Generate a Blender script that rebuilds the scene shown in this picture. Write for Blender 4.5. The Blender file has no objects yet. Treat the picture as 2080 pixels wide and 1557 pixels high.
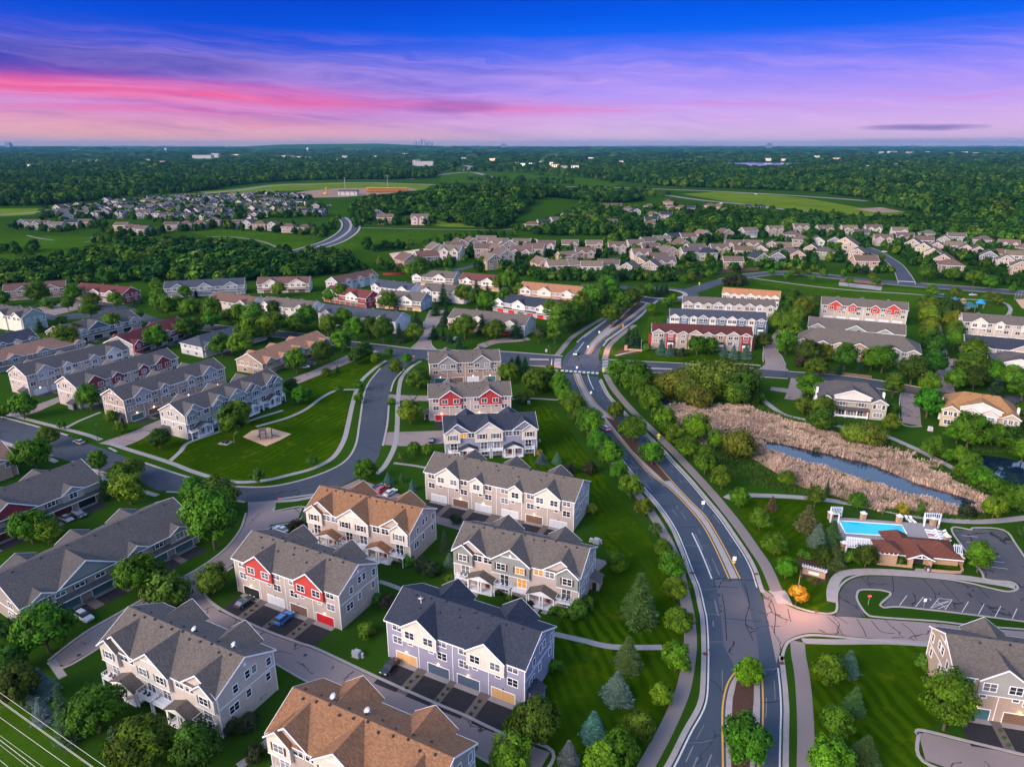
import bpy, math, random
from mathutils import Vector
from mathutils.geometry import tessellate_polygon
R = math.radians
rnd = random.Random(7)
SC = bpy.context.scene
COL = SC.collection

# ------------------------------------------------------------------ survey: plan positions read off the photograph
F, CX, CY, CAMH = 1420.0, 1040.0, 778.5, 100.0
PITCH = math.atan((CY - 295.0) / F)
_cp, _sp = math.cos(PITCH), math.sin(PITCH)
def at(px, py, z=0.0):
    dx = (px - CX) / F; dy = -(py - CY) / F
    Y = _cp + dy * _sp; Z = -_sp + dy * _cp
    t = (z - CAMH) / Z
    return (dx * t, Y * t)
def ppm(px, py):
    x, y = at(px, py)
    return F / (y * _cp + CAMH * _sp)
def to_px(x, y, z=0.0):
    dz = z - CAMH
    d = y * _cp - dz * _sp
    u = y * _sp + dz * _cp
    return CX + F * x / d, CY - F * u / d
def inside(px, py, poly):
    c = False; j = len(poly) - 1
    for i in range(len(poly)):
        xi, yi = poly[i]; xj, yj = poly[j]
        if (yi > py) != (yj > py) and px < (xj - xi) * (py - yi) / (yj - yi) + xi:
            c = not c
        j = i
    return c
def lin(r, g, b):
    def f(c):
        c /= 255.0
        return c / 12.92 if c <= 0.04045 else ((c + 0.055) / 1.055) ** 2.4
    return (f(r), f(g), f(b), 1.0)
ORD = 'zeroth first second third fourth fifth sixth seventh eighth ninth tenth eleventh twelfth thirteenth fourteenth fifteenth sixteenth seventeenth eighteenth nineteenth twentieth'.split()
def nth(i):
    if i <= 20: return ORD[i]
    s = {1: 'st', 2: 'nd', 3: 'rd'}.get(i % 10 if not 10 < i % 100 < 14 else 0, 'th')
    return '%d%s' % (i, s)

# ------------------------------------------------------------------ materials
def nmat(name):
    m = bpy.data.materials.new(name); m.use_nodes = True
    nt = m.node_tree
    for n in list(nt.nodes): nt.nodes.remove(n)
    return m, nt
class NT:
    def __init__(s, nt): s.nt = nt
    def n(s, t, **k):
        n = s.nt.nodes.new(t)
        for a, v in k.items():
            if a == 'inp':
                for i, x in v.items(): n.inputs[i].default_value = x
            else: setattr(n, a, v)
        return n
    def l(s, a, b): s.nt.links.new(a, b)
    def math(s, op, a, b=None, c=None, clamp=False):
        n = s.n('ShaderNodeMath', operation=op); n.use_clamp = clamp
        for i, x in enumerate((a, b, c)):
            if x is None: continue
            if isinstance(x, (int, float)): n.inputs[i].default_value = x
            else: s.l(x, n.inputs[i])
        return n.outputs[0]
    def mix(s, f, a, b, mode='MIX'):
        n = s.n('ShaderNodeMix', data_type='RGBA', blend_type=mode)
        for i, x in ((0, f), (6, a), (7, b)):
            if isinstance(x, (int, float)): n.inputs[i].default_value = x
            elif isinstance(x, tuple): n.inputs[i].default_value = x
            else: s.l(x, n.inputs[i])
        return n.outputs[2]
    def noise(s, vec, scale, detail=3.0, rough=0.55):
        n = s.n('ShaderNodeTexNoise'); n.inputs['Scale'].default_value = scale
        n.inputs['Detail'].default_value = detail; n.inputs['Roughness'].default_value = rough
        if vec is not None: s.l(vec, n.inputs['Vector'])
        return n.outputs['Fac']
    def ramp(s, f, stops):
        n = s.n('ShaderNodeValToRGB'); e = n.color_ramp.elements
        while len(e) < len(stops): e.new(0.5)
        for i, (p, c) in enumerate(stops):
            e[i].position = p; e[i].color = c if isinstance(c, tuple) else (c, c, c, 1)
        s.l(f, n.inputs[0]); return n.outputs[0]
    def mapping(s, vec, scale=(1, 1, 1), rot=(0, 0, 0)):
        n = s.n('ShaderNodeMapping'); n.inputs['Scale'].default_value = scale
        n.inputs['Rotation'].default_value = rot; s.l(vec, n.inputs['Vector']); return n.outputs[0]
    def out(s, col, rough=0.8, spec=0.3, bump=None, bstr=0.3, bdist=0.05, metal=0.0):
        p = s.n('ShaderNodeBsdfPrincipled')
        if isinstance(col, tuple): p.inputs['Base Color'].default_value = col
        else: s.l(col, p.inputs['Base Color'])
        if isinstance(rough, (int, float)): p.inputs['Roughness'].default_value = rough
        else: s.l(rough, p.inputs['Roughness'])
        p.inputs['Specular IOR Level'].default_value = spec; p.inputs['Metallic'].default_value = metal
        if bump is not None:
            b = s.n('ShaderNodeBump'); b.inputs['Strength'].default_value = bstr; b.inputs['Distance'].default_value = bdist
            s.l(bump, b.inputs['Height']); s.l(b.outputs[0], p.inputs['Normal'])
        o = s.n('ShaderNodeOutputMaterial'); s.l(p.outputs[0], o.inputs[0]); return p
MT = {}
def simple(name, col, rough=0.7, spec=0.3, metal=0.0, var=0.25, vs=0.5):
    m, nt = nmat(name); N = NT(nt)
    g = N.n('ShaderNodeNewGeometry').outputs['Position']
    f = N.noise(g, vs, 4)
    c = N.mix(f, tuple(x * (1 - var) for x in col[:3]) + (1,), tuple(min(1, x * (1 + var)) for x in col[:3]) + (1,))
    N.out(c, rough, spec, metal=metal); MT[name] = m; return m
def objcol(name, kind):
    m, nt = nmat(name); N = NT(nt)
    oi = N.n('ShaderNodeObjectInfo'); tc = N.n('ShaderNodeTexCoord').outputs['Object']
    geo = N.n('ShaderNodeNewGeometry').outputs['Position']
    col = oi.outputs['Color']
    if kind == 'siding':
        w = N.n('ShaderNodeTexWave', wave_type='BANDS', bands_direction='Z', wave_profile='SAW')
        w.inputs['Scale'].default_value = 1.6; N.l(tc, w.inputs['Vector'])
        f = N.noise(geo, 0.6, 4)
        c = N.mix(N.math('MULTIPLY', f, 0.35), col, (0.12, 0.11, 0.10, 1))
        st = N.noise(N.mapping(geo, (3, 3, .25)), 1.0, 3)
        c = N.mix(N.math('MULTIPLY', N.math('SUBTRACT', st, 0.45, clamp=True), 0.5), c, (0.16, 0.14, 0.12, 1))
        N.out(c, 0.65, 0.3, bump=w.outputs['Fac'], bstr=0.5, bdist=0.03)
    elif kind == 'shingle':
        b = N.n('ShaderNodeTexBrick'); b.inputs['Scale'].default_value = 1.0
        b.inputs['Brick Width'].default_value = 0.42; b.inputs['Row Height'].default_value = 0.2
        b.inputs['Mortar Size'].default_value = 0.012; b.inputs['Color1'].default_value = (0.78, 0.78, 0.78, 1)
        b.inputs['Color2'].default_value = (1.22, 1.22, 1.22, 1); b.inputs['Mortar'].default_value = (.5, .5, .5, 1); b.inputs['Bias'].default_value = 0.0
        N.l(tc, b.inputs['Vector'])
        c = N.mix(1.0, col, b.outputs['Color'], 'MULTIPLY')
        f = N.noise(geo, 0.35, 4, 0.6)
        c = N.mix(N.math('MULTIPLY_ADD', f, 0.7, -0.2, clamp=True), c, N.mix(0.5, c, (0.05, 0.045, 0.045, 1)))
        f2 = N.noise(tc, 5.0, 2, 0.7)
        c = N.mix(N.math('MULTIPLY', f2, 0.5), c, N.mix(1.0, c, (1.8, 1.7, 1.6, 1), 'MULTIPLY'))
        N.out(c, 0.9, 0.15, bump=f2, bstr=0.4, bdist=0.03)
    elif kind == 'door':
        bk = N.n('ShaderNodeTexBrick'); bk.offset = 0.0
        bk.inputs['Scale'].default_value = 1.0; bk.inputs['Brick Width'].default_value = 1.2; bk.inputs['Row Height'].default_value = 0.58
        bk.inputs['Mortar Size'].default_value = 0.03
        mp = N.mapping(tc, (1, 1, 1), (R(90), 0, 0)); N.l(mp, bk.inputs['Vector'])
        c = N.mix(N.math('MULTIPLY', bk.outputs['Fac'], 0.45), col, (0.03, 0.03, 0.03, 1))
        N.out(c, 0.5, 0.4, bump=bk.outputs['Fac'], bstr=0.4)
    elif kind == 'leaf':
        f = N.noise(geo, 1.1, 3, 0.6)
        hs = N.n('ShaderNodeHueSaturation'); N.l(col, hs.inputs['Color'])
        N.l(N.math('MULTIPLY_ADD', oi.outputs['Random'], 0.026, 0.487), hs.inputs['Hue'])
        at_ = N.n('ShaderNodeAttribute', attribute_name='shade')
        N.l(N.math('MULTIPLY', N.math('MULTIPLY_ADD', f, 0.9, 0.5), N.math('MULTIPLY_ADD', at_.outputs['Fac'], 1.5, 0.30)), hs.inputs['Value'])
        d = N.n('ShaderNodeBsdfPrincipled'); N.l(hs.outputs[0], d.inputs['Base Color']); d.inputs['Roughness'].default_value = 0.6
        d.inputs['Specular IOR Level'].default_value = 0.08
        t = N.n('ShaderNodeBsdfTranslucent'); N.l(N.mix(0.35, hs.outputs[0], (0.12, 0.2, 0.01, 1)), t.inputs['Color'])
        mx = N.n('ShaderNodeMixShader'); mx.inputs[0].default_value = 0.15
        N.l(d.outputs[0], mx.inputs[1]); N.l(t.outputs[0], mx.inputs[2])
        o = N.n('ShaderNodeOutputMaterial'); N.l(mx.outputs[0], o.inputs[0])
    elif kind == 'paint':
        f = N.noise(geo, 2.0, 2)
        c = N.mix(N.math('MULTIPLY', f, 0.25), col, (0.1, 0.1, 0.1, 1))
        p = N.out(c, 0.3, 0.5); p.inputs['Coat Weight'].default_value = 0.4; p.inputs['Coat Roughness'].default_value = 0.08
    elif kind == 'matte':
        f = N.noise(geo, 3.0, 3)
        N.out(N.mix(N.math('MULTIPLY', f, 0.4), col, N.mix(1.0, col, (0.5, 0.5, 0.5, 1), 'MULTIPLY')), 0.7, 0.3)
    MT[name] = m; return m
for k in ('siding', 'shingle', 'door', 'leaf', 'paint', 'matte'): objcol(k, k)
simple('white_paint', (0.80, 0.79, 0.80), 0.5, 0.3, var=0.08)
simple('frame_white', (0.86, 0.85, 0.86), 0.5, 0.3, var=0.05)
simple('concrete', (0.27, 0.245, 0.24), 0.9, 0.2, var=0.22, vs=0.8)
simple('kerb_concrete', (0.31, 0.275, 0.265), 0.9, 0.2, var=0.25, vs=0.6)
simple('bark', (0.10, 0.07, 0.05), 0.9, 0.1)
simple('dark_metal', (0.03, 0.03, 0.035), 0.5, 0.4)
simple('steel', (0.35, 0.35, 0.36), 0.45, 0.5)
simple('mulch', (0.075, 0.04, 0.028), 0.95, 0.1, var=0.5, vs=2.5)
simple('sand', (0.48, 0.31, 0.20), 0.95, 0.1, var=0.2, vs=1.0)
simple('tyre', (0.015, 0.015, 0.015), 0.8, 0.2)
simple('stone_veneer', (0.40, 0.25, 0.16), 0.9, 0.2, var=0.55, vs=2.2)
simple('wood_orange', (0.75, 0.33, 0.05), 0.8, 0.2, var=0.3, vs=.3)
simple('white_line', (0.52, 0.50, 0.50), 0.8, 0.2, var=0.35, vs=1.5)
simple('yellow_line', (0.55, 0.30, 0.06), 0.8, 0.2, var=0.25, vs=1.5)
simple('dirt', (0.25, 0.16, 0.115), 0.95, 0.1, var=0.45, vs=0.03)
simple('pale_road', (0.195, 0.165, 0.16), 0.9, 0.2, var=0.25, vs=0.05)
simple('rock_bed', (0.135, 0.108, 0.10), 0.95, 0.1, var=0.6, vs=4.0)
simple('new_asphalt', (0.022, 0.021, 0.026), 0.85, 0.25, var=0.35, vs=0.8)
simple('wire_metal', (0.55, 0.50, 0.42), 0.4, 0.4)
simple('lake_silver', (0.5, 0.5, 0.55), 0.3, 0.5, var=.1, vs=.01)

def road_mat(name, base, patch, scale=1.0, crack=0.5):
    m, nt = nmat(name); N = NT(nt)
    g = N.n('ShaderNodeNewGeometry').outputs['Position']
    f1 = N.noise(g, 0.07 * scale, 5, 0.6); f2 = N.noise(g, 1.5, 4, 0.7); f3 = N.noise(g, 12, 2, 0.7)
    c = N.mix(N.ramp(f1, [(0.35, 0.0), (0.65, 1.0)]), base, patch)
    c = N.mix(N.math('MULTIPLY', f2, 0.5), c, tuple(x * 0.5 for x in base[:3]) + (1,))
    c = N.mix(N.math('MULTIPLY', f3, 0.25), c, tuple(min(1, x * 2.4) for x in base[:3]) + (1,))
    v = N.n('ShaderNodeTexVoronoi', feature='DISTANCE_TO_EDGE'); v.inputs['Scale'].default_value = 0.085 * scale
    dn = N.n('ShaderNodeTexNoise'); dn.inputs['Scale'].default_value = 0.4; N.l(g, dn.inputs['Vector'])
    vm = N.n('ShaderNodeVectorMath', operation='MULTIPLY_ADD'); N.l(dn.outputs['Color'], vm.inputs[0]); vm.inputs[1].default_value = (3, 3, 0); N.l(g, vm.inputs[2])
    N.l(vm.outputs[0], v.inputs['Vector'])
    cr = N.math('LESS_THAN', v.outputs['Distance'], 0.0105 * scale)
    gate = N.math('GREATER_THAN', N.noise(g, 0.13, 2), 0.5)
    c = N.mix(N.math('MULTIPLY', N.math('MULTIPLY', cr, gate), crack), c, (0.012, 0.012, 0.014, 1))
    N.out(c, 0.85, 0.25, bump=f3, bstr=0.2, bdist=0.02); MT[name] = m
road_mat('asphalt', (0.034, 0.050, 0.074, 1), (0.050, 0.062, 0.082, 1), 1.0, 0.5)
road_mat('street_asphalt', (0.036, 0.044, 0.060, 1), (0.060, 0.064, 0.076, 1), 1.0, 0.5)
road_mat('lane_asphalt', (0.235, 0.182, 0.170, 1), (0.175, 0.140, 0.134, 1), 1.0, 0.75)
road_mat('lot_asphalt', (0.062, 0.058, 0.066, 1), (0.095, 0.085, 0.088, 1), 1.6, 0.9)
road_mat('worn_asphalt', (0.085, 0.082, 0.098, 1), (0.05, 0.058, 0.08, 1), 1.4, 0.9)

def grass_mat(name, base, alt, stripe=None, ang=0.0, width=2.2):
    m, nt = nmat(name); N = NT(nt)
    g = N.n('ShaderNodeNewGeometry').outputs['Position']
    f1 = N.noise(g, 0.06, 6, 0.7); f2 = N.noise(g, 0.9, 4, 0.75); f3 = N.noise(g, 7, 2, 0.8)
    c = N.mix(N.ramp(f1, [(0.36, 0.0), (0.64, 1.0)]), base, alt)
    c = N.mix(N.math('MULTIPLY', f2, 0.75), c, tuple(x * 0.4 for x in base[:3]) + (1,))
    c = N.mix(N.math('MULTIPLY', f3, 0.3), c, (alt[0] * 1.5, alt[1] * 1.3, alt[2], 1))
    c = N.mix(N.math('MULTIPLY', N.ramp(N.noise(g, 0.011, 4, .6), [(.38, 0.0), (.62, 1.0)]), .45), c, tuple(x * .45 for x in base[:3]) + (1,))
    c = N.mix(N.ramp(N.noise(g, 0.17, 4, .65), [(.56, 0.0), (.72, .5)]), c, (alt[0] * 2.6, alt[1] * 1.25, alt[2] * 3, 1))
    if stripe:
        mp = N.mapping(g, (1, 1, 1), (0, 0, -ang))
        sp = N.n('ShaderNodeSeparateXYZ'); N.l(mp, sp.inputs[0])
        wob = N.math('MULTIPLY_ADD', N.noise(g, 0.035, 3), 9.0, sp.outputs[1])
        tri = N.math('PINGPONG', wob, width)
        st = N.math('SMOOTHSTEP', N.math('DIVIDE', tri, width), 0.3, 0.7) if False else N.ramp(N.math('DIVIDE', tri, width), [(0.35, 0.0), (0.65, 1.0)])
        st2 = N.math('MULTIPLY', N.math('MULTIPLY', st, N.ramp(N.noise(g, .045, 3), [(.42, 0.05), (.62, 1.0)])), stripe)
        c = N.mix(st2, c, (alt[0] * 1.9, alt[1] * 1.75, alt[2] * 1.2, 1))
    N.out(c, 1.0, 0.0, bump=f3, bstr=0.5, bdist=0.06); MT[name] = m
G0, G1 = (0.012, 0.046, 0.001, 1), (0.044, 0.096, 0.0013, 1)
grass_mat('grass', G0, G1)
grass_mat('lawn_avenue', G0, G1, 0.30, R(105), 1.25)
grass_mat('lawn_park', G0, G1, 0.2, R(62), 1.3)
grass_mat('lawn_corner', G0, G1, 0.22, R(100), 1.5)
grass_mat('lawn_pool', G0, G1, 0.15, R(40), 1.2)
grass_mat('meadow', (0.030, 0.088, 0.004, 1), (0.052, 0.118, 0.008, 1))
grass_mat('far_field', (0.10, 0.175, 0.012, 1), (0.14, 0.21, 0.02, 1))
# wild ground: small-scale lawn green near, rough green far
m, nt = nmat('ground_cover'); N = NT(nt)
g = N.n('ShaderNodeNewGeometry').outputs['Position']
f1 = N.noise(g, 0.012, 6, 0.65); f2 = N.noise(g, 0.3, 4, 0.7); f3 = N.noise(g, 4, 2, 0.8)
c = N.mix(N.ramp(f1, [(0.35, 0.0), (0.65, 1.0)]), (0.010, 0.040, 0.002, 1), (0.025, 0.068, 0.003, 1))
c = N.mix(N.math('MULTIPLY', f2, 0.6), c, (0.014, 0.042, 0.006, 1))
c = N.mix(N.math('MULTIPLY', f3, 0.25), c, (0.07, 0.14, 0.015, 1))
N.out(c, 1.0, 0.0, bump=f2, bstr=0.4, bdist=0.2); MT['ground_cover'] = m

m, nt = nmat('glass'); N = NT(nt)
oi = N.n('ShaderNodeObjectInfo')
p = N.out(N.mix(N.ramp(oi.outputs['Random'], [(0.45, 0.0), (0.95, 1.0)]), (0.018, 0.020, 0.028, 1), (0.17, 0.18, 0.20, 1)), 0.06, 0.6); MT['glass'] = m
m, nt = nmat('lit_glass'); N = NT(nt)
g = N.n('ShaderNodeNewGeometry').outputs['Position']
e = N.n('ShaderNodeEmission'); N.l(N.mix(N.noise(g, 1.2, 2), (1.0, 0.30, 0.03, 1), (1.0, 0.55, 0.14, 1)), e.inputs[0]); e.inputs[1].default_value = 0.75
o = N.n('ShaderNodeOutputMaterial'); N.l(e.outputs[0], o.inputs[0]); m.cycles.emission_sampling = 'NONE'; MT['lit_glass'] = m
def emit(name, col, st):
    m, nt = nmat(name); N = NT(nt); e = N.n('ShaderNodeEmission'); e.inputs[0].default_value = col; e.inputs[1].default_value = st
    o = N.n('ShaderNodeOutputMaterial'); N.l(e.outputs[0], o.inputs[0]); m.cycles.emission_sampling = 'NONE'; MT[name] = m
emit('lamp_warm', (1.0, 0.62, 0.25, 1), 9.0); emit('lamp_far', (1.0, 0.75, 0.5, 1), 5.0); emit('tail_red', (1, 0.03, 0.02, 1), 4.0); emit('head_white', (1, 0.85, 0.6, 1), 9.0)
def water(name, col, rough, bscale, bstr):
    m, nt = nmat(name); N = NT(nt); g = N.n('ShaderNodeNewGeometry').outputs['Position']
    f = N.noise(g, bscale, 3)
    N.out(col, rough, 0.6, bump=f, bstr=bstr, bdist=0.02); MT[name] = m
water('pond_water', (0.006, 0.016, 0.034, 1), 0.05, 1.5, 0.12)
water('pool_water', (0.0, 0.50, 0.72, 1), 0.08, 3.0, 0.25)
water('lake_water', (0.80, 0.78, 0.85, 1), 0.12, 0.1, 0.02); MT['lake_water'].node_tree.nodes['Principled BSDF'].inputs['Metallic'].default_value = .95
# reed
m, nt = nmat('reed'); N = NT(nt)
g = N.n('ShaderNodeNewGeometry').outputs['Position']
a_ = N.n('ShaderNodeAttribute', attribute_name='shade')
c = N.mix(N.ramp(N.noise(g, 0.07, 4), [(0.35, 0.0), (0.65, 1.0)]), (0.42, 0.295, 0.24, 1), (0.74, 0.53, 0.40, 1))
c = N.mix(N.math('MULTIPLY', a_.outputs['Fac'], 0.7), c, (0.10, 0.075, 0.05, 1))
c = N.mix(N.ramp(N.noise(g, 0.22, 3), [(0.55, 0.0), (0.66, 0.85)]), c, (0.06, 0.09, 0.025, 1))
N.out(c, 0.9, 0.1); MT['reed'] = m
# forest leaf: varies from one tree to the next
m, nt = nmat('forest_leaf'); N = NT(nt)
g = N.n('ShaderNodeNewGeometry').outputs['Position']
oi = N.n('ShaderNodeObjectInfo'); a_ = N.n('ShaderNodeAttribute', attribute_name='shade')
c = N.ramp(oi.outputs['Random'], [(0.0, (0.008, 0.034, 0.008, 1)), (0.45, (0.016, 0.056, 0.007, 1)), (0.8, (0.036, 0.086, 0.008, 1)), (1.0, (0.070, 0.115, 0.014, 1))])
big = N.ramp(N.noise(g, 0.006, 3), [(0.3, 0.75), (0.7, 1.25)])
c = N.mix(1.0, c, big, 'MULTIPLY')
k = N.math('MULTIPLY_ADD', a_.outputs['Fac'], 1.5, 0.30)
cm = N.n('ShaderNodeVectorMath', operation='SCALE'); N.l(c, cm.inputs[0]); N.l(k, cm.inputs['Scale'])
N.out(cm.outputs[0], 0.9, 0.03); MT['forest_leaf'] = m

# ------------------------------------------------------------------ mesh helpers
class MB:
    def __init__(s): s.v = []; s.f = []; s.m = []; s.sh = None
    def face(s, pts, mi=0):
        b = len(s.v); s.v += [tuple(p) for p in pts]; s.f.append(tuple(range(b, b + len(pts)))); s.m.append(mi)
    def box(s, x0, x1, y0, y1, z0, z1, mi=0):
        b = len(s.v)
        s.v += [(x0, y0, z0), (x1, y0, z0), (x1, y1, z0), (x0, y1, z0), (x0, y0, z1), (x1, y0, z1), (x1, y1, z1), (x0, y1, z1)]
        for q in ((0, 3, 2, 1), (4, 5, 6, 7), (0, 1, 5, 4), (1, 2, 6, 5), (2, 3, 7, 6), (3, 0, 4, 7)):
            s.f.append(tuple(b + i for i in q)); s.m.append(mi)
    def slab(s, pts, th, mi=0):                     # polygon with vertical thickness below it
        n = len(pts); b = len(s.v)
        s.v += [tuple(p) for p in pts] + [(p[0], p[1], p[2] - th) for p in pts]
        s.f.append(tuple(range(b, b + n))); s.m.append(mi)
        s.f.append(tuple(range(b + 2 * n - 1, b + n - 1, -1))); s.m.append(mi)
        for i in range(n):
            j = (i + 1) % n
            s.f.append((b + i, b + n + i, b + n + j, b + j)); s.m.append(mi)
    def prism(s, pts, vec, mi=0):                   # polygon swept along vec, closed
        n = len(pts); b = len(s.v)
        s.v += [tuple(p) for p in pts] + [(p[0] + vec[0], p[1] + vec[1], p[2] + vec[2]) for p in pts]
        s.f.append(tuple(range(b + n - 1, b - 1, -1))); s.m.append(mi)
        s.f.append(tuple(range(b + n, b + 2 * n))); s.m.append(mi)
        for i in range(n):
            j = (i + 1) % n
            s.f.append((b + i, b + j, b + n + j, b + n + i)); s.m.append(mi)
    def tube(s, p0, p1, r0, r1=None, n=6, mi=0):
        r1 = r0 if r1 is None else r1
        p0 = Vector(p0); p1 = Vector(p1); d = (p1 - p0).normalized()
        a = d.orthogonal().normalized(); c = d.cross(a); b = len(s.v)
        for p, r in ((p0, r0), (p1, r1)):
            for i in range(n):
                t = 2 * math.pi * i / n; s.v.append(tuple(p + a * (r * math.cos(t)) + c * (r * math.sin(t))))
        for i in range(n):
            j = (i + 1) % n; s.f.append((b + i, b + j, b + n + j, b + n + i)); s.m.append(mi)
        s.f.append(tuple(range(b + n - 1, b - 1, -1))); s.m.append(mi)
        s.f.append(tuple(range(b + n, b + 2 * n))); s.m.append(mi)
    def lathe(s, prof, n=12, c=(0, 0), mi=0):
        b = len(s.v)
        for r, z in prof:
            for i in range(n):
                t = 2 * math.pi * i / n; s.v.append((c[0] + r * math.cos(t), c[1] + r * math.sin(t), z))
        for k in range(len(prof) - 1):
            for i in range(n):
                j = (i + 1) % n; s.f.append((b + k * n + i, b + k * n + j, b + (k + 1) * n + j, b + (k + 1) * n + i)); s.m.append(mi)
        s.f.append(tuple(b + (len(prof) - 1) * n + i for i in range(n))); s.m.append(mi)
    def mesh(s, name, mats, smooth=False):
        me = bpy.data.meshes.new(name); me.from_pydata(s.v, [], s.f)
        for mm in mats: me.materials.append(MT[mm])
        if len(mats) > 1: me.polygons.foreach_set('material_index', s.m)
        if smooth: me.polygons.foreach_set('use_smooth', [True] * len(s.f))
        if s.sh is not None:
            at_ = me.attributes.new('shade', 'FLOAT', 'FACE'); at_.data.foreach_set('value', s.sh)
        me.update(); return me
def put(name, me, parent=None, loc=(0, 0, 0), rz=0.0, col=None, sc=None):
    o = bpy.data.objects.new(name, me); COL.objects.link(o)
    o.location = loc
    if rz: o.rotation_euler = (0, 0, rz)
    if sc: o.scale = sc if isinstance(sc, tuple) else (sc, sc, sc)
    if col: o.color = tuple(col[:3]) + (1.0,)
    if parent: o.parent = parent
    return o
def build(name, mb, mats, parent=None, col=None, loc=(0, 0, 0), rz=0.0, smooth=False):
    return put(name, mb.mesh(name, mats if isinstance(mats, (list, tuple)) else [mats], smooth), parent, loc, rz, col)
def tag(o, label, cat, group=None):
    o['label'] = label; o['category'] = cat
    if group: o['group'] = group
    return o
def thing(name, label, cat, loc=(0, 0, 0), rz=0.0, group=None):
    return tag(put(name, None, None, loc, rz), label, cat, group)
def struct(name, mb, mats, **k):
    o = build(name, mb, mats, **k); o['kind'] = 'structure'; return o

def cat(pts, k=6):                                  # smooth open curve through points
    P = [pts[0]] + list(pts) + [pts[-1]]; out = []
    for i in range(1, len(P) - 2):
        p0, p1, p2, p3 = P[i - 1], P[i], P[i + 1], P[i + 2]
        for j in range(k):
            t = j / k; t2 = t * t; t3 = t2 * t
            out.append(tuple(0.5 * (2 * p1[d] + (-p0[d] + p2[d]) * t + (2 * p0[d] - 5 * p1[d] + 4 * p2[d] - p3[d]) * t2 + (-p0[d] + 3 * p1[d] - 3 * p2[d] + p3[d]) * t3) for d in (0, 1)))
    out.append(tuple(P[-2])); return out
def W(pxs, k=6): return cat([at(*p) for p in pxs], k)
def offset(line, d):
    out = []
    for i, p in enumerate(line):
        a = line[max(0, i - 1)]; b = line[min(len(line) - 1, i + 1)]
        tx, ty = b[0] - a[0], b[1] - a[1]; l = math.hypot(tx, ty) or 1
        out.append((p[0] - ty / l * d, p[1] + tx / l * d))
    return out
def ribbon(mb, A, B, z, th=0.0, mi=0):
    for i in range(len(A) - 1):
        q = [(A[i][0], A[i][1], z), (B[i][0], B[i][1], z), (B[i + 1][0], B[i + 1][1], z), (A[i + 1][0], A[i + 1][1], z)]
        ar = sum(q[k][0] * q[(k + 1) % 4][1] - q[(k + 1) % 4][0] * q[k][1] for k in range(4))
        if ar < 0: q.reverse()
        if th: mb.slab(q, th, mi)
        else: mb.face(q, mi)
def strip(mb, line, w, z, th=0.0, mi=0): ribbon(mb, offset(line, w / 2), offset(line, -w / 2), z, th, mi)
def flat(mb, poly, z, th=0.0, mi=0):
    vs = [Vector((p[0], p[1], 0)) for p in poly]
    for t in tessellate_polygon([vs]):
        q = [(poly[i][0], poly[i][1], z) for i in t]
        a = (q[1][0] - q[0][0]) * (q[2][1] - q[0][1]) - (q[2][0] - q[0][0]) * (q[1][1] - q[0][1])
        if a < 0: q.reverse()
        mb.face(q, mi)
    if th:
        n = len(poly)
        for i in range(n):
            a, b = poly[i], poly[(i + 1) % n]
            mb.face([(a[0], a[1], z), (a[0], a[1], z - th), (b[0], b[1], z - th), (b[0], b[1], z)], mi)
def loop(pxs, k=5):                                 # smooth closed outline
    P = [at(*p) for p in pxs]; P = [P[-2], P[-1]] + P + [P[0], P[1]]
    c = cat(P, k); n = len(pxs)
    return c[2 * k:(2 + n) * k]
# ------------------------------------------------------------------ ground, roads, paths
FLATS = []
mb = MB(); S_ = 34000.0
ys = [-400, 0, 60, 120, 200, 300, 420, 600, 900, 1400, 2500, 6000, 15000, S_]
xs = [-S_, -9000, -3000, -1200, -600, -300, -150, 0, 150, 300, 600, 1200, 3000, 9000, S_]
for i in range(len(ys) - 1):
    for j in range(len(xs) - 1):
        mb.face([(xs[j], ys[i], 0), (xs[j + 1], ys[i], 0), (xs[j + 1], ys[i + 1], 0), (xs[j], ys[i + 1], 0)])
struct('ground', mb, 'ground_cover')

def area(name, pxs, mat, z, smooth=False, th=0.0):
    mb = MB(); flat(mb, loop(pxs) if smooth else [at(*p) for p in pxs], z, th); return struct(name, mb, mat)
def road(name, Lp, Rp, mat, z, k=6):
    mb = MB(); ribbon(mb, W(Lp, k), W(Rp, k), z); return struct(name, mb, mat)

# lawns
area('lawn', [(1060, 812), (1100, 812), (1140, 850), (1180, 905), (1240, 985), (1290, 1050), (1330, 1110), (1362, 1180), (1385, 1240), (1385, 1300), (1330, 1312), (1240, 1310), (1180, 1296), (1128, 1283), (1150, 1240), (1225, 1190), (1240, 1140), (1205, 1060), (1200, 980), (1150, 955), (1060, 950), (1095, 880)], 'lawn_avenue', 0.004)
area('lawn', [(1128, 1292), (1240, 1316), (1340, 1318), (1380, 1318), (1385, 1390), (1350, 1470), (1305, 1557), (1290, 1590), (1120, 1590), (1120, 1500), (1060, 1440), (1066, 1380)], 'lawn_avenue', 0.004)
area('lawn', [(785, 735), (757, 752), (735, 775), (722, 800), (714, 830), (705, 865), (690, 905), (665, 938), (630, 955), (560, 970), (485, 974), (440, 966), (385, 950), (345, 932), (250, 905), (235, 895), (330, 880), (380, 900), (570, 840), (600, 785), (735, 718)], 'lawn_park', 0.004)
area('lawn', [(1640, 1306), (1700, 1308), (1890, 1310), (1895, 1400), (1900, 1470), (1860, 1490), (1880, 1540), (1960, 1560), (1970, 1600), (1640, 1600), (1650, 1450)], 'lawn_corner', 0.004)
area('lawn', [(1490, 1012), (1600, 1013), (1690, 1025), (1690, 1050), (1715, 1110), (1700, 1165), (1686, 1225), (1660, 1238), (1600, 1222), (1570, 1140), (1520, 1070)], 'lawn_pool', 0.004)
area('lawn', [(1060, 745), (1120, 748), (1145, 790), (1060, 806)], 'lawn_avenue', 0.004)
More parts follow.
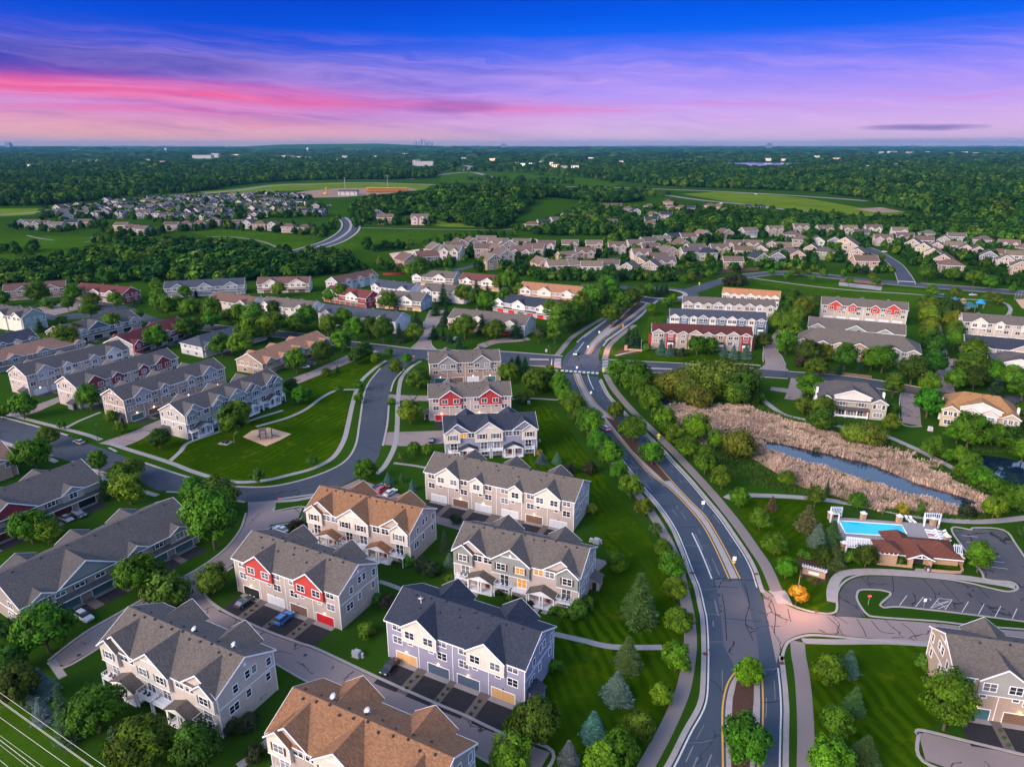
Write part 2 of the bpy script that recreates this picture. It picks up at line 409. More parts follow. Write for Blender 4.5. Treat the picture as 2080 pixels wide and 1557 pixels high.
area('lawn', [(1290, 738), (1300, 705), (1560, 730), (1540, 744), (1400, 740)], 'grass', 0.004)
area('lawn', [(1290, 720), (1320, 640), (1350, 640), (1330, 700)], 'meadow', 0.004)
area('meadow', [(1620, 575), (1700, 575), (1890, 590), (2090, 610), (2090, 640), (1900, 640), (1860, 625), (1660, 600), (1600, 590), (1530, 572), (1560, 566)], 'meadow', 0.004)
area('meadow', [(0, 1400), (60, 1450), (140, 1520), (230, 1600), (-80, 1600), (-80, 1400)], 'meadow', 0.004)
area('meadow', [(380, 470), (470, 465), (600, 478), (650, 480), (640, 492), (600, 505), (560, 500), (440, 485)], 'meadow', 0.02)
area('meadow', [(0, 475), (130, 480), (260, 482), (260, 500), (180, 520), (60, 535), (0, 535)], 'meadow', 0.02)
area('meadow', [(600, 522), (690, 490), (725, 466), (900, 468), (960, 475), (900, 490), (760, 500), (680, 515)], 'meadow', 0.02)
area('meadow', [(1035, 455), (1110, 424), (1180, 414), (1160, 430), (1090, 462)], 'meadow', 0.02)
area('meadow', [(800, 432), (880, 440), (960, 455), (1000, 463), (900, 460), (830, 450)], 'far_field', 0.02)
area('field', [(1385, 394), (1450, 390), (1540, 393), (1640, 403), (1760, 424), (1850, 436), (1780, 440), (1700, 436), (1600, 424), (1480, 410)], 'far_field', 0.05)
area('field', [(400, 390), (480, 383), (560, 374), (700, 370), (880, 374), (860, 386), (700, 384), (560, 388), (480, 396)], 'far_field', 0.05)
area('field', [(900, 352), (1000, 349), (1180, 362), (1270, 370), (1240, 380), (1000, 372), (890, 372)], 'meadow', 0.05)
area('field', [(0, 424), (80, 423), (70, 436), (0, 440)], 'far_field', 0.05)
area('dirt_ground', [(590, 394), (620, 388), (680, 383), (740, 382), (830, 381), (850, 386), (780, 394), (700, 400), (610, 402)], 'dirt', 0.06)
area('dirt_ground', [(1735, 424), (1790, 421), (1840, 431), (1780, 432)], 'dirt', 0.07)
area('dirt_ground', [(790, 515), (850, 506), (1000, 490), (1080, 484), (1120, 492), (1000, 508), (880, 520), (800, 528)], 'reed', 0.03)
area('dirt_ground', [(2000, 468), (2060, 466), (2080, 480), (2010, 488)], 'dirt', 0.03)
for q in ((1770, 311.2, 1850, 313), (1880, 311, 1985, 313.2), (2000, 311, 2075, 313), (280, 341, 365, 347), (560, 343, 640, 346), (1130, 322, 1200, 324), (460, 331, 560, 333.5), (1680, 340, 1760, 343), (1330, 310, 1420, 312), (90, 318, 190, 319.5), (690, 333, 760, 336), (1240, 341, 1330, 344)):
    area('field', [(q[0], (q[1] + q[3]) / 2), ((q[0] + q[2]) / 2, q[1]), (q[2], (q[1] + q[3]) / 2), ((q[0] + q[2]) / 2 + 8, q[3])], 'meadow' if q[0] < 1700 else 'pale_road', .4, True)
# far water and far roads
area('lake_water', [(1475, 331), (1520, 329.5), (1560, 331), (1640, 331), (1632, 334.5), (1560, 335), (1530, 338.5), (1515, 334), (1480, 333)], 'lake_water', 0.3)
def hw(pxs, w, z=0.08, mat='pale_road'):
    mb = MB(); strip(mb, W(pxs, 5), w, z); struct('highway', mb, mat)
hw([(320, 398), (400, 394), (480, 387), (545, 378), (600, 374)], 18)
hw([(600, 376), (740, 371), (840, 374), (960, 378), (1120, 379), (1240, 381), (1390, 386), (1480, 390), (1560, 394), (1680, 402), (1760, 408)], 20)
hw([(1350, 396), (1420, 406), (1500, 414), (1600, 426), (1660, 431), (1740, 440), (1830, 452)], 16, 0.09)
hw([(1000, 360), (960, 350), (920, 352), (870, 358), (830, 364)], 24)
hw([(940, 346), (960, 341), (950, 337), (930, 334)], 40)
hw([(0, 436), (40, 434), (80, 430), (120, 426)], 14)
# curving road on the left hill
MIDL = [(570, 522), (630, 505), (672, 492), (698, 478), (711, 465), (712, 452), (702, 442), (688, 432), (672, 424), (655, 416)]
cl = W(MIDL, 6)
mb = MB(); strip(mb, cl, 17, 0.05); struct('road', mb, 'street_asphalt')
mb = MB(); strip(mb, cl, 3.0, 0.12, 0.05); struct('median', mb, 'kerb_concrete')
mb = MB(); strip(mb, offset(cl, -11.5), 2.5, 0.09); strip(mb, offset(cl, 11.5), 2.5, 0.09); struct('path', mb, 'kerb_concrete')
mb = MB(); strip(mb, W([(735, 463), (800, 464), (900, 466), (1010, 467), (1045, 464), (1068, 460), (1110, 455)], 5), 4, 0.05); strip(mb, W([(1150, 442), (1165, 432), (1185, 425)], 4), 6, 0.05); struct('path', mb, 'pale_road')
mb = MB(); strip(mb, W([(55, 478), (80, 484), (110, 488)], 4), 3, 0.05); strip(mb, W([(170, 492), (190, 488), (186, 482)], 4), 3, .05)
strip(mb, W([(420, 481), (480, 482), (530, 490), (562, 502), (566, 508)], 5), 3, .05); struct('path', mb, 'pale_road')

def disc(mb, cx, cy, r0, r1, z, th=0.0, n=48):
    for i in range(n):
        a, b = 2 * math.pi * i / n, 2 * math.pi * (i + 1) / n
        q = [(cx + r0 * math.cos(a), cy + r0 * math.sin(a), z), (cx + r1 * math.cos(a), cy + r1 * math.sin(a), z), (cx + r1 * math.cos(b), cy + r1 * math.sin(b), z), (cx + r0 * math.cos(b), cy + r0 * math.sin(b), z)]
        if r0 == 0: q = q[1:] if False else [q[0], q[1], q[2]]
        if th: mb.slab(q, th)
        else: mb.face(q)
# avenue
ML = [(1335, 1600), (1365, 1557), (1399.5, 1487), (1422, 1448), (1432, 1420), (1435, 1383), (1436, 1315), (1433, 1257), (1429, 1237), (1419, 1193), (1407, 1164), (1388, 1114), (1373, 1079), (1355.6, 1050), (1334, 1021), (1307, 990), (1274, 948), (1240, 903), (1199, 855), (1172, 820), (1151, 785), (1144, 758)]
MR = [(1587, 1600), (1587.5, 1557), (1589, 1480), (1590, 1440), (1588, 1400), (1585, 1372), (1580, 1333), (1565, 1260), (1548, 1215), (1538.6, 1188), (1529, 1158), (1513.6, 1127), (1492, 1094), (1462, 1050), (1433, 1015), (1397, 972), (1367, 940), (1339, 909), (1278.6, 851), (1251, 822), (1231.5, 799), (1215, 765)]
NL = [(1143, 755), (1143, 738), (1146, 726), (1151, 719), (1164, 707), (1188, 683), (1231.5, 651), (1262, 629), (1285, 612), (1300, 602)]
NR = [(1215, 762), (1215, 745), (1216, 728), (1218, 712.7), (1229, 694), (1245, 682), (1270, 664), (1296, 645), (1315, 626.5), (1335, 610)]
# pair edges by the nearest point so that the strip stays square
def resample(line, n):
    d = [0]
    for i in range(1, len(line)): d.append(d[-1] + math.hypot(line[i][0] - line[i - 1][0], line[i][1] - line[i - 1][1]))
    out = []; j = 0
    for k in range(n):
        t = d[-1] * k / (n - 1)
        while j < len(d) - 2 and d[j + 1] < t: j += 1
        u = (t - d[j]) / ((d[j + 1] - d[j]) or 1)
        out.append((line[j][0] + (line[j + 1][0] - line[j][0]) * u, line[j][1] + (line[j + 1][1] - line[j][1]) * u))
    return out
l1, r1 = resample(W(ML), 120), resample(W(MR), 120)
mb = MB(); ribbon(mb, l1, r1, 0.016)
l2, r2 = resample(W(NL), 50), resample(W(NR), 50)
ribbon(mb, l2, r2, 0.012)
struct('avenue_road', mb, 'asphalt')
# cross street, S-curved street
EWT = [(1142, 724), (1124, 722), (1019, 714), (940, 712), (866, 710), (830, 708), (796, 703), (715, 694), (667, 686), (600, 676), (480, 664), (380, 656), (318, 645), (285, 632), (262, 622), (200, 612)]
EWB = [(1142, 747), (1124, 745), (1024, 738), (940, 733), (866, 729), (840, 727), (801, 722), (729, 707), (675, 700), (600, 688), (480, 676), (380, 668), (310, 658), (262, 642), (235, 632), (180, 622)]
road('street', EWT, EWB, 'street_asphalt', 0.020)
ERT = [(1214, 731), (1280, 734), (1414, 741), (1521, 748), (1627, 756), (1720, 764), (1828, 780), (1902, 795), (1990, 800), (2110, 806)]
ERB = [(1214, 753), (1283, 754), (1400, 757), (1519, 762), (1627, 769), (1720, 778), (1834, 797), (1902, 808), (1990, 816), (2110, 824)]
road('street', ERT, ERB, 'street_asphalt', 0.020)
SL = [(799, 724), (775, 748), (753, 775), (742, 801), (737, 831), (733, 860), (725, 905), (700, 940), (640, 968), (560, 988), (486, 990), (431, 983), (372, 968), (291, 941), (234, 920), (135, 885), (30, 855), (-60, 832)]
SR = [(850, 727), (818, 750), (799, 772), (791, 795), (787, 823), (784, 860), (775, 905), (757, 945), (690, 988), (600, 1009), (510, 1019), (440, 1009), (400, 1000), (323, 995), (270, 972), (175, 947), (16, 898), (-80, 870)]
road('street', SL, SR, 'street_asphalt', 0.024)
# lanes of reddish asphalt
def lane(Lp, Rp, z=0.012): road('lane', Lp, Rp, 'lane_asphalt', z)
lane([(503, 1016), (503, 1041), (491, 1076), (458, 1117), (404, 1156)], [(562, 1010), (556, 1045), (540, 1080), (495, 1125), (414, 1196)], 0.012)
lane([(404, 1156), (330, 1196), (256, 1239), (172, 1288), (102, 1342)], [(428, 1192), (362, 1226), (290, 1262), (207, 1309), (132, 1352)], 0.016)
lane([(392, 1170), (412, 1209), (460, 1247), (533, 1281), (605, 1308), (643, 1321), (764, 1378), (880, 1430), (942, 1456), (1020, 1493), (1118, 1527)], [(380, 1215), (412, 1255), (450, 1290), (500, 1315), (554, 1340), (632, 1383), (730, 1420), (837, 1450), (905, 1490), (971, 1531), (1080, 1590)], 0.020)
area('lane', [(556, 1039), (615, 1030), (604, 1056), (545, 1066)], 'lane_asphalt', 0.008)
lane([(730, 972), (830, 1010), (950, 1052), (1090, 1100), (1237, 1140)], [(690, 990), (800, 1035), (885, 1062), (1000, 1095), (1215, 1160)])
lane([(768, 878), (840, 876), (900, 874), (1090, 868)], [(766, 902), (840, 906), (900, 900), (1090, 890)])
lane([(782, 800), (869, 803), (1040, 797)], [(780, 811), (869, 814), (1040, 808)])
lane([(8, 838), (60, 826), (118, 806), (250, 760), (340, 728)], [(34, 846), (75, 836), (125, 815), (255, 770), (350, 738)])
lane([(200, 900), (270, 876), (318, 855), (450, 803), (560, 765)], [(248, 908), (285, 893), (330, 868), (460, 815), (570, 775)])
lane([(575, 775), (640, 750), (712, 718), (745, 703)], [(598, 782), (660, 757), (735, 726), (772, 712)])
lane([(835, 708), (852, 692), (860, 672), (862, 653), (872, 630)], [(890, 712), (874, 697), (877, 674), (892, 652), (908, 630)])
lane([(968, 700), (1000, 690), (1040, 684), (1070, 684)], [(985, 706), (1010, 697), (1050, 694), (1078, 690)], .014)
lane([(1540, 750), (1554, 738), (1552, 723), (1560, 699), (1587, 661.5), (1603.5, 634.6), (1619.6, 613)], [(1605, 756), (1594, 742), (1586, 723), (1578, 708), (1598, 661.5), (1615, 634.6), (1629, 613)])
lane([(1900, 799), (1903, 756), (1904, 723), (1901, 688), (1900, 660)], [(1940, 799), (1940, 761), (1932, 740), (1918, 690), (1911, 660)])
area('lane', [(1910, 730), (1935, 728), (1990, 738), (1992, 748), (1935, 745)], 'lane_asphalt', 0.008)
area('lane', [(1830, 795), (1866, 801), (1871.6, 865), (1831.4, 857.6)], 'lane_asphalt', 0.012)
area('lane', [(1607, 765), (1634, 766), (1628, 813.6), (1593, 809.6), (1598, 797.5), (1564, 792), (1567, 785), (1601, 789)], 'lane_asphalt', 0.012)
area('lane', [(1866, 1490), (1878, 1487), (2100, 1541), (2100, 1600), (1985, 1580), (1880, 1543)], 'lane_asphalt', 0.012)
area('lane', [(60, 628), (150, 610), (220, 606), (232, 616), (180, 625), (110, 640)], 'lane_asphalt', 0.012)
area('lane', [(85, 612), (60, 625), (110, 640), (195, 632), (235, 626), (270, 630), (262, 640), (190, 645), (110, 650), (40, 640)], 'street_asphalt', 0.008)
# side road by the pool, parking lots
road('side_road', [(1546, 1192), (1600, 1229), (1640, 1243), (1700, 1250), (1786, 1257), (1899, 1265), (1985, 1274), (2110, 1284)], [(1577, 1347), (1596, 1302), (1642, 1285), (1700, 1289), (1740, 1293), (1894, 1307), (1985, 1316), (2110, 1332)], 'lane_asphalt', 0.028)
area('parking_lot', [(1695, 1252), (1705, 1238), (1705, 1206), (1714.6, 1187), (1734, 1175), (1762.7, 1169), (1820, 1170), (1904.5, 1176), (1965, 1185), (2013, 1197), (2049, 1203), (2066, 1199), (2070, 1190), (2053.6, 1179.5), (2080, 1150), (2120, 1160), (2120, 1268), (2080, 1260), (1940.6, 1242), (1827.6, 1230), (1791.6, 1230), (1813, 1207), (1796, 1197.6), (1767.5, 1195), (1746, 1196), (1737.5, 1203.6), (1738.7, 1220), (1758, 1252)], 'lot_asphalt', 0.032)
area('parking_lot', [(1936, 1074), (1974, 1077), (1982, 1073), (2037, 1077), (2060, 1105), (2085, 1142), (2120, 1195), (2080, 1194), (2053, 1179.5), (2005.5, 1175), (1998, 1163), (1965, 1119)], 'lot_asphalt', 0.028)
area('road_patch', [(1452, 1177), (1503, 1178), (1520, 1225), (1537, 1290), (1543, 1345), (1492, 1352), (1470, 1310), (1462, 1230)], 'worn_asphalt', 0.022)
area('road_patch', [(1160, 722), (1214, 718), (1218, 738), (1210, 748), (1150, 742)], 'worn_asphalt', 0.024)
# roundabout and its arms
cxr, cyr = at(1343, 596.5)
mb = MB(); disc(mb, cxr, cyr, 0, 26, 0.030); struct('roundabout_road', mb, 'street_asphalt')
mb = MB(); disc(mb, cxr, cyr, 15, 18.5, 0.14, 0.14); struct('kerb', mb, 'kerb_concrete')
mb = MB(); disc(mb, cxr, cyr, 0, 15, 0.12); struct('roundabout_lawn', mb, 'grass')
AT = [(1385, 588), (1420, 578), (1460, 567), (1520, 556), (1601, 551), (1708, 560), (1789, 568), (1870, 575), (1990, 584), (2110, 593)]
AB = [(1392, 601), (1430, 590), (1466, 577), (1525, 563.5), (1601, 557.5), (1708, 567), (1789, 575.5), (1870, 583), (1990, 592), (2110, 601)]
road('road', AT, AB, 'street_asphalt', 0.020)
road('road', [(1320, 585), (1270, 581), (1232, 579), (1180, 577)], [(1310, 595), (1270, 588), (1232, 585), (1180, 583)], 'street_asphalt', 0.016)
NRL = [(1700, 488), (1722, 497), (1749, 506), (1772, 515), (1792, 524), (1808, 538), (1818, 552), (1824, 568), (1826, 576)]
NRR = [(1722, 487), (1745, 494), (1772, 504), (1795, 514), (1815, 526), (1832, 538), (1844, 552), (1855, 568), (1858, 578)]
road('road', NRL, NRR, 'street_asphalt', 0.024)
road('road', [(1228, 552), (1234, 542), (1236, 534), (1232, 528), (1238, 524)], [(1248, 552), (1254, 542), (1256, 533), (1252, 526), (1262, 522)], 'street_asphalt', 0.012)
road('road', [(880, 556), (912, 549), (950, 540), (985, 532), (1010, 522)], [(905, 556), (930, 551), (965, 542), (998, 534), (1020, 524)], 'street_asphalt', 0.012)
road('road', [(1265, 452), (1275, 446), (1290, 443)], [(1280, 455), (1290, 449), (1300, 445)], 'street_asphalt', 0.02)
for a, b in (([(1450, 512), (1520, 503), (1600, 497), (1690, 492)], 7), ([(1880, 500), (1940, 512), (2010, 524), (2090, 534)], 7), ([(300, 440), (400, 446), (500, 450), (600, 455)], 7), ([(150, 440), (300, 430), (450, 424), (600, 424)], 7), ([(460, 432), (485, 438), (500, 450)], 7)):
    mb = MB(); strip(mb, W(a, 5), b, 0.02); struct('road', mb, 'pale_road' if a[0][0] < 600 else 'street_asphalt')

# kerbs with gutters
kb = MB()
def kerb(line, side, w=0.75, h=0.13):
    a = offset(line, 0.15 * side); b = offset(line, (0.15 + w) * side); ribbon(kb, a, b, h, h)
def kerbpx(pxs, side, w=0.75, k=6): kerb(W(pxs, k), side, w)
kerb(l1[:int(len(l1) * .985)], 1, 1.0)
i0 = min(range(120), key=lambda i: abs(to_px(*r1[i])[1] - 1335)); i1 = min(range(120), key=lambda i: abs(to_px(*r1[i])[1] - 1200))
kerb(r1[:i0 + 1], -1, 1.0); kerb(r1[i1:-2], -1, 1.0)
kerb(l2[14:], 1, 1.0); kerb(r2[14:], -1, 1.0)
kerbpx(SL[1:14], -1); kerbpx([(234, 918), (218, 910)], -1); kerbpx(SL[15:], -1)
kerbpx(SR[1:4], 1); kerbpx(SR[4:7], 1); kerbpx([(640, 1002), (565, 1012)], 1); kerbpx([(500, 1018), (440, 1008), (400, 1000), (340, 997)], 1); kerbpx([(270, 972), (175, 947), (150, 935)], 1); kerbpx([(110, 925), (16, 898), (-80, 870)], 1)
kerbpx(EWT[:6], -1); kerbpx([(832, 708), (796, 703), (715, 694), (667, 686), (600, 676), (480, 664), (380, 656)], -1)
kerbpx(EWB[:5], 1); kerbpx([(770, 714), (755, 711)], 1); kerbpx([(729, 707), (675, 700), (600, 688), (480, 676), (380, 668)], 1)
kerbpx([(1222, 730), (1280, 733), (1414, 740), (1530, 748)], 1); kerbpx([(1604, 755), (1720, 764), (1828, 780), (1895, 793)], 1)
kerbpx([(1222, 754), (1283, 755), (1400, 758), (1519, 763), (1600, 768)], -1); kerbpx([(1640, 771), (1720, 778), (1828, 796)], -1)
kerbpx([(503, 1041), (491, 1076), (458, 1117), (404, 1156), (330, 1196), (256, 1239), (172, 1288), (102, 1342)], -1, .6); kerbpx([(556, 1030), (556, 1039), (615, 1030), (604, 1056), (548, 1070), (520, 1100)], 1, .5)
kerbpx([(470, 1150), (440, 1172), (414, 1192), (410, 1205), (425, 1224), (460, 1247), (533, 1281), (605, 1308), (643, 1321), (764, 1378), (880, 1430), (942, 1456), (1020, 1493), (1118, 1527), (1085, 1585)], 1, .6)
kerbpx([(290, 1262), (207, 1309), (132, 1352), (102, 1342)], 1, .6); kerbpx([(500, 1315), (554, 1340), (632, 1383), (730, 1420), (837, 1450), (905, 1490), (971, 1531), (1080, 1590)], -1, .5)
kerbpx([(1870, 1492), (1878, 1487), (2000, 1517), (2100, 1541)], 1, .6); kerbpx([(1872, 1490), (1878, 1543), (1985, 1580)], -1, .6)
kerbpx([(1560, 1200), (1580, 1217), (1600, 1228), (1640, 1242), (1676, 1248), (1697, 1246), (1704, 1236), (1704, 1206), (1714, 1187), (1734, 1174), (1762.7, 1168), (1820, 1169.5), (1904.5, 1175.5), (1965, 1184.5), (2013, 1196), (2049, 1203), (2068, 1199), (2070, 1190), (2053.6, 1180), (2005.5, 1175), (1998, 1163), (1965, 1119), (1936, 1074), (1974, 1077), (1982, 1073), (2037, 1077), (2060, 1105), (2085, 1142), (2120, 1195)], 1, .5, 5)
kerbpx([(2110, 1282), (1985, 1272.5), (1899, 1263), (1786, 1255), (1758, 1247), (1738.7, 1220), (1737.5, 1203.6), (1746, 1196), (1767.5, 1195), (1796, 1197.6), (1813, 1207), (1791.6, 1230), (1827.6, 1230), (1940.6, 1242), (2080, 1260), (2120, 1268)], -1, .45, 5)
kerbpx([(1583, 1340), (1590, 1312), (1604, 1297), (1642, 1287), (1700, 1290), (1740, 1294), (1894, 1308)], -1, .6)
kerbpx(AT[2:6], 1); kerbpx(AB[2:], -1); kerbpx(AT[7:], 1); kerbpx(NRL[2:], -1, .6); kerbpx(NRR, 1, .6)
kerbpx([(1552, 735), (1552, 723), (1560, 699), (1587, 661.5), (1603.5, 634.6)], 1, .5); kerbpx([(1594, 742), (1586, 723), (1578, 708), (1598, 661.5), (1615, 634.6)], -1, .5)
kerbpx([(1934, 790), (1940, 761), (1932, 740)], -1, .5); kerbpx([(1903, 756), (1904, 723), (1901, 688)], 1, .5); kerbpx([(1831, 800), (1831.4, 857.6), (1871.6, 865)], -1, .5)
kerbpx([(837, 706), (852, 692), (860, 672), (862, 653)], 1, .5); kerbpx([(885, 710), (874, 697), (877, 674), (892, 652)], -1, .5)
struct('kerb', kb, 'kerb_concrete')

# cracks, joints and pale tyre streaks on the avenue
simple('crack_pale', (.16, .15, .16), .9, .2, var=.5, vs=.6); simple('crack_dark', (.012, .013, .017), .9, .2, var=.3)
ck, cd = MB(), MB(); rc_ = random.Random(4)
for i in range(6, 118, 5):
    a, b = l1[i], r1[i]; f0, f1 = rc_.choice(((.02, .42), (.02, .3), (.6, .97), (.05, .45))); tgt = ck if rc_.random() < .75 else cd
    q = [(a[0] + (b[0] - a[0]) * (f0 + (f1 - f0) * k / 6) + rc_.uniform(-.2, .2), a[1] + (b[1] - a[1]) * (f0 + (f1 - f0) * k / 6) + rc_.uniform(-.25, .25)) for k in range(7)]
    strip(tgt, q, rc_.uniform(.08, .2), 0.021)
for d in (1.6, 3.0, 4.9, 6.4):
    ln = offset(l1, -d); i = 2
    while i < 112:
        n = rc_.randint(1, 4)
        if rc_.random() < .55: strip(ck, ln[i:i + n + 1], rc_.uniform(.12, .3), 0.019)
        i += n + rc_.randint(1, 4)
for d in (1.3, 2.9):
    ln = offset(r1, d); i = 2
    while i < 112:
        n = rc_.randint(1, 3)
        if rc_.random() < .5 and not (i0 - 4 < i < i1 + 3): strip(ck, ln[i:i + n + 1], rc_.uniform(.12, .3), 0.019)
        i += n + rc_.randint(1, 4)
for q in ([(1446, 1176), (1470, 1174), (1503, 1177), (1535, 1178)], [(1466, 1205), (1472, 1240), (1476, 1300)], [(1512, 1185), (1522, 1225), (1514, 1262), (1530, 1300)], [(1448, 1190), (1500, 1193)], [(1470, 1255), (1545, 1262)], [(1600, 1236), (1606, 1262)], [(1565, 1215), (1575, 1245), (1572, 1285)], [(1680, 1252), (1700, 1270), (1712, 1290)], [(1740, 1256), (1752, 1275), (1760, 1293)], [(1770, 1260), (1790, 1282), (1818, 1286)], [(1830, 1264), (1850, 1280), (1862, 1298)], [(1690, 1246), (1722, 1266)], [(1812, 1168), (1815, 1196), (1812, 1205)], [(1874, 1174), (1896, 1200), (1900, 1216)], [(1750, 1172), (1770, 1194)], [(1910, 1178), (1935, 1205), (1950, 1222)], [(1985, 1190), (2010, 1215)]): strip(cd, W(q, 4), .16, 0.046)
struct('road_crack', ck, 'crack_pale'); struct('road_crack', cd, 'crack_dark')
mh = MB()
for px, py in ((1443, 1320), (1420, 1140), (1480, 1500), (1320, 960), (560, 1002), (770, 830), (620, 1330), (860, 1440), (160, 1330)): x, y = at(px, py); disc(mh, x, y, 0, .42, .05, 0, 14)
struct('manhole_cover', mh, 'dark_metal')

# medians
def median(Lp, Rp, n=40, name='median'):
    if Lp[0][1] < Lp[-1][1]: Lp, Rp = Lp[::-1], Rp[::-1]
    a, b = resample(W(Lp), n), resample(W(Rp), n)
    mb = MB(); ribbon(mb, offset(a, -0.45), offset(b, 0.45), 0.15, 0.15); struct(name, mb, 'kerb_concrete'); return a, b
mA = median([(1165.6, 758), (1175, 785), (1199, 828), (1229, 859), (1273.7, 909), (1316, 958), (1361, 992), (1394, 1025), (1425, 1062), (1448, 1102), (1467, 1143), (1481, 1174.4)], [(1178, 759), (1186, 780), (1210, 818), (1240, 846), (1278, 891), (1312, 918), (1352, 963), (1397, 1012), (1431, 1046), (1456, 1085), (1479, 1127), (1502.5, 1174.4)], 70)
mBm = median([(1188.4, 719.4), (1199, 699), (1218, 678), (1239.6, 659), (1269, 634.6), (1299, 612)], [(1198, 719.4), (1213, 699), (1231.5, 683), (1255, 666), (1285, 645), (1322, 616)], 40)
mC = median([(1468, 1600), (1469.4, 1557), (1468, 1464), (1469.4, 1429), (1475, 1399.5), (1484, 1378), (1500, 1358)], [(1536, 1600), (1539, 1557), (1547, 1486.6), (1549, 1440), (1548.5, 1406), (1547, 1375), (1544, 1347)], 40)
area('planting_bed', [(1229, 847), (1253, 855), (1285, 890), (1330, 938), (1362, 976), (1350, 978), (1318, 948), (1285, 917), (1246, 868)], 'mulch', 0.17)
area('planting_bed', [(1237, 668), (1262, 646), (1297, 613), (1312, 616), (1285, 638), (1250, 664)], 'mulch', 0.17)
area('planting_bed', [(1496, 1384), (1488, 1420), (1485, 1480), (1485, 1600), (1521, 1600), (1526, 1480), (1531, 1420), (1531, 1385), (1514, 1368)], 'mulch', 0.17)
area('median', [(1283, 745), (1366, 748.5), (1366, 751), (1283, 748.5)], 'kerb_concrete', 0.12)
area('median', [(1076, 728), (1115, 729), (1115, 732), (1076, 731.5)], 'kerb_concrete', 0.12)

# painted markings
wl = MB(); strip(wl, offset(l1[1:-3], -.3), 0.30, 0.036); strip(wl, offset(r1[:i0 - 1], .3), 0.30, 0.036); strip(wl, offset(r1[i1 + 1:-3], .3), 0.30, 0.036)
strip(wl, offset(l2[17:], -.3), 0.34, 0.036); strip(wl, offset(r2[17:], .3), 0.34, 0.036)
for q in ([(1405.7, 1082), (1425, 1123), (1446, 1175)], [(1194, 760), (1198, 774), (1206, 791)], [(1186, 695), (1172, 713)], [(1121, 729), (1120, 741)]): strip(wl, W(q, 5), 0.36, 0.036)
struct('road_marking', wl, 'white_line')
yl = MB()
for a, b in (mA, mBm, mC):
    for ln, sg in ((a, 1), (b, -1)):
        strip(yl, offset(ln, 0.08 * sg), 0.32, 0.036)
struct('road_marking', yl, 'yellow_line')
def bars(name, p0, p1, n, ln, wd, dirx):            # n bars from p0 to p1, each ln along dir, wd across
    a, b = at(*p0), at(*p1); mb = MB(); d = (b[0] - a[0], b[1] - a[1]); L = math.hypot(*d); u = (d[0] / L, d[1] / L); v = (-u[1], u[0])
    for i in range(n):
        t = L * i / (n - 1); c = (a[0] + u[0] * t, a[1] + u[1] * t)
        q = [(c[0] + u[0] * sx * wd / 2 + v[0] * sy * ln / 2, c[1] + u[1] * sx * wd / 2 + v[1] * sy * ln / 2, 0.040) for sx, sy in ((-1, -1), (1, -1), (1, 1), (-1, 1))]
        mb.face(q if (q[1][0] - q[0][0]) * (q[2][1] - q[0][1]) - (q[1][1] - q[0][1]) * (q[2][0] - q[0][0]) > 0 else q[::-1])
    struct(name, mb, 'white_line')
bars('crosswalk', (1133, 729), (1132, 745.5), 7, 3.2, 0.9, 0); bars('crosswalk', (1230, 733), (1229, 754), 8, 2.8, 0.9, 0)
bars('crosswalk', (1142, 752.5), (1213, 757.5), 9, 2.4, 1.3, 0); bars('crosswalk', (1827, 571), (1858, 572.5), 7, 3, 1.6, 0)
pk = MB()
for a, b in (((1842, 1209), (1827, 1229)), ((1875.5, 1212), (1859.5, 1232)), ((1907, 1215), (1890, 1235)), ((1934, 1217.5), (1919.5, 1238)), ((1967, 1221.5), (1954, 1242.5)), ((1999, 1226), (1987.5, 1247)), ((2033, 1230.5), (2021, 1252)), ((2066, 1235), (2056, 1256)), ((1907, 1214.5), (1934, 1217.5)), ((1892, 1234), (1926, 1222)), ((1898, 1228), (1930, 1219)), ((1903, 1220), (1922, 1236)), ((1905, 1236), (1928, 1227)), ((1953, 1087), (1986, 1090)), ((1962, 1100), (1994, 1103)), ((1972, 1113), (2004, 1117)), ((2001, 1126), (2032, 1130)), ((2008, 1138), (2040, 1142)), ((2015, 1151), (2048, 1155))):
    strip(pk, [at(*a), at(*b)], 0.14, 0.044)
strip(pk, [at(1887, 1215), at(1891, 1217), at(1890, 1218.5)], 0.2, 0.044)
struct('road_marking', pk, 'white_line')

# paths and pavements
pw = MB()
def path(pxs, w, z=0.05, k=6): strip(pw, W(pxs, k), w, z, 0.06)
path([(1288, 1600), (1312, 1557), (1350, 1487), (1377, 1429), (1392, 1383), (1402, 1315), (1401, 1270), (1397, 1240), (1387, 1193), (1371, 1130), (1345, 1077), (1322, 1040), (1296, 1004), (1262, 958), (1222, 905), (1180, 855), (1146, 808), (1131, 772), (1127, 750)], 2.7)
path([(1580, 1205), (1556, 1150), (1528, 1108), (1500, 1068), (1470, 1030), (1445, 1000), (1395, 945), (1340, 888), (1290, 840), (1247, 790), (1231, 760)], 2.9)
path([(1130, 722), (1137, 715), (1161, 686), (1194, 664), (1229, 643), (1258, 621), (1272, 605)], 2.9)
path([(1229, 728), (1231.5, 718), (1238, 702), (1260, 681), (1290, 660)], 2.9)
path([(1620, 1302), (1622, 1330), (1629, 1370), (1634, 1425), (1637, 1500), (1636, 1600)], 2.9)
struct('path', pw, 'pale_road'); pw = MB()
path([(1476, 1012), (1490, 1006), (1539, 1005.6), (1600, 1008), (1669, 1013.6), (1748, 1025.7), (1820, 1040), (1880, 1051), (1930, 1057), (1989, 1059), (2040, 1056), (2090, 1050)], 2.4)
path([(1528, 787), (1545, 806), (1560, 820), (1593, 842), (1641, 853), (1689, 863), (1745, 872), (1796, 884), (1851, 907), (1894, 928), (1940, 952), (1970, 966), (2012, 983), (2052, 1002), (2100, 1022)], 2.4)
path([(1630, 1301), (1700, 1303), (1800, 1302.5), (1892, 1308)], 1.7)
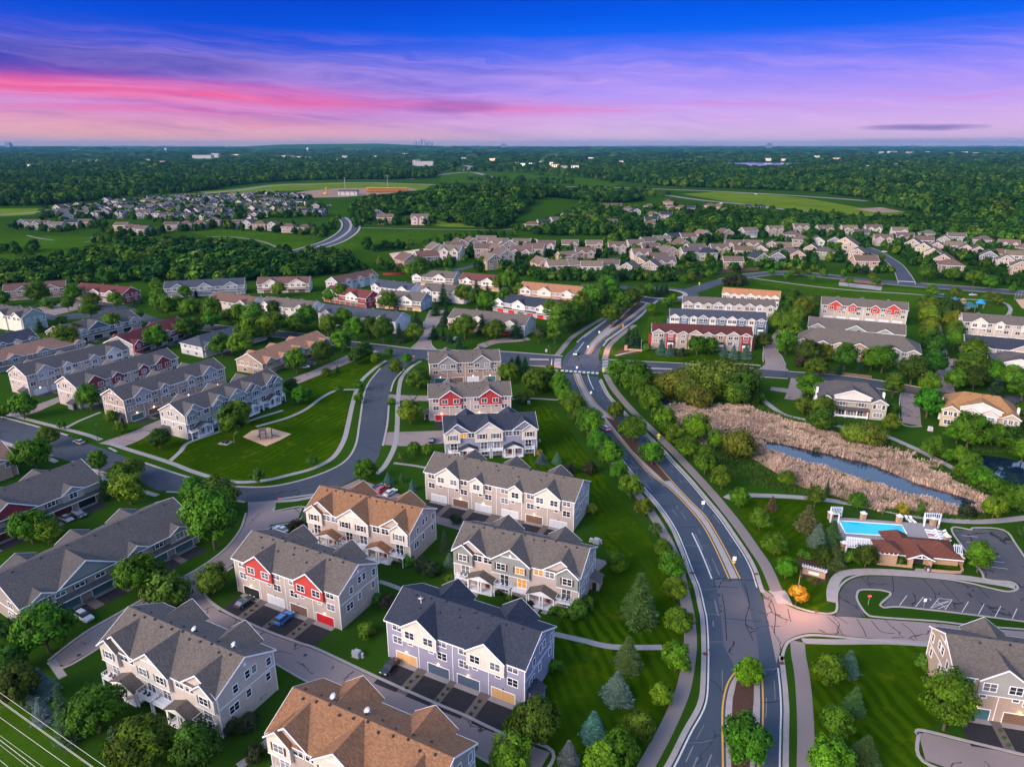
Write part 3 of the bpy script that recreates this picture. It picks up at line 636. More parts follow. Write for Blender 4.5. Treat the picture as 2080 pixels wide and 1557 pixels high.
path([(1126, 1287), (1180, 1299), (1245, 1313), (1345, 1314)], 1.6)
path([(785, 732), (761, 748), (734, 773), (723, 796), (715, 825), (707, 862), (698, 895), (677, 928), (638, 950), (580, 966), (540, 975), (485, 979), (442, 972), (391, 957), (342, 938), (253, 910), (221, 899)], 1.8)
path([(205, 893), (167, 880), (81, 858), (-20, 832)], 1.8)
path([(721, 791), (683, 793), (651, 809), (621, 831), (581, 849), (520, 866)], 1.6)
path([(345, 936), (366, 917), (383, 899), (440, 878), (520, 850), (575, 833)], 1.6)
path([(855, 733), (834, 746), (817, 765), (811, 785), (808, 820), (807, 860), (804, 895), (796, 920), (780, 948), (764, 962)], 1.8)
path([(130, 871), (160, 855), (204, 837)], 1.4); path([(-20, 893), (60, 915), (115, 938)], 1.7); path([(178, 950), (229, 977), (300, 1000), (320, 1006)], 1.7)
path([(1460, 735), (1545, 742)], 1.6); path([(1250, 722), (1290, 713), (1330, 707)], 1.6); path([(560, 1018), (600, 1015), (640, 1008)], 1.6)
path([(1150, 753), (1300, 771), (1420, 768)], 1.4) if False else None
path([(484, 1556), (520, 1530), (552, 1495)], 1.6); path([(104, 1341), (128, 1375)], 1.5); path([(1040, 810), (1080, 809), (1135, 812)], 1.4); path([(800, 940), (840, 945), (866, 950)], 1.2)
path([(1250, 588), (1225, 600)], 1.5); path([(1530, 565), (1640, 580), (1740, 590), (1850, 597), (1960, 607), (2030, 612), (2052, 625), (2048, 640)], 2.2)
path([(770, 1180), (800, 1190), (830, 1203)], 1.3); path([(960, 1216), (972, 1195)], 1.3); path([(1086, 1243), (1098, 1222)], 1.3); path([(1104, 1246), (1118, 1226)], 1.3)
struct('pavement', pw, 'concrete')
mb = MB(); strip(mb, W([(1690.6, 1222), (1690, 1196), (1704, 1170), (1734, 1161), (1791.6, 1160), (1868.5, 1165), (1957.5, 1173), (2037, 1185), (2062, 1191)], 6), 2.3, 0.06, 0.06); struct('pavement', mb, 'kerb_concrete')
mb = MB(); strip(mb, W([(1594, 1226), (1586, 1208), (1580, 1200)], 3), 3.4, 0.07, 0.06); flat(mb, [at(1852, 1168), at(1860, 1154), at(1876, 1155), at(1894, 1171)], 0.075); struct('pavement', mb, 'kerb_concrete')

# pond, pool water, beds
area('pond_water', [(1550, 897), (1584, 900), (1640, 912), (1689, 923), (1775, 944), (1851, 977), (1964, 1012), (1982, 1022), (1950, 1031), (1872, 1011), (1809, 998), (1767, 982), (1703, 963), (1668, 949), (1618, 938), (1590, 926), (1556, 914)], 'pond_water', 0.03, True)
area('pond_water', [(1990, 925), (2080, 938), (2110, 960), (2110, 1000), (2060, 982), (2010, 955)], 'pond_water', 0.03, True)
area('pond_water', [(1325, 806), (1340, 806), (1360, 815), (1440, 820), (1440, 826), (1345, 822)], 'pond_water', 0.03)
REED = [(1345, 825), (1400, 824), (1440, 824), (1500, 826), (1560, 848), (1620, 862), (1700, 880), (1760, 900), (1840, 922), (1900, 955), (1960, 985), (2000, 1010), (2010, 1035), (1950, 1045), (1900, 1042), (1850, 1036), (1790, 1030), (1740, 1022), (1690, 1005), (1620, 985), (1560, 950), (1520, 925), (1470, 905), (1420, 900), (1390, 880), (1365, 850)]
PONDPX = [(1550, 897), (1584, 900), (1640, 912), (1689, 923), (1775, 944), (1851, 977), (1964, 1012), (1982, 1022), (1950, 1031), (1872, 1011), (1809, 998), (1767, 982), (1703, 963), (1668, 949), (1618, 938), (1590, 926), (1556, 914)]
area('marsh_ground', REED, 'dirt', 0.012, True)
mb = MB(); mb.sh = []
rr = random.Random(3); poly = [at(*p) for p in REED]; pond = [at(*p) for p in PONDPX]
x0, x1 = min(p[0] for p in poly), max(p[0] for p in poly); y0, y1 = min(p[1] for p in poly), max(p[1] for p in poly)
n = 0
edge2 = [at(*p) for p in ((1990, 925), (2060, 925), (2080, 938), (2110, 960), (2110, 975), (2085, 1000), (2060, 982), (2010, 955))]
while n < 8500:
    x, y = rr.uniform(x0, x1 + 20), rr.uniform(y0, y1)
    jx, jy = 2.2 * math.sin(x * .31 + y * .17) + 1.6 * math.sin(y * .71) + rr.gauss(0, .7), 1.8 * math.sin(x * .23 - y * .37) + 1.2 * math.sin(x * .9) + rr.gauss(0, .7)
    if not inside(x + jx, y + jy, poly) or inside(x + jx * .35, y + jy * .35, pond) or inside(x, y, pond) and rr.random() < .9: continue
    if math.sin(x * .12 + 1) * math.sin(y * .16 + x * .05) > .62 and rr.random() < .7: continue
    n += 1; s = 0.75 + 0.5 * rr.random() + 0.3 * math.sin(x * .35) * math.sin(y * .3); tone = rr.random()
    for k in range(9):
        a = rr.uniform(0, 6.28); ln = rr.uniform(.15, .7); h = s * rr.uniform(.7, 1.35); wd = 0.10 + .06 * rr.random()
        bx, by = x + rr.gauss(0, .35), y + rr.gauss(0, .35); dx, dy = math.cos(a), math.sin(a)
        mb.face([(bx - dy * wd, by + dx * wd, 0), (bx + dy * wd, by - dx * wd, 0), (bx + dx * ln + dy * wd * .7, by + dy * ln - dx * wd * .7, h), (bx + dx * ln - dy * wd * .5, by + dy * ln + dx * wd * .5, h * .97)]); mb.sh.append(min(1, max(0, tone * .6 + rr.random() * .5 - .1)))
o = build('reeds', mb, 'reed'); o['kind'] = 'stuff'; o['label'] = 'dry tan cattail reeds standing round the long narrow pond'; o['category'] = 'reeds'

mb = MB(); mb.sh = []; rw = random.Random(8); n = 0
WEED = [[(1400, 900), (1470, 908), (1520, 930), (1560, 955), (1620, 990), (1700, 1010), (1740, 1026), (1700, 1014), (1600, 1002), (1530, 985), (1480, 960), (1440, 935)], [(1500, 824), (1560, 845), (1620, 860), (1700, 878), (1760, 897), (1840, 918), (1900, 952), (1960, 982), (2000, 1006), (2030, 1000), (1960, 972), (1890, 935), (1840, 908), (1770, 884), (1690, 868), (1620, 852), (1560, 832), (1530, 815)], [(1345, 825), (1365, 850), (1390, 880), (1420, 902), (1400, 905), (1370, 885), (1340, 850), (1325, 830)], [(1740, 1024), (1800, 1034), (1880, 1044), (1960, 1050), (2010, 1038), (2040, 1020), (2050, 1040), (1980, 1054), (1880, 1049), (1800, 1038)], [(1975, 918), (2060, 918), (2110, 935), (2110, 926), (2050, 908), (1980, 908)]]
for pg in WEED:
    w_ = [at(*p) for p in pg]; x0, x1 = min(p[0] for p in w_), max(p[0] for p in w_); y0, y1 = min(p[1] for p in w_), max(p[1] for p in w_); k = 0
    while k < 900:
        x, y = rw.uniform(x0, x1), rw.uniform(y0, y1)
        if not inside(x, y, w_): continue
        k += 1; tone = rw.random()
        for q in range(7):
            a = rw.uniform(0, 6.28); ln = rw.uniform(.1, .5); h = rw.uniform(.35, 1.0); wd = .12; bx, by = x + rw.gauss(0, .4), y + rw.gauss(0, .4); dx, dy = math.cos(a), math.sin(a)
            mb.face([(bx - dy * wd, by + dx * wd, 0), (bx + dy * wd, by - dx * wd, 0), (bx + dx * ln, by + dy * ln, h)]); mb.sh.append(min(1, tone * .6 + rw.random() * .4))
o = build('weeds', mb, 'leaf', col=(.045, .10, .012)); o['kind'] = 'stuff'; o['label'] = 'tall green weeds along the edges of the reed bed'; o['category'] = 'weeds'
# ------------------------------------------------------------------ shared fittings (built once, copied with shared mesh data)
def window_mesh(w, h, sashes=2, lit=False, shutters=None):
    mb = MB(); f = 0.13; w *= 1.22; h *= 1.12
    mb.box(-w/2 - f, w/2 + f, -0.07, 0.0, h/2, h/2 + f); mb.box(-w/2 - f, w/2 + f, -0.09, 0.0, -h/2 - f, -h/2)
    mb.box(-w/2 - f, -w/2, -0.07, 0.0, -h/2, h/2); mb.box(w/2, w/2 + f, -0.07, 0.0, -h/2, h/2)
    for i in range(1, sashes): x = -w/2 + w * i / sashes; mb.box(x - .05, x + .05, -0.06, 0.0, -h/2, h/2)
    if h > 1.0: mb.box(-w/2, w/2, -0.05, -0.005, -.022, .022)
    mb.face([(-w/2, -0.02, -h/2), (w/2, -0.02, -h/2), (w/2, -0.02, h/2), (-w/2, -0.02, h/2)], 1)
    mats = ['frame_white', 'lit_glass' if lit else 'glass']
    if shutters:
        for s in (-1, 1): x = s * (w/2 + f + .24); mb.box(x - .2, x + .2, -0.06, 0.0, -h/2 - .05, h/2 + .05, 2)
        mats.append(shutters)
    return mb.mesh('window', mats)
simple('shutter_brown', (0.10, 0.035, 0.025), .6); simple('shutter_teal', (0.05, 0.09, 0.10), .6)
WIN = {'W': window_mesh(1.7, 1.4), 'N': window_mesh(.85, 1.4, 1), 'S': window_mesh(.8, .65, 1), 'T': window_mesh(2.6, 1.4, 3), 'SL': window_mesh(1.7, 2.1, 2),
       'WL': window_mesh(1.7, 1.4, 2, True), 'SLL': window_mesh(1.7, 2.1, 2, True), 'WB': window_mesh(1.7, 1.4, 2, False, 'shutter_brown'), 'WG': window_mesh(1.7, 1.4, 2, False, 'shutter_teal'), 'NL': window_mesh(.85, 1.4, 1, True),
       'WBL': window_mesh(1.7, 1.4, 2, True, 'shutter_brown'), 'P': window_mesh(1.0, 1.2, 2)}
def gdoor_mesh(w=4.9, h=2.25):
    mb = MB(); mb.box(-w/2 - .14, w/2 + .14, -.05, 0, h, h + .16); mb.box(-w/2 - .14, -w/2, -.05, 0, 0, h); mb.box(w/2, w/2 + .14, -.05, 0, 0, h)
    return mb.mesh('garage_door', ['frame_white'])
def gpanel_mesh(w=4.9, h=2.25):
    mb = MB(); mb.box(-w/2, w/2, -.03, 0, 0.01, h); return mb.mesh('door_panel', ['door'])
GD, GP = gdoor_mesh(), gpanel_mesh()
GDs, GPs = gdoor_mesh(2.6), gpanel_mesh(2.6)
mb = MB(); mb.box(-.5, .5, -.06, 0, 0, 2.1); FD = mb.mesh('front_door', ['door'])
mb = MB(); mb.box(-.1, .1, -.28, 0, 0, .28); LAMP = mb.mesh('wall_lamp', ['lamp_warm'])
mb = MB(); mb.box(-.09, .09, -.2, 0, 0, .25); LAMPOFF = mb.mesh('wall_lamp', ['dark_metal'])
mb = MB(); mb.box(-.16, .16, -.16, .16, -.1, .28); VENT = mb.mesh('roof_vent', ['dark_metal'])
mb = MB(); mb.lathe([(.05, .5), (.28, .56), (.42, .68), (.45, .72)], 14); mb.tube((0, 0, -.2), (0, 0, .52), .04); mb.tube((0, 0, .55), (.0, -.0, .95), .02)
DISH = mb.mesh('satellite_dish', ['white_paint'], True)
mb = MB(); mb.box(-.55, .55, -.18, 0, 0, .9); mb.box(.65, .95, -.15, 0, .1, .6); METER = mb.mesh('meter_box', ['steel'])

LAMPS = []
class House:
    """One building: an Empty at its base; x runs along the facade, y into the building."""
    def __init__(s, name, label, cat, A, B, he, L, D, ang=None, group=None, anchor='m'):
        s.he, s.D = he, D
        if ang is None:
            a, b = at(A[0], A[1], he), at(B[0], B[1], he)
            ang = math.atan2(b[1] - a[1], b[0] - a[0]); dist = math.hypot(b[0] - a[0], b[1] - a[1]); s.L = L or dist
            k = {'m': (dist - s.L) / 2, 'a': 0, 'b': dist - s.L}[anchor]
            o = (a[0] + math.cos(ang) * k, a[1] + math.sin(ang) * k)
        else:
            ang = R(ang); s.L = L
            if A: o = at(A[0], A[1], he)
            else:
                b = at(B[0], B[1], he); o = (b[0] - math.cos(ang) * L, b[1] - math.sin(ang) * L)
        s.o, s.ang = o, ang
        s.t = thing(name, label, cat, (o[0], o[1], 0), ang, group)
        s.roof = MB(); s.trim = MB(); s.lit = 0
    def w(s, x, y): c, n = math.cos(s.ang), math.sin(s.ang); return (s.o[0] + x * c - y * n, s.o[1] + x * n + y * c)
    def fit(s, name, me, x, z, side='f', y=0.0, col=None, depth=0.0):
        L, D = s.L, s.D
        if side == 'f': loc, rz = (x, -depth - .003, z), 0.0
        elif side == 'b': loc, rz = (x, D + depth + .003, z), math.pi
        elif side == 'l': loc, rz = (-depth - .003, x, z), -math.pi / 2
        else: loc, rz = (L + depth + .003, x, z), math.pi / 2
        return put(name, me, s.t, loc, rz, col)
    def body(s, col, rise, col2=None, z2=3.0, rc=(0.1, .09, .085), ov=.45, hip=0.0):
        L, D, he = s.L, s.D, s.he; s.tm = rise / (D / 2); zr = he + rise; s.zr = zr; s.rc = rc
        mb = MB()
        if hip: mb.box(0, L, 0, D, 0, he)
        else: mb.prism([(0, 0, 0), (0, 0, he), (0, D / 2, zr - .05), (0, D, he), (0, D, 0)], (L, 0, 0))
        if col2:
            mb2 = MB(); mb2.box(-.035, L + .035, -.035, D + .035, 0, z2); build('lower_wall', mb2, 'siding', s.t, col2)
        build('wall', mb, 'siding', s.t, col)
        e = .4; ez = he - ov * s.tm + .12; rz = zr + .12
        if hip:
            h = hip
            s.roof.slab([(-ov, -ov, ez), (L + ov, -ov, ez), (L - h, D / 2, rz), (h, D / 2, rz)], .15)
            s.roof.slab([(L + ov, D + ov, ez), (-ov, D + ov, ez), (h, D / 2, rz), (L - h, D / 2, rz)], .15)
            s.roof.slab([(-ov, D + ov, ez), (-ov, -ov, ez), (h, D / 2, rz)], .15); s.roof.slab([(L + ov, -ov, ez), (L + ov, D + ov, ez), (L - h, D / 2, rz)], .15)
            s.trim.box(-ov, L + ov, -ov - .06, -ov - .002, ez - .26, ez - .03)
            s.trim.box(L + ov + .002, L + ov + .06, -ov, D + ov, ez - .26, ez - .03); s.trim.box(-ov - .06, -ov - .002, -ov, D + ov, ez - .26, ez - .03)
        else:
            s.roof.slab([(-e, -ov, ez), (L + e, -ov, ez), (L + e, D / 2, rz), (-e, D / 2, rz)], .16)
            s.roof.slab([(L + e, D + ov, ez), (-e, D + ov, ez), (-e, D / 2, rz), (L + e, D / 2, rz)], .16)
            t = s.trim
            t.box(-e, L + e, -ov - .08, -ov - .003, ez - .26, ez - .02); t.box(-e, L + e, D + ov + .003, D + ov + .08, ez - .26, ez - .02)
            for x0, x1 in ((-e - .07, -e - .003), (L + e + .003, L + e + .07)):   # rake boards
                for y0, y1 in ((-ov, D / 2), (D + ov, D / 2)):
                    t.prism([(x0, y0, ez - .30), (x0, y0, ez + .03), (x0, y1, rz + .03), (x0, y1, rz - .30)], (x1 - x0, 0, 0))
            for x in (0, L):                                                  # corner boards
                for y in (0, D): t.box(x - .08, x + .08, y - .08, y + .08, 0, he - .2)
    def band(s, z, sides='lr'):
        for c in sides:
            if c == 'l': s.trim.box(-.05, -.003, .09, s.D - .09, z, z + .2)
            elif c == 'r': s.trim.box(s.L + .003, s.L + .05, .09, s.D - .09, z, z + .2)
            else: s.trim.box(.09, s.L - .09, -.05, -.003, z, z + .2)
    def gable(s, x, w, p, zb, col, tg=.72, side='f', he=None, wall=True, vent=False, truss=False, rc=None):
        he = he or s.he; zr = he + w / 2 * tg; hf = w / 2 + .35; ez = he - .35 * tg + .16; rz = zr + .16; D = s.D
        f = (lambda y: y) if side == 'f' else (lambda y: D - y)
        yr = min((rz - s.he - .12) / s.tm, D / 2); ye = (ez - s.he - .12) / s.tm; pf = -p - .4
        for sg in (-1, 1):
            q = [(x + sg * hf, f(pf), ez), (x, f(pf), rz), (x, f(yr), rz), (x + sg * hf, f(max(ye, -.4)), ez)]
            if (sg > 0) == (side == 'f'): q.reverse()
            s.roof.slab(q, .15)
            y0, y1 = f(pf - .07), f(pf - .003)
            s.trim.prism([(x + sg * hf, y0, ez - .3), (x + sg * hf, y0, ez + .04), (x, y0, rz + .04), (x, y0, rz - .3)], (0, y1 - y0, 0))
        if wall:
            g = MB(); y0 = f(-max(p, .03)); y1 = f(.3)
            g.prism([(x - w/2, y0, zb), (x + w/2, y0, zb), (x + w/2, y0, he), (x, y0, zr), (x - w/2, y0, he)], (0, y1 - y0, 0))
            build('gable_bay' if p > .2 else 'gable_front', g, 'siding', s.t, col)
            if p > .2:
                yy = sorted((f(-p - .04), f(-p + .3))); s.trim.box(x - w/2 - .05, x + w/2 + .05, yy[0], yy[1], zb - .16, zb + .02)
        if vent: yy = sorted((f(-p - .06), f(-p - .004))); s.trim.box(x - .25, x + .25, yy[0], yy[1], he + w * tg * .18, he + w * tg * .18 + .7)
        if truss: yy = sorted((f(-p - .1), f(-p - .035))); s.trim.box(x - w * .30, x + w * .30, yy[0], yy[1], he + w * tg * .17, he + w * tg * .17 + .16)
    def win(s, kind, x, z, side='f', depth=0.0):
        me = WIN[kind]; w = s.fit('window' if not kind.startswith('SL') else 'sliding_door', me, x, z, side, depth=depth)
        if kind in ('WL', 'SLL', 'NL', 'WBL'): w['label'] = 'lit up in warm yellow'
        return w
    def garage(s, x, col, lit=False, small=False, depth=0.0, lamp=True):
        d = s.fit('garage_door', GDs if small else GD, x, 0.03, depth=depth); put('door_panel', GPs if small else GP, d, (0, 0, 0), 0, col)
        if lamp: s.fit('wall_lamp', LAMP if lit else LAMPOFF, x, 2.62, depth=depth)
        if lit: LAMPS.append(s.w(x, -depth - .6) + (2.55,))
    def finish(s, rc=None):
        build('roof', s.roof, 'shingle', s.t, rc or s.rc); build('trim', s.trim, 'white_paint', s.t)
    def vents(s, xs, y=None, side='f'):
        for i, x in enumerate(xs):
            yy = (y if y is not None else s.D / 2 - 1.0) if side == 'f' else s.D / 2 + .8
            yy += (i % 3) * .35
            z = s.he + (yy if yy < s.D / 2 else s.D - yy) * s.tm + .12
            put('roof_vent', VENT, s.t, (x, yy, z))
    def dish(s, x, y, rz=0.6):
        z = s.he + (y if y < s.D / 2 else s.D - y) * s.tm + .12
        o = put('satellite_dish', DISH, s.t, (x, y, z), rz, sc=1.4); o.rotation_euler = (R(-38), 0, rz)
    def endwall(s, side, lit=(), simple_=False):
        D, he = s.D, s.he; q = [('N', .30, .83), ('N', .52, .93), ('N', .64, .93), ('N', .90, .83), ('W' if not simple_ else 'N', .24, .44), ('N', .5, .50), ('N', .86, .5)]
        for i, (k, f, g) in enumerate(q): s.win(k if i not in lit else 'NL', D * f, he * g, side)
    def pads(s, xs, gap=True, ln=7.6, w=5.4):
        mb = MB(); ap = MB(); gv = MB()
        for x in xs:
            flat(mb, [s.w(x - w/2, -1.3), s.w(x - w/2, -ln), s.w(x + w/2, -ln), s.w(x + w/2, -1.3)], 0.03)
            flat(ap, [s.w(x - w/2, 0), s.w(x - w/2, -1.3), s.w(x + w/2, -1.3), s.w(x + w/2, 0)], 0.034)
        if gap:
            for a, b in zip(xs[:-1], xs[1:]):
                if b - a - w > .6: flat(gv, [s.w(a + w/2, -.1), s.w(a + w/2, -ln + .2), s.w(b - w/2, -ln + .2), s.w(b - w/2, -.1)], 0.022)
        struct('driveway', mb, 'new_asphalt'); struct('driveway_apron', ap, 'concrete')
        if gv.f: struct('gravel_strip', gv, 'rock_bed')
    def lean_to(s, side, y, w=3.2, d=2.2, col=None, he=2.5):
        L, D = s.L, s.D; x0, x1 = ((-d, 0) if side == 'l' else (L, L + d)); m = MB()
        o, i_ = (x0, x1) if side == 'l' else (x1, x0)
        m.prism([(o, y, 0), (o, y, he), (i_, y, he + .9), (i_, y, 0)], (0, w, 0)); e = build('entry_porch', m, 'siding', s.t, col)
        r = MB(); oo = o + (-.35 if side == 'l' else .35); q = [(oo, y - .3, he + .02), (i_, y - .3, he + 1.05), (i_, y + w + .3, he + 1.05), (oo, y + w + .3, he + .02)]
        if side == 'r': q = q[::-1]
        q = q if side == 'r' else q[::-1]
        r.slab(q, .14); build('porch_roof', r, 'shingle', e, s.rc)
        dd = put('front_door', FD, e, ((x0 + x1) / 2, y - .004, .05), 0, (.03, .02, .02))

def jit(c, k=.06): return tuple(max(0, min(1, x * (1 + rnd.uniform(-k, k)))) for x in c)
TAUPE = (0.50, 0.405, 0.36); CREAM = (0.76, 0.68, 0.58); WHITE = (0.74, 0.69, 0.65); TAN = (0.46, 0.34, 0.25); LAV = (0.31, 0.295, 0.42); SAGE = (0.25, 0.27, 0.25); RED = (0.52, 0.035, 0.025); DRED = (0.30, 0.012, 0.028)
LGRAY = (0.46, 0.45, 0.47); BLUE = (0.10, 0.16, 0.26); TEAL = (0.08, 0.15, 0.16); BRICK = (0.36, 0.21, 0.15)
R_TAN = (0.108, 0.092, 0.081); R_GRAY = (0.072, 0.067, 0.068); R_ORANGE = (0.22, 0.112, 0.058); R_NAVY = (0.028, 0.034, 0.052); R_RED = (0.075, 0.022, 0.020); R_BROWN = (0.12, 0.065, 0.048); R_BLUE = (0.046, 0.055, 0.075)
D_WHITE = (0.62, 0.62, 0.66); D_BROWN = (0.17, 0.095, 0.06); D_TAN = (0.62, 0.37, 0.16); D_BLUE = (0.07, 0.105, 0.16); D_RED = (0.52, 0.01, 0.015); D_TEAL = (0.05, 0.13, 0.14); D_DARK = (0.012, 0.012, 0.012)  # darkest panel: on open garages the inner shade is painted as its colour

def garage_row(name, label, A, B, wall, gcols, doors, rc, six=False, ang=None, lits=(), endl=True, endr=True, entry=None, wlit=(), pads=True, vents=False, ln=7.6, gtop=None, anchor='m', group='three-storey townhouse rows'):
    L = 46.2 if six else 31.2
    h = House(name, label, 'townhouse row', A, B, 9.3, L, 13.2, ang, group, anchor); h.body(wall, 3.45, rc=rc)
    if six:
        gs = [(.165, 7.6), (.37, 4.3), (.63, 4.3), (.835, 7.6)]; top = [.045, .12, .21, .275, .37, .445, .555, .63, .725, .79, .88, .955]; mid = [.045, .275, .445, .555, .725, .955]; sm = [.11, .225, .39, .61, .775, .89]; dr = [.095, .25, .41, .59, .75, .905]
    else:
        gs = [(.26, 8.2), (.74, 8.2)]; top = [.08, .19, .33, .42, .58, .67, .81, .92]; mid = [.08, .42, .58, .92]; sm = [.18, .34, .66, .82]; dr = [.145, .39, .61, .855]
    for i, (f, w) in enumerate(gs): h.gable(f * L, w, .6, 6.05, gcols[i % len(gcols)])
    for i, f in enumerate(top):
        g = any(abs(f * L - a * L) < w / 2 for a, w in gs)
        h.win('WL' if i in wlit else 'W', f * L, 8.15 if not g else 7.75, 'f', .6 if g else 0)
    for f in mid: h.win('W', f * L, 5.05)
    for f in sm: h.win('S', f * L, 5.25)
    for i, f in enumerate(dr): h.garage(f * L, doors[i % len(doors)], i in lits)
    for f in ((.245, .5, .755) if not six else (.165, .33, .5, .67, .835)): h.trim.box(f * L - .07, f * L + .07, -.08, -.003, .1, 5.9 if f != .5 else 9.0)
    for f, w in (((.26, 8), (.74, 8)) if not six else ((.2, 7), (.5, 8), (.8, 7))): h.gable(f * L, w, 1.2, 0, wall, .72, 'b')
    h.band(5.9)
    if endl: h.endwall('l')
    if endr: h.endwall('r')
    for sd in 'lr': h.fit('gable_vent', VENTW, h.D / 2, 11.0, sd); h.trim.box(-.055 if sd == 'l' else L + .003, -.003 if sd == 'l' else L + .055, 4.2, 9.0, 10.5, 10.66)
    if entry: h.lean_to(entry, 1.2, col=wall)
    if endr: h.fit('meter_box', METER, 4.6, .9, 'r')
    if vents: h.vents([L * k / 9 for k in range(1, 9)]); h.vents([L * (k + .3) / 7 for k in range(1, 6)], 3.6); h.vents([L * (k + .6) / 10 for k in range(1, 9)], side='b')
    if pads: h.pads([f * L for f in dr], ln=ln)
    h.finish(); return h
mb = MB(); mb.box(-.25, .25, -.06, 0, -.35, .35); VENTW = mb.mesh('gable_vent', ['frame_white'])

CHAIR = []
def porch_row(name, label, A, B, wall, baycol, rc, six=False, ang=None, litwin=(), litslide=(), endl=True, endr=True, entry=None, vents=False, shut='WB', anchor='m', endwall=None, group='three-storey townhouse rows', short=''):
    L = 46.2 if six else 31.2
    h = House(name, label, 'townhouse row', A, B, 9.3, L, 13.2, ang, group, anchor); h.body(wall, 3.45, rc=rc)
    if six: bays = [(.055, 4.6), (.30, 4.6), (.70, 4.6), (.945, 4.6)]; wide = [(.5, 8.6)]; pl = [.135, .385, .615, .865]; sl = [.05, .22, .31, .45, .55, .69, .78, .95]; up = [.12, .20, .38, .62, .80, .88]; ub = [.055, .30, .45, .55, .70, .945]
    else: bays = [(.085, 5.0), (.915, 5.0)]; wide = [(.475, 9.4)]; pl = [.245, .735]; sl = [.095, .42, .56, .905]; up = [.20, .285, .69, .775]; ub = [.085, .40, .55, .915]
    for f, w in bays:
        h.gable(f * L, w, .7, 5.75, baycol, .78); sg = 1 if f < .5 else -1
        h.gable(f * L + sg * 1.6, 8.2, 0.05, 9.0, wall, .72, wall=True)
    for f, w in wide: h.gable(f * L, w, .7, 5.75, baycol, .72, vent=True, truss=True)
    for i, f in enumerate(ub): h.win((shut + 'L') if i in litwin and shut == 'WB' else shut, f * L, 7.6, 'f', .7)
    for i, f in enumerate(up): h.win('WL' if i + 10 in litwin else 'W', f * L, 7.95)
    rail = MB()
    for i, f in enumerate(sl):
        h.win('SLL' if i in litslide else 'SL', f * L, 4.0); b = MB(); x = f * L; w2, d = 1.95, 2.0
        b.box(x - w2, x + w2, -d, 0, 2.55, 2.75)
        for px in (x - w2 + .1, x + w2 - .1): b.box(px - .11, px + .11, -d, -d + .22, 0, 2.55)
        b.box(x - w2, x + w2, -d, -d + .07, 3.62, 3.72); b.box(x - w2, x - w2 + .07, -d, 0, 3.62, 3.72); b.box(x + w2 - .07, x + w2, -d, 0, 3.62, 3.72)
        n = 12
        for k in range(n + 1): xx = x - w2 + .035 + (2 * w2 - .07) * k / n; b.box(xx - .03, xx + .03, -d + .01, -d + .06, 2.75, 3.62)
        for k in range(5):
            yy = -d + d * k / 5
            for xx in (x - w2 + .035, x + w2 - .035): b.box(xx - .025, xx + .025, yy, yy + .05, 2.75, 3.62)
        bo = build('balcony', b, 'white_paint', h.t)
        h.win('W' if i % 2 else 'S', x + .2, 1.35)
        if i % 3 != 2:
            r1_ = random.Random(i * 7 + len(label)); x1 = x + r1_.uniform(-1.0, .2); red = 'orange roof, cream' in label and i == 1
            for cx_ in (x1, x1 + 1.05):
                lb = '%s patio chair on a white balcony of the %s' % ('red' if red else 'dark', short); ct = thing('patio_chair', lb, 'chair', h.w(cx_, -1.2) + (2.75,), h.ang, lb.replace('chair', 'chairs'))
                if not CHAIR:
                    c = MB(); c.box(-.26, .26, -.3, .25, .37, .47); CHAIR.append(c.mesh('seat', ['matte'])); c = MB(); c.box(-.26, .26, .22, .3, .45, .95); CHAIR.append(c.mesh('backrest', ['matte'])); c = MB(); c.box(-.03, .03, -.03, .03, 0, .37); CHAIR.append(c.mesh('leg', ['matte']))
                cc = (.5, .02, .02) if red else (.03, .03, .035) if i % 2 else (.12, .07, .05)
                put('seat', CHAIR[0], ct, col=cc); put('backrest', CHAIR[1], ct, col=cc)
                for a in (-.22, .22):
                    for b in (-.26, .22): put('leg', CHAIR[2], ct, (a, b, 0), col=cc)
    for f in pl:
        x = f * L; w = 6.4; d = 2.3; p = MB(); hz = 3.55; zr = hz + w / 2 * .45
        p.box(x - w/2, x + w/2, -d, 0, 0, .45)
        for px in (-w/2 + .2, -.35, .35, w/2 - .2): p.box(x + px - .17, x + px + .17, -d + .05, -d + .39, .45, hz)
        p.prism([(x - w/2, -d, hz), (x + w/2, -d, hz), (x, -d, zr)], (0, .12, 0)); p.box(x - w/2, x + w/2, -d, -d + .2, hz - .3, hz)
        po = build('porch', p, 'white_paint', h.t)
        r = MB()
        for sg in (-1, 1):
            q = [(x + sg * (w/2 + .35), -d - .3, hz - .06), (x, -d - .3, zr + .1), (x, 0, zr + .1), (x + sg * (w/2 + .35), 0, hz - .06)]
            r.slab(q if sg < 0 else q[::-1], .14)
        build('porch_roof', r, 'shingle', po, rc)
        for sg in (-1, 1): put('front_door', FD, po, (x + sg * 1.0, -.004, .46), 0, (.22, .02, .02)); h.win('S', x + sg * 2.3, 2.0)
    for f, w in (((.26, 8), (.74, 8)) if not six else ((.2, 8), (.5, 8), (.8, 8))): h.gable(f * L, w, 1.0, 0, wall, .72, 'b')
    for f in (.5,) if not six else (.33, .67): pass
    h.band(5.9)
    if endl: h.endwall('l')
    if endr: h.endwall('r')
    for sd in 'lr': h.fit('gable_vent', VENTW, h.D / 2, 11.0, sd)
    if endr: h.fit('meter_box', METER, 9.5, .9, 'r')
    if entry: h.lean_to(entry, 9.2, col=wall)
    if vents: h.vents([L * (k + .5) / 10 for k in range(9)], side='b'); h.vents([L * k / 12 for k in range(1, 12)])
    h.finish(); return h

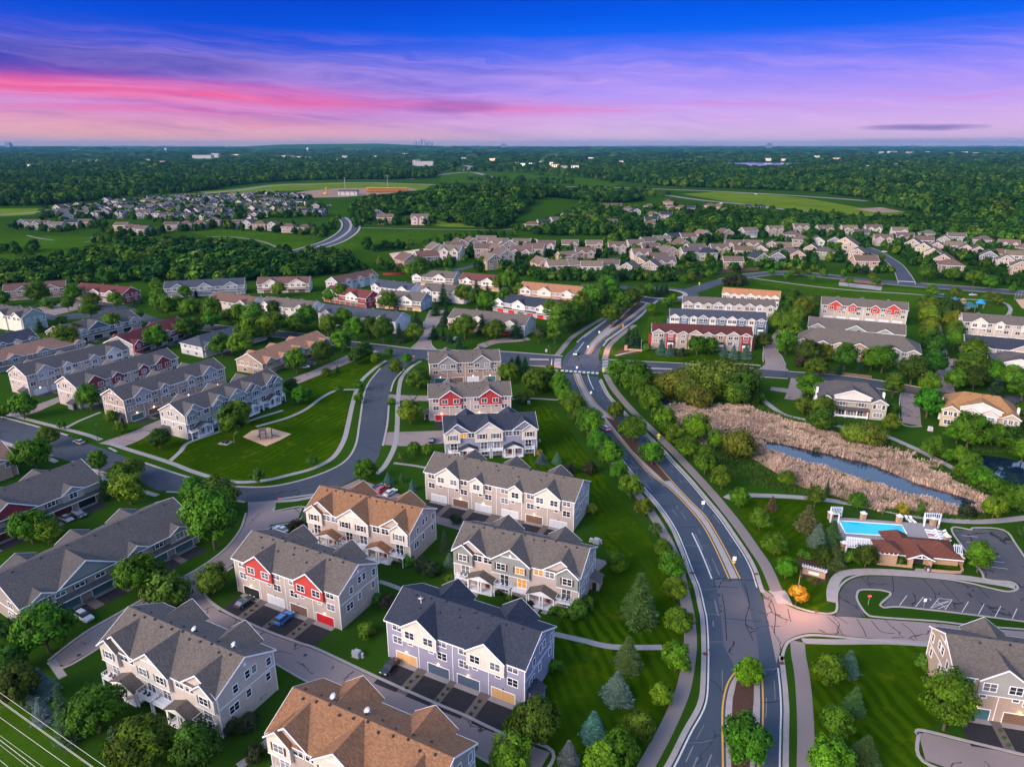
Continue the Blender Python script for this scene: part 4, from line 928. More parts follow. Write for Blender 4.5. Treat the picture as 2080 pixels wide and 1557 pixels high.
def pent_row(name, label, A, B, L, D, he, rise, wall, rc, gabs, wins, doors=(), ang=None, pent=True, lower=None, endl=None, endr=None, anchor='m', lits=(), backg=True, ends='ww', group='two-storey townhouse rows', shut=False, cat='townhouse row', ov=.45, hip=0, lowwin=None, pads=True, ln=5.5, endcol=None):
    """two-storey row: gabs = [(x fraction, width, projection, bottom z, colour)], wins = fractions of the upper windows"""
    h = House(name, label, cat, A, B, he, L, D, ang, group, anchor); L = h.L; h.body(wall, rise, lower, 3.0, rc, ov, hip)
    for g in gabs: h.gable(g[0] * L, g[1], g[2], g[3], g[4], g[5] if len(g) > 5 else .55)
    zt = he - 1.15
    for i, f in enumerate(wins):
        gg = [g for g in gabs if abs(f - g[0]) * L < g[1] / 2 and g[3] < zt - 1]
        k = ('WB', 'W', 'WG', 'W')[i % 4] if shut else 'W'
        h.win(k, f * L, zt, 'f', gg[0][2] if gg else 0)
    if pent:
        r = MB(); d = 1.3; r.slab([(-.2, -d, 2.95), (L + .2, -d, 2.95), (L + .2, 0, 3.7), (-.2, 0, 3.7)], .16); build('pent_roof', r, 'shingle', h.t, rc); h.trim.box(-.2, L + .2, -d - .06, -d - .003, 2.72, 2.93)
    for i, f in enumerate(doors): h.garage(f * L, doors_col(i, name, label), i in lits, lamp=i in lits, depth=0.04 if lower else 0)
    if lowwin:
        for f in lowwin: h.win('W', f * L, 1.7, 'f', .04 if lower else 0)
    if doors and pads: h.pads([f * L for f in doors], ln=ln)
    for sd, flag in (('l', endl), ('r', endr)):
        if flag:
            for f, z in ((.25, he * .78), (.55, he * .82), (.78, he * .78), (.3, he * .27), (.7, he * .27)): h.win('N' if f == .55 else 'W', D * f, z, sd, .04 if lower and z < 3 else 0)
            h.band(he * .55, sd)
    if endcol: 
        g = MB(); x0, x1 = (L + .004, L + .03) if endr else (-.03, -.004)
        g.prism([(x0, 0.1, 0), (x0, .1, he - .3), (x0, D / 2, h.zr - .5), (x0, D - .1, he - .3), (x0, D - .1, 0)], (x1 - x0, 0, 0)); build('end_wall', g, 'siding', h.t, endcol)
    if backg:
        for f in (.2, .5, .8): h.gable(f * L, 8, .8, 0, wall, .5, 'b')
    h.vents([L * (k + .5) / 7 for k in range(7)])
    h.finish(); return h
DC = {'cur': [D_TEAL]}
def doors_col(i, *_): return DC['cur'][i % len(DC['cur'])]
# ------------------------------------------------------------------ the townhouse rows
h = garage_row('townhouse_row', 'lavender townhouse row with navy roof, white gables and blue and tan garage doors', (786, 1256), (1065, 1356), LAV, [CREAM], [D_TAN, D_BLUE, D_BLUE, D_TAN], R_NAVY, lits=(0, 1, 2), entry='r', vents=True)
h.dish(5.4, 4.6); HP = h
h = garage_row('townhouse_row', 'beige townhouse row with two bright red gables and one bright red garage door', (473, 1130), (689, 1206), TAUPE, [RED], [D_DARK, D_WHITE, D_BROWN, D_RED], R_TAN, lits=(0, 3), vents=True, endl=False); HR = h
h = garage_row('townhouse_row', 'six-unit beige townhouse row with cream gables beside the striped avenue lawn', (863, 956), (1167, 1018), TAUPE, [CREAM], [D_WHITE, D_BROWN, D_WHITE, D_WHITE, D_BROWN, D_WHITE], R_TAN, six=True, lits=(1, 2, 4), vents=True, endl=False); HB = h
h = porch_row('townhouse_row', 'townhouse row with sage bays, brown shutters and two windows lit orange', (923, 1112), (1176, 1170), TAUPE, SAGE, R_TAN, litwin=(2, 12), litslide=(2,), entry='r', vents=True, short='sage bayed row'); HG = h
h = porch_row('townhouse_row', 'townhouse row with orange roof, cream bays and brown shutters near the street bend', (623, 1032), (831, 1081), TAUPE, CREAM, R_ORANGE, vents=True, short='orange roofed row near the street bend', endl=False); HO = h
h = porch_row('townhouse_row', 'blue grey townhouse row with navy roof, cream bays and coloured balconies', (900, 879), (1094, 869), (.30, .30, .38), CREAM, R_NAVY, litwin=(10,), endr=True, endl=False, vents=True, short='blue grey row')
h = garage_row('townhouse_row', 'beige townhouse row with two crimson gables just behind the navy roofed row', (869, 808), (1040, 802), TAUPE, [(.45, .012, .02)], [D_RED, D_WHITE, D_BROWN, D_WHITE], R_TAN, lits=(0, 2), vents=True, entry='l')
h = garage_row('townhouse_row', 'tan townhouse row with two grey gables next to the cross street', (869, 738), (1019, 732), (.36, .25, .195), [(.30, .28, .27)], [D_TEAL, D_BROWN, D_WHITE, D_TEAL], R_TAN, lits=(0, 2, 3), vents=True)
h = porch_row('townhouse_row', 'pale townhouse row with porches and balconies behind the trees by the power lines', (207, 1302), (439, 1413), (.58, .50, .45), (.60, .55, .48), R_TAN, vents=True, short='pale row by the power lines', shut='WG'); h.dish(17, 8.4, 2.6); h.dish(27, 8.8, 2.6)
a = at(545, 1485, 9.3); HQ = porch_row('townhouse_row', 'townhouse row with brownish orange roof at the bottom edge, partly cut off', (545, 1485), None, (.43, .36, .32), CREAM, R_ORANGE, ang=-27, endl=False, vents=True, short='row cut off at the bottom edge'); HQ.dish(7, 8.8, 2.6); HQ.dish(14, 9.0, 2.6)
h = garage_row('townhouse_row', 'tan townhouse row with grey bays in the bottom right corner', (1943, 1366), None, TAN, [(.36, .36, .34)], [D_TEAL, D_BROWN, D_WHITE], R_TAN, six=True, ang=-13, lits=(0, 1), vents=True, endr=False, ln=7.2); HC = h
# left rows running away from the camera
h = garage_row('townhouse_row', 'cream ended townhouse row with white gables, the farthest left of four parallel rows', (54, 762), (260, 708), TAUPE, [LGRAY, WHITE], [D_WHITE, D_WHITE, D_BROWN], R_GRAY, six=True, lits=(0,), wlit=(), entry='l', endr=False, ln=6)
h = garage_row('townhouse_row', 'long townhouse row with dark crimson gables between two plainer parallel rows', (156, 785), (358, 726), TAUPE, [DRED], [D_WHITE, D_BROWN, D_WHITE], R_GRAY, six=True, entry='l', endr=False, ln=6)
h = garage_row('townhouse_row', 'long tan townhouse row with pale lavender gables and a teal garage door', (250, 812), (455, 746), (.37, .275, .225), [(.36, .36, .41)], [D_TEAL, D_BROWN, D_BROWN], R_GRAY, six=True, lits=(0, 1, 3, 5), entry='l', endr=False, ln=6)
h = porch_row('townhouse_row', 'long townhouse row with white porches and sage bays facing the park lawn', (373, 844), (571, 769), (.46, .42, .38), (.36, .40, .37), R_GRAY, six=True, litslide=(), entry='l', shut='WG', endr=False, short='row facing the park lawn')
for hh in ():
    pass
# two-storey rows, bottom left
DC['cur'] = [D_TEAL]
b = pent_row('townhouse_row', 'long grey roofed two-storey row with a sage centre gable and teal garage doors', None, (398, 1060), 42.4, 18.8, 6.0, 4.4, (.33, .27, .24), R_GRAY, [(.34, 13, .1, 5.0, SAGE, .6), (.10, 5.0, .4, 3.6, (.42, .38, .34), .55), (.62, 5.0, .2, 3.6, (.42, .37, .33), .6), (.88, 5.0, .3, 3.6, (.42, .38, .34), .55)], [.10, .19, .29, .40, .52, .62, .75, .88], [.07, .22, .40, .55, .73, .9], ang=58, endl=True, endr=True, shut=True)
DC['cur'] = [D_DARK, (.12, .02, .02)]
b = pent_row('townhouse_row', 'grey roofed two-storey row with a dark red gable and open garage at left edge', None, (205, 974), 42.4, 18.8, 6.0, 4.4, (.38, .31, .28), R_GRAY, [(.42, 13, .1, 5.0, (.28, .01, .03), .6), (.80, 6.0, .3, 3.4, (.43, .38, .34), .55), (.12, 5.0, .3, 3.6, (.42, .38, .34), .55)], [.10, .3, .42, .54, .66, .80], [.15, .35, .55, .72, .88], ang=60, endr=True, shut=True)
b = pent_row('townhouse_row', 'house with brown roof cut off at the left edge below the street', None, (30, 930), 30, 16, 5.6, 4.0, (.40, .27, .20), (.19, .115, .085), [(.86, 5, .5, 0, (.40, .27, .2), .5)], [.5, .7, .93], ang=58, endr=True, pent=False, backg=False, group=None)
# two-storey rows, middle left
DC['cur'] = [D_BROWN, D_TAN]
pent_row('townhouse_row', 'orange roofed two-storey row with cream gables beside a driveway above the park', (472, 760), (668, 690), 46, 16, 5.8, 3.8, (.40, .28, .20), (.27, .14, .085), [(.1, 6, .8, 0, (.46, .32, .23), .65), (.30, 5, .6, 3.2, WHITE, .65), (.52, 7, .7, 3.2, (.6, .5, .42), .65), (.74, 6, .6, 3.2, WHITE, .65), (.92, 5, .6, 3.2, (.36, .25, .19), .65)], [.1, .2, .30, .41, .52, .63, .74, .84, .92], [.36, .5, .66, .8, .92], pent=True, endl=True, anchor='b', lits=(1, 3), shut=True, group='middle left two-storey rows')
DC['cur'] = [D_WHITE]
pent_row('townhouse_row', 'two-storey row with slate blue roof and a white hipped end', (405, 706), (545, 668), 40, 17, 5.6, 3.6, (.55, .53, .52), R_BLUE, [(.1, 6, .6, 0, WHITE, .55), (.5, 6, .5, 3.2, CREAM, .55), (.8, 6, .5, 3.2, WHITE, .55)], [.1, .3, .5, .7, .9], [.25, .45, .65], endl=True, hip=5, backg=False, group='middle left two-storey rows')
DC['cur'] = [D_DARK]
pent_row('townhouse_row', 'two-storey row with deep maroon roof and small crimson gables', (262, 703), (393, 655), 44, 17, 5.8, 3.8, (.36, .34, .34), (.085, .018, .022), [(.06, 6, .8, 0, DRED, .65), (.3, 5, .6, 3.2, (.5, .47, .45), .65), (.55, 5, .6, 3.2, (.5, .3, .3), .65), (.78, 7, .6, 3.2, (.42, .02, .03), .65), (.94, 4, .6, 3.2, (.5, .47, .45), .65)], [.06, .18, .3, .42, .55, .67, .78, .94], [.2, .4, .6, .8], endl=True, group='middle left two-storey rows')
pent_row('townhouse_row', 'two-storey row with grey roof, large teal gable and cream gabled near end', (132, 681), (285, 646), 43, 17, 5.8, 3.9, (.45, .40, .36), R_GRAY, [(.22, 5, .6, 3.2, (.5, .46, .43), .6), (.42, 13, .1, 5, TEAL, .6), (.68, 5, .6, 3.2, (.5, .46, .43), .6), (.9, 6, .6, 3.2, (.45, .42, .40), .6)], [.08, .22, .34, .42, .5, .6, .68, .8, .9], [.2, .4, .6, .8], endl=True, endcol=(.55, .46, .36), group='middle left two-storey rows')
h = pent_row('townhouse_row', 'cream townhouse row with a pale green end wall at the left edge', None, (44, 645), 31, 13, 8.6, 3.6, CREAM, R_GRAY, [(.85, 8, .5, 0, CREAM, .65), (.4, 8, .5, 0, CREAM, .65)], [.3, .5, .62, .8, .92], ang=-25, endr=True, pent=False, lowwin=(.3, .5, .8), endcol=(.30, .38, .33), group='middle left two-storey rows')
pent_row('townhouse_row', 'navy roofed row with alternating blue and cream bays at the left edge', None, (77, 685), 34, 16, 6.0, 3.6, BLUE, R_NAVY, [(.1, 4, .5, 0, (.08, .16, .27), .6), (.3, 4, .5, 0, CREAM, .6), (.52, 4, .5, 0, (.08, .16, .27), .6), (.72, 4, .5, 0, CREAM, .6), (.92, 4, .5, 0, (.08, .16, .27), .6)], [.1, .3, .52, .72, .92], ang=56, pent=False, endr=True, lowwin=(.1, .3, .52, .72, .92), group='middle left two-storey rows')
pent_row('townhouse_row', 'two-storey row with long faded brown roof at the left edge above four parallel rows', None, (172, 693), 44, 17, 5.6, 3.6, (.33, .31, .31), (.20, .115, .085), [(.25, 7, .5, 2.8, (.30, .30, .31), .5), (.55, 7, .5, 2.8, (.34, .32, .32), .5), (.93, 5, .5, 2.8, (.36, .34, .34), .6)], [.1, .25, .4, .55, .7, .93], [], ang=60, endr=True, group='middle left two-storey rows')
# upper left rows
DC['cur'] = [D_TAN, D_BROWN]
pent_row('townhouse_row', 'taupe two-storey row with brown roof and garages at the far upper left', (5, 592), (133, 583), 36, 14, 6.5, 3.8, (.34, .27, .25), (.105, .058, .052), [(.32, 9, .4, 0, (.36, .28, .26), .6), (.78, 9, .4, 0, (.36, .28, .26), .6)], [.08, .25, .38, .6, .72, .84, .94], [.2, .4, .65, .85], endr=True, group='upper left two-storey rows', pads=False, lits=(0,))
pent_row('townhouse_row', 'two-storey row with maroon stepped roofs and a crimson end wall', (147, 588), (252, 598), 44, 14, 6.5, 3.6, (.40, .33, .31), (.10, .028, .028), [(.14, 8, .8, 0, (.40, .33, .31), .5), (.45, 8, .8, 0, (.40, .33, .31), .5), (.78, 8, .8, 0, (.40, .33, .31), .5)], [.14, .3, .45, .6, .78, .9], [.2, .5, .8], endr=True, endcol=DRED, group='upper left two-storey rows', pads=False)
DC['cur'] = [D_WHITE, LGRAY]
pent_row('townhouse_row', 'light blue two-storey row with three pale gables and slate roof', (331, 586), (498, 578), 52, 14, 6.5, 3.8, (.33, .36, .42), R_BLUE, [(.17, 9, .4, 0, (.36, .38, .43), .6), (.50, 9, .4, 0, (.36, .38, .43), .6), (.83, 9, .4, 0, (.36, .38, .43), .6)], [.05, .13, .22, .35, .46, .55, .66, .79, .88, .96], [.08, .18, .42, .55, .78, .9], group='upper left two-storey rows', pads=False)
DC['cur'] = [D_BROWN]
pent_row('townhouse_row', 'cream two-storey row with brown roof in front of the woods', (521, 577), (628, 575), 36, 13, 6.5, 3.8, (.50, .43, .38), (.12, .065, .055), [(.27, 12, .4, 3.2, CREAM, .55), (.77, 12, .4, 3.2, CREAM, .55)], [.06, .18, .3, .38, .56, .68, .8, .9], [.18, .38, .65, .85], endr=True, group='upper left two-storey rows', pads=False)
pent_row('townhouse_row', 'cream ended row with stepped brown roofs running away beside the woods', (676, 577), (777, 556), 40, 13, 6.5, 3.6, (.45, .45, .47), (.12, .062, .055), [(.25, 6, .6, 0, WHITE, .6), (.55, 6, .6, 0, WHITE, .6), (.85, 6, .6, 0, WHITE, .6)], [.1, .25, .4, .55, .7, .85], endl=True, pent=False, group='upper left two-storey rows')
pent_row('townhouse_row', 'two-storey row with maroon roof, cream gables and a crimson right end', (652, 593), (748, 607), 38, 14, 6.3, 3.8, (.30, .05, .05), (.115, .035, .032), [(.22, 10, .5, 3.0, CREAM, .55), (.68, 11, .5, 3.0, CREAM, .55)], [.1, .2, .3, .5, .6, .7, .8], [.2, .45, .7], endr=True, endcol=DRED, group='upper left two-storey rows', pads=False)
def white_row(label, A, B, L, roof, D=15, he=7.0, wall=WHITE, ang=None, anchor='m'):
    return pent_row('townhouse_row', label, A, B, L, D, he, 3.6, wall, roof, [(.12, 7, .4, 0, wall, .6), (.82, 8, .4, 0, wall, .6)], [.07, .17, .3, .42, .54, .66, .77, .88], ang=ang, pent=False, endr=True, lowwin=(.07, .3, .54, .66, .88), group='white and cream rows above the street', anchor=anchor, endcol=(.68, .68, .70))
white_row('small white row with slate navy roof between cream gabled rows', (750, 580), (836, 591), 34, R_BLUE)
DC['cur'] = [D_BROWN, D_TAN]
def cream_row(label, A, B, L, roof, D=16, he=6.6, wall=(.50, .40, .34), gab=CREAM, endcol=None, ang=None, gl=(.15, .62), anchor='m', w=10):
    return pent_row('townhouse_row', label, A, B, L, D, he, 3.9, wall, roof, [(f, w if i % 2 else w * .75, .5, 3.2, gab, .55) for i, f in enumerate(gl)], [.08, .16, .3, .42, .55, .64, .72, .86, .94], [.12, .3, .45, .6, .76, .9], ang=ang, endr=True, endcol=endcol, group='cream gabled rows left of the avenue', pads=False, anchor=anchor)
cream_row('cream gabled row with grey roof and a blue grey right end wall', (765, 605), (853, 612), 32, R_TAN, endcol=(.30, .34, .40), gl=(.12, .66))
white_row('white row with tan grey roof above the dark evergreens', (857, 590), (944, 596), 32, R_TAN)
cream_row('cream gabled row with brick red roof near the red fence', (935, 568), (1011, 574), 32, (.12, .045, .038), gl=(.2, .72))
cream_row('grey roofed row with tan gables beside the far cul-de-sac street', (839, 561), (920, 566), 33, R_TAN, gl=(.1, .66), endcol=(.34, .37, .40))
white_row('cream row with brown roof left of the white rows', (418, 607), (509, 620), 38, (.13, .075, .06), wall=(.66, .58, .50))
white_row('cream white row with tan grey roof behind a line of maples', (527, 618), (629, 629), 38, R_TAN, wall=(.70, .65, .58))
white_row('longest white row with slate grey roof facing the street trees', (645, 634), (804, 653), 54, R_BLUE)
DC['cur'] = [D_RED, D_RED, D_BROWN]
cream_row('long tan grey roofed row with cream gables and red garage doors', (909, 645), (1067, 661), 47, R_TAN, D=17, gl=(.16, .40, .82), endcol=(.55, .55, .58))
cream_row('long navy roofed row with white gables beside the avenue hedge', (1000, 610), (1132, 631), 48, R_NAVY, D=17, wall=(.46, .44, .46), gab=WHITE, gl=(.1, .42, .78), endcol=(.45, .48, .52))
cream_row('long orange roofed row with cream gables near the roundabout', (1051, 587), (1183, 599), 46, (.30, .145, .08), D=17, gl=(.12, .42, .78), endcol=(.50, .50, .52))
# right rows
def gable_row(label, A, B, L, he, wall, roof, cols, D=13, n=8, low=None, group='gabled rows right of the avenue', endcol=None):
    h = House('townhouse_row', label, 'townhouse row', A, B, he, L, D, None, group); L = h.L; h.body(wall, 3.2, rc=roof)
    for i in range(n):
        f = (i + .5) / n; c = cols[i % len(cols)]; big = i in (0, 3, 6); w = L / n * (.98 if big else .7); h.gable(f * L, w, .7 if i % 2 == 0 else .35, 0, c, .62 if big else .55, truss=big)
        for z in (he - 1.5, he - 4.4): h.win('W', f * L - (w * .22 if big else 0), z, 'f', .7 if i % 2 == 0 else .35)
        if big:
            for z in (he - 1.5, he - 4.4): h.win('W', f * L + w * .24, z, 'f', .7 if i % 2 == 0 else .35)
        if i % 2:
            b = MB(); x = f * L; b.box(x - 1.5, x + 1.5, -1.6, -.36, 2.2, 2.4); b.box(x - 1.5, x + 1.5, -1.6, -1.5, 2.4, 3.3)
            for px in (-1.4, 1.3): b.box(x + px, x + px + .12, -1.6, -1.45, 0, 2.2)
            build('balcony', b, 'white_paint', h.t)
            r = MB(); r.slab([(x - 1.8, -1.6, 2.9 + .9), (x + 1.8, -1.6, 2.9 + .9), (x + 1.8, -.3, 4.4), (x - 1.8, -.3, 4.4)], .14); build('porch_roof', r, 'shingle', h.t, roof)
    for i in range(n + 1): h.trim.box(i * L / n - .09, i * L / n + .09, -.06, -.003, 0, he - .3)
    h.band(he - 3, 'f')
    for sd in 'lr':
        for f, z in ((.25, he - 1.5), (.7, he - 1.5), (.25, he - 4.4), (.7, he - 4.4)): h.win('W', D * f, z, sd)
    if endcol:
        for x0, x1 in ((L, L + 1.6), (-1.6, 0)):
            e = MB(); e.box(x0, x1, 2, 6, 0, he - 1.4); build('side_bay', e, 'siding', h.t, endcol); r = MB(); r.slab([(x0 - .3, 1.7, he - 1.35), (x1 + .3, 1.7, he - 1.35), (x1 + .3, 6.3, he - 1.35), (x0 - .3, 6.3, he - 1.35)], .2); build('bay_roof', r, 'shingle', h.t, roof)
    h.vents([L * (k + .5) / 14 for k in range(14)]); h.finish(); return h
gable_row('red and tan townhouse row with maroon roof and spruces in front', (1326, 674), (1528, 682), 50, 8.2, (.42, .33, .28), R_RED, [(.40, .30, .24), (.40, .02, .025), (.42, .33, .27), (.42, .22, .12), (.40, .33, .28), (.44, .24, .13), (.42, .34, .29), (.36, .02, .025)], endcol=(.36, .015, .02))
gable_row('blue and cream townhouse row with slate roof behind the red row', (1362, 642), (1556, 651), 52, 8.2, (.12, .18, .28), R_BLUE, [CREAM, (.10, .18, .30)], n=10, endcol=(.10, .17, .27))
gable_row('cream and white townhouse row with tan grey roof behind the blue row', (1388, 616), (1575, 624), 54, 8.2, (.52, .47, .43), R_TAN, [(.50, .44, .38), WHITE, (.58, .50, .42)], n=9)
gable_row('cream townhouse row with bright orange roof, last of four near the roundabout', (1468, 597), (1583, 605), 35, 8.0, CREAM, (.36, .165, .075), [CREAM], n=7)
garage_row('townhouse_row', 'beige townhouse row with four scarlet gables backing onto the meadow', (1667, 617), (1847, 630), (.50, .42, .36), [(.56, .03, .015)], [D_WHITE], R_TAN, six=True, pads=False, endl=False)
cream_row('grey roofed row with sage gable squeezed behind the brick condominium', (1641, 662), (1840, 680), 47, R_TAN, D=15, he=6, wall=(.45, .38, .33), gab=(.28, .31, .30), gl=(.1, .5, .8))
garage_row('townhouse_row', 'beige townhouse row with cream gables beside the playground at right edge', (1957, 652), None, (.52, .44, .38), [CREAM], [D_WHITE], R_TAN, six=True, ang=-23, pads=False, endr=False)
cream_row('navy roofed row with tan gable at the right edge', (1962, 702), None, 47, R_NAVY, D=16, he=6, wall=(.42, .42, .44), gab=(.55, .44, .36), gl=(.14, .5, .8), ang=-24, anchor='a')
# brick condominium with hipped roof
h = House('condominium', 'long brick and beige condominium with hipped grey roof behind garden trees', 'condominium', (1620, 690), (1870, 717), 7.4, 54, 19, None); h.body((.47, .38, .31), 5.2, rc=R_TAN, ov=.7, hip=8)
for f, w, c in ((.05, 5, (.27, .27, .25)), (.22, 5, (.28, .28, .25)), (.36, 5, (.50, .38, .28)), (.52, 7, BRICK), (.80, 6, (.27, .26, .24)), (.95, 5, (.30, .28, .26))): h.gable(f * h.L, w, .8, 0, c, .5); h.win('W', f * h.L, 5.9, 'f', .8); h.win('W', f * h.L, 2.2, 'f', .8)
for f in (.13, .29, .44, .61, .70, .88):
    h.win('W', f * h.L, 5.9); h.win('W', f * h.L, 2.2)
    if f in (.13, .44, .88):
        b = MB(); x = f * h.L
        for z in (.2, 3.4): b.box(x - 1.7, x + 1.7, -1.2, -.01, z, z + .2); b.box(x - 1.7, x + 1.7, -1.2, -1.1, z + .9, z + 1.0); [b.box(x - 1.7 + k * .34, x - 1.64 + k * .34, -1.18, -1.12, z + .2, z + .9) for k in range(11)]
        for px in (-1.7, 1.55): b.box(x + px, x + px + .18, -1.22, -1.04, 0, 6.9)
        build('balcony', b, 'white_paint', h.t)
for f, z in ((.2, 5.9), (.5, 5.9), (.8, 5.9), (.3, 2.2), (.7, 2.2)): h.win('W', 19 * f, z, 'l'); h.win('W', 19 * f, z, 'r')
h.gable(.5 * 54, 14, .5, 0, (.4, .33, .28), .5, 'b'); h.vents([10, 20, 27, 34, 44]); h.finish()
# big houses by the pond
def villa(label, A, B, wall, roof, brick, gab):
    h = House('large_house', label, 'house', A, B, 6.6, 23.4, 17, None, 'large hipped houses above the pond'); h.body(wall, 5.0, brick, 3.0, rc=roof, ov=.7, hip=6)
    h.gable(.10 * 23.4, 5.6, 1.1, 0, wall, .6); h.gable(.90 * 23.4, 5.6, 1.1, 0, wall, .6); h.gable(.5 * 23.4, 13, .02, 6.5, WHITE, .38, he=8.3, wall=True)
    for f in (.10, .9):
        h.win('P', f * 23.4, 5.3, 'f', 1.1); h.win('N', f * 23.4 - 1.6, 5.2, 'f', 1.1); h.win('N', f * 23.4 + 1.6, 5.2, 'f', 1.1); h.win('T', f * 23.4, 1.9, 'f', 1.1)
    if gab:
        for f in (.38, .62): h.gable(f * 23.4, 5, .7, 3.4, WHITE, .6); h.win('T', f * 23.4, 5.0, 'f', .7)
    else:
        for f in (.36, .64): h.win('WB', f * 23.4, 5.2)
    r = MB(); r.slab([(5.6, -1.8, 3.1), (17.8, -1.8, 3.1), (17.8, -.05, 3.9), (5.6, -.05, 3.9)], .15); build('porch_roof', r, 'shingle', h.t, roof)
    p = MB(); [p.box(x - .15, x + .15, -1.7, -1.4, 0, 3.0) for x in (5.9, 9.6, 13.6, 17.4)]; p.box(5.7, 17.7, -1.75, -1.65, .3, 1.1); build('porch', p, 'white_paint', h.t)
    for f in (.36, .5, .64): h.win('SL', f * 23.4, 1.4, 'f', .04)
    for sd in 'lr':
        for f, z in ((.25, 5.2), (.7, 5.2), (.3, 1.8), (.75, 1.8)): h.win('W', 17 * f, z, sd, .04 if z < 3 else 0)
        c = MB(); x = -.7 if sd == 'l' else 23.4; c.box(x, x + .7, 6, 7.6, 0, 8.6); build('chimney', c, 'white_paint', h.t)
    h.vents([8, 12, 15]); h.finish(); return h
villa('grey roofed house with long white gable and arched bay windows above the reeds', (1665, 807), (1800, 819), (.42, .37, .31), R_GRAY, BRICK, False)
villa('orange roofed house with white gables and arched bay windows above the pond', (1918, 829), (2069, 851), (.52, .42, .29), (.27, .145, .06), BRICK, True)
h = villa('grey hipped house with tan end wall cut off at the right edge', (2002, 739), (2140, 757), (.55, .42, .27), R_GRAY, (.5, .38, .25), False)
for side, n in ((HP, 0),): pass

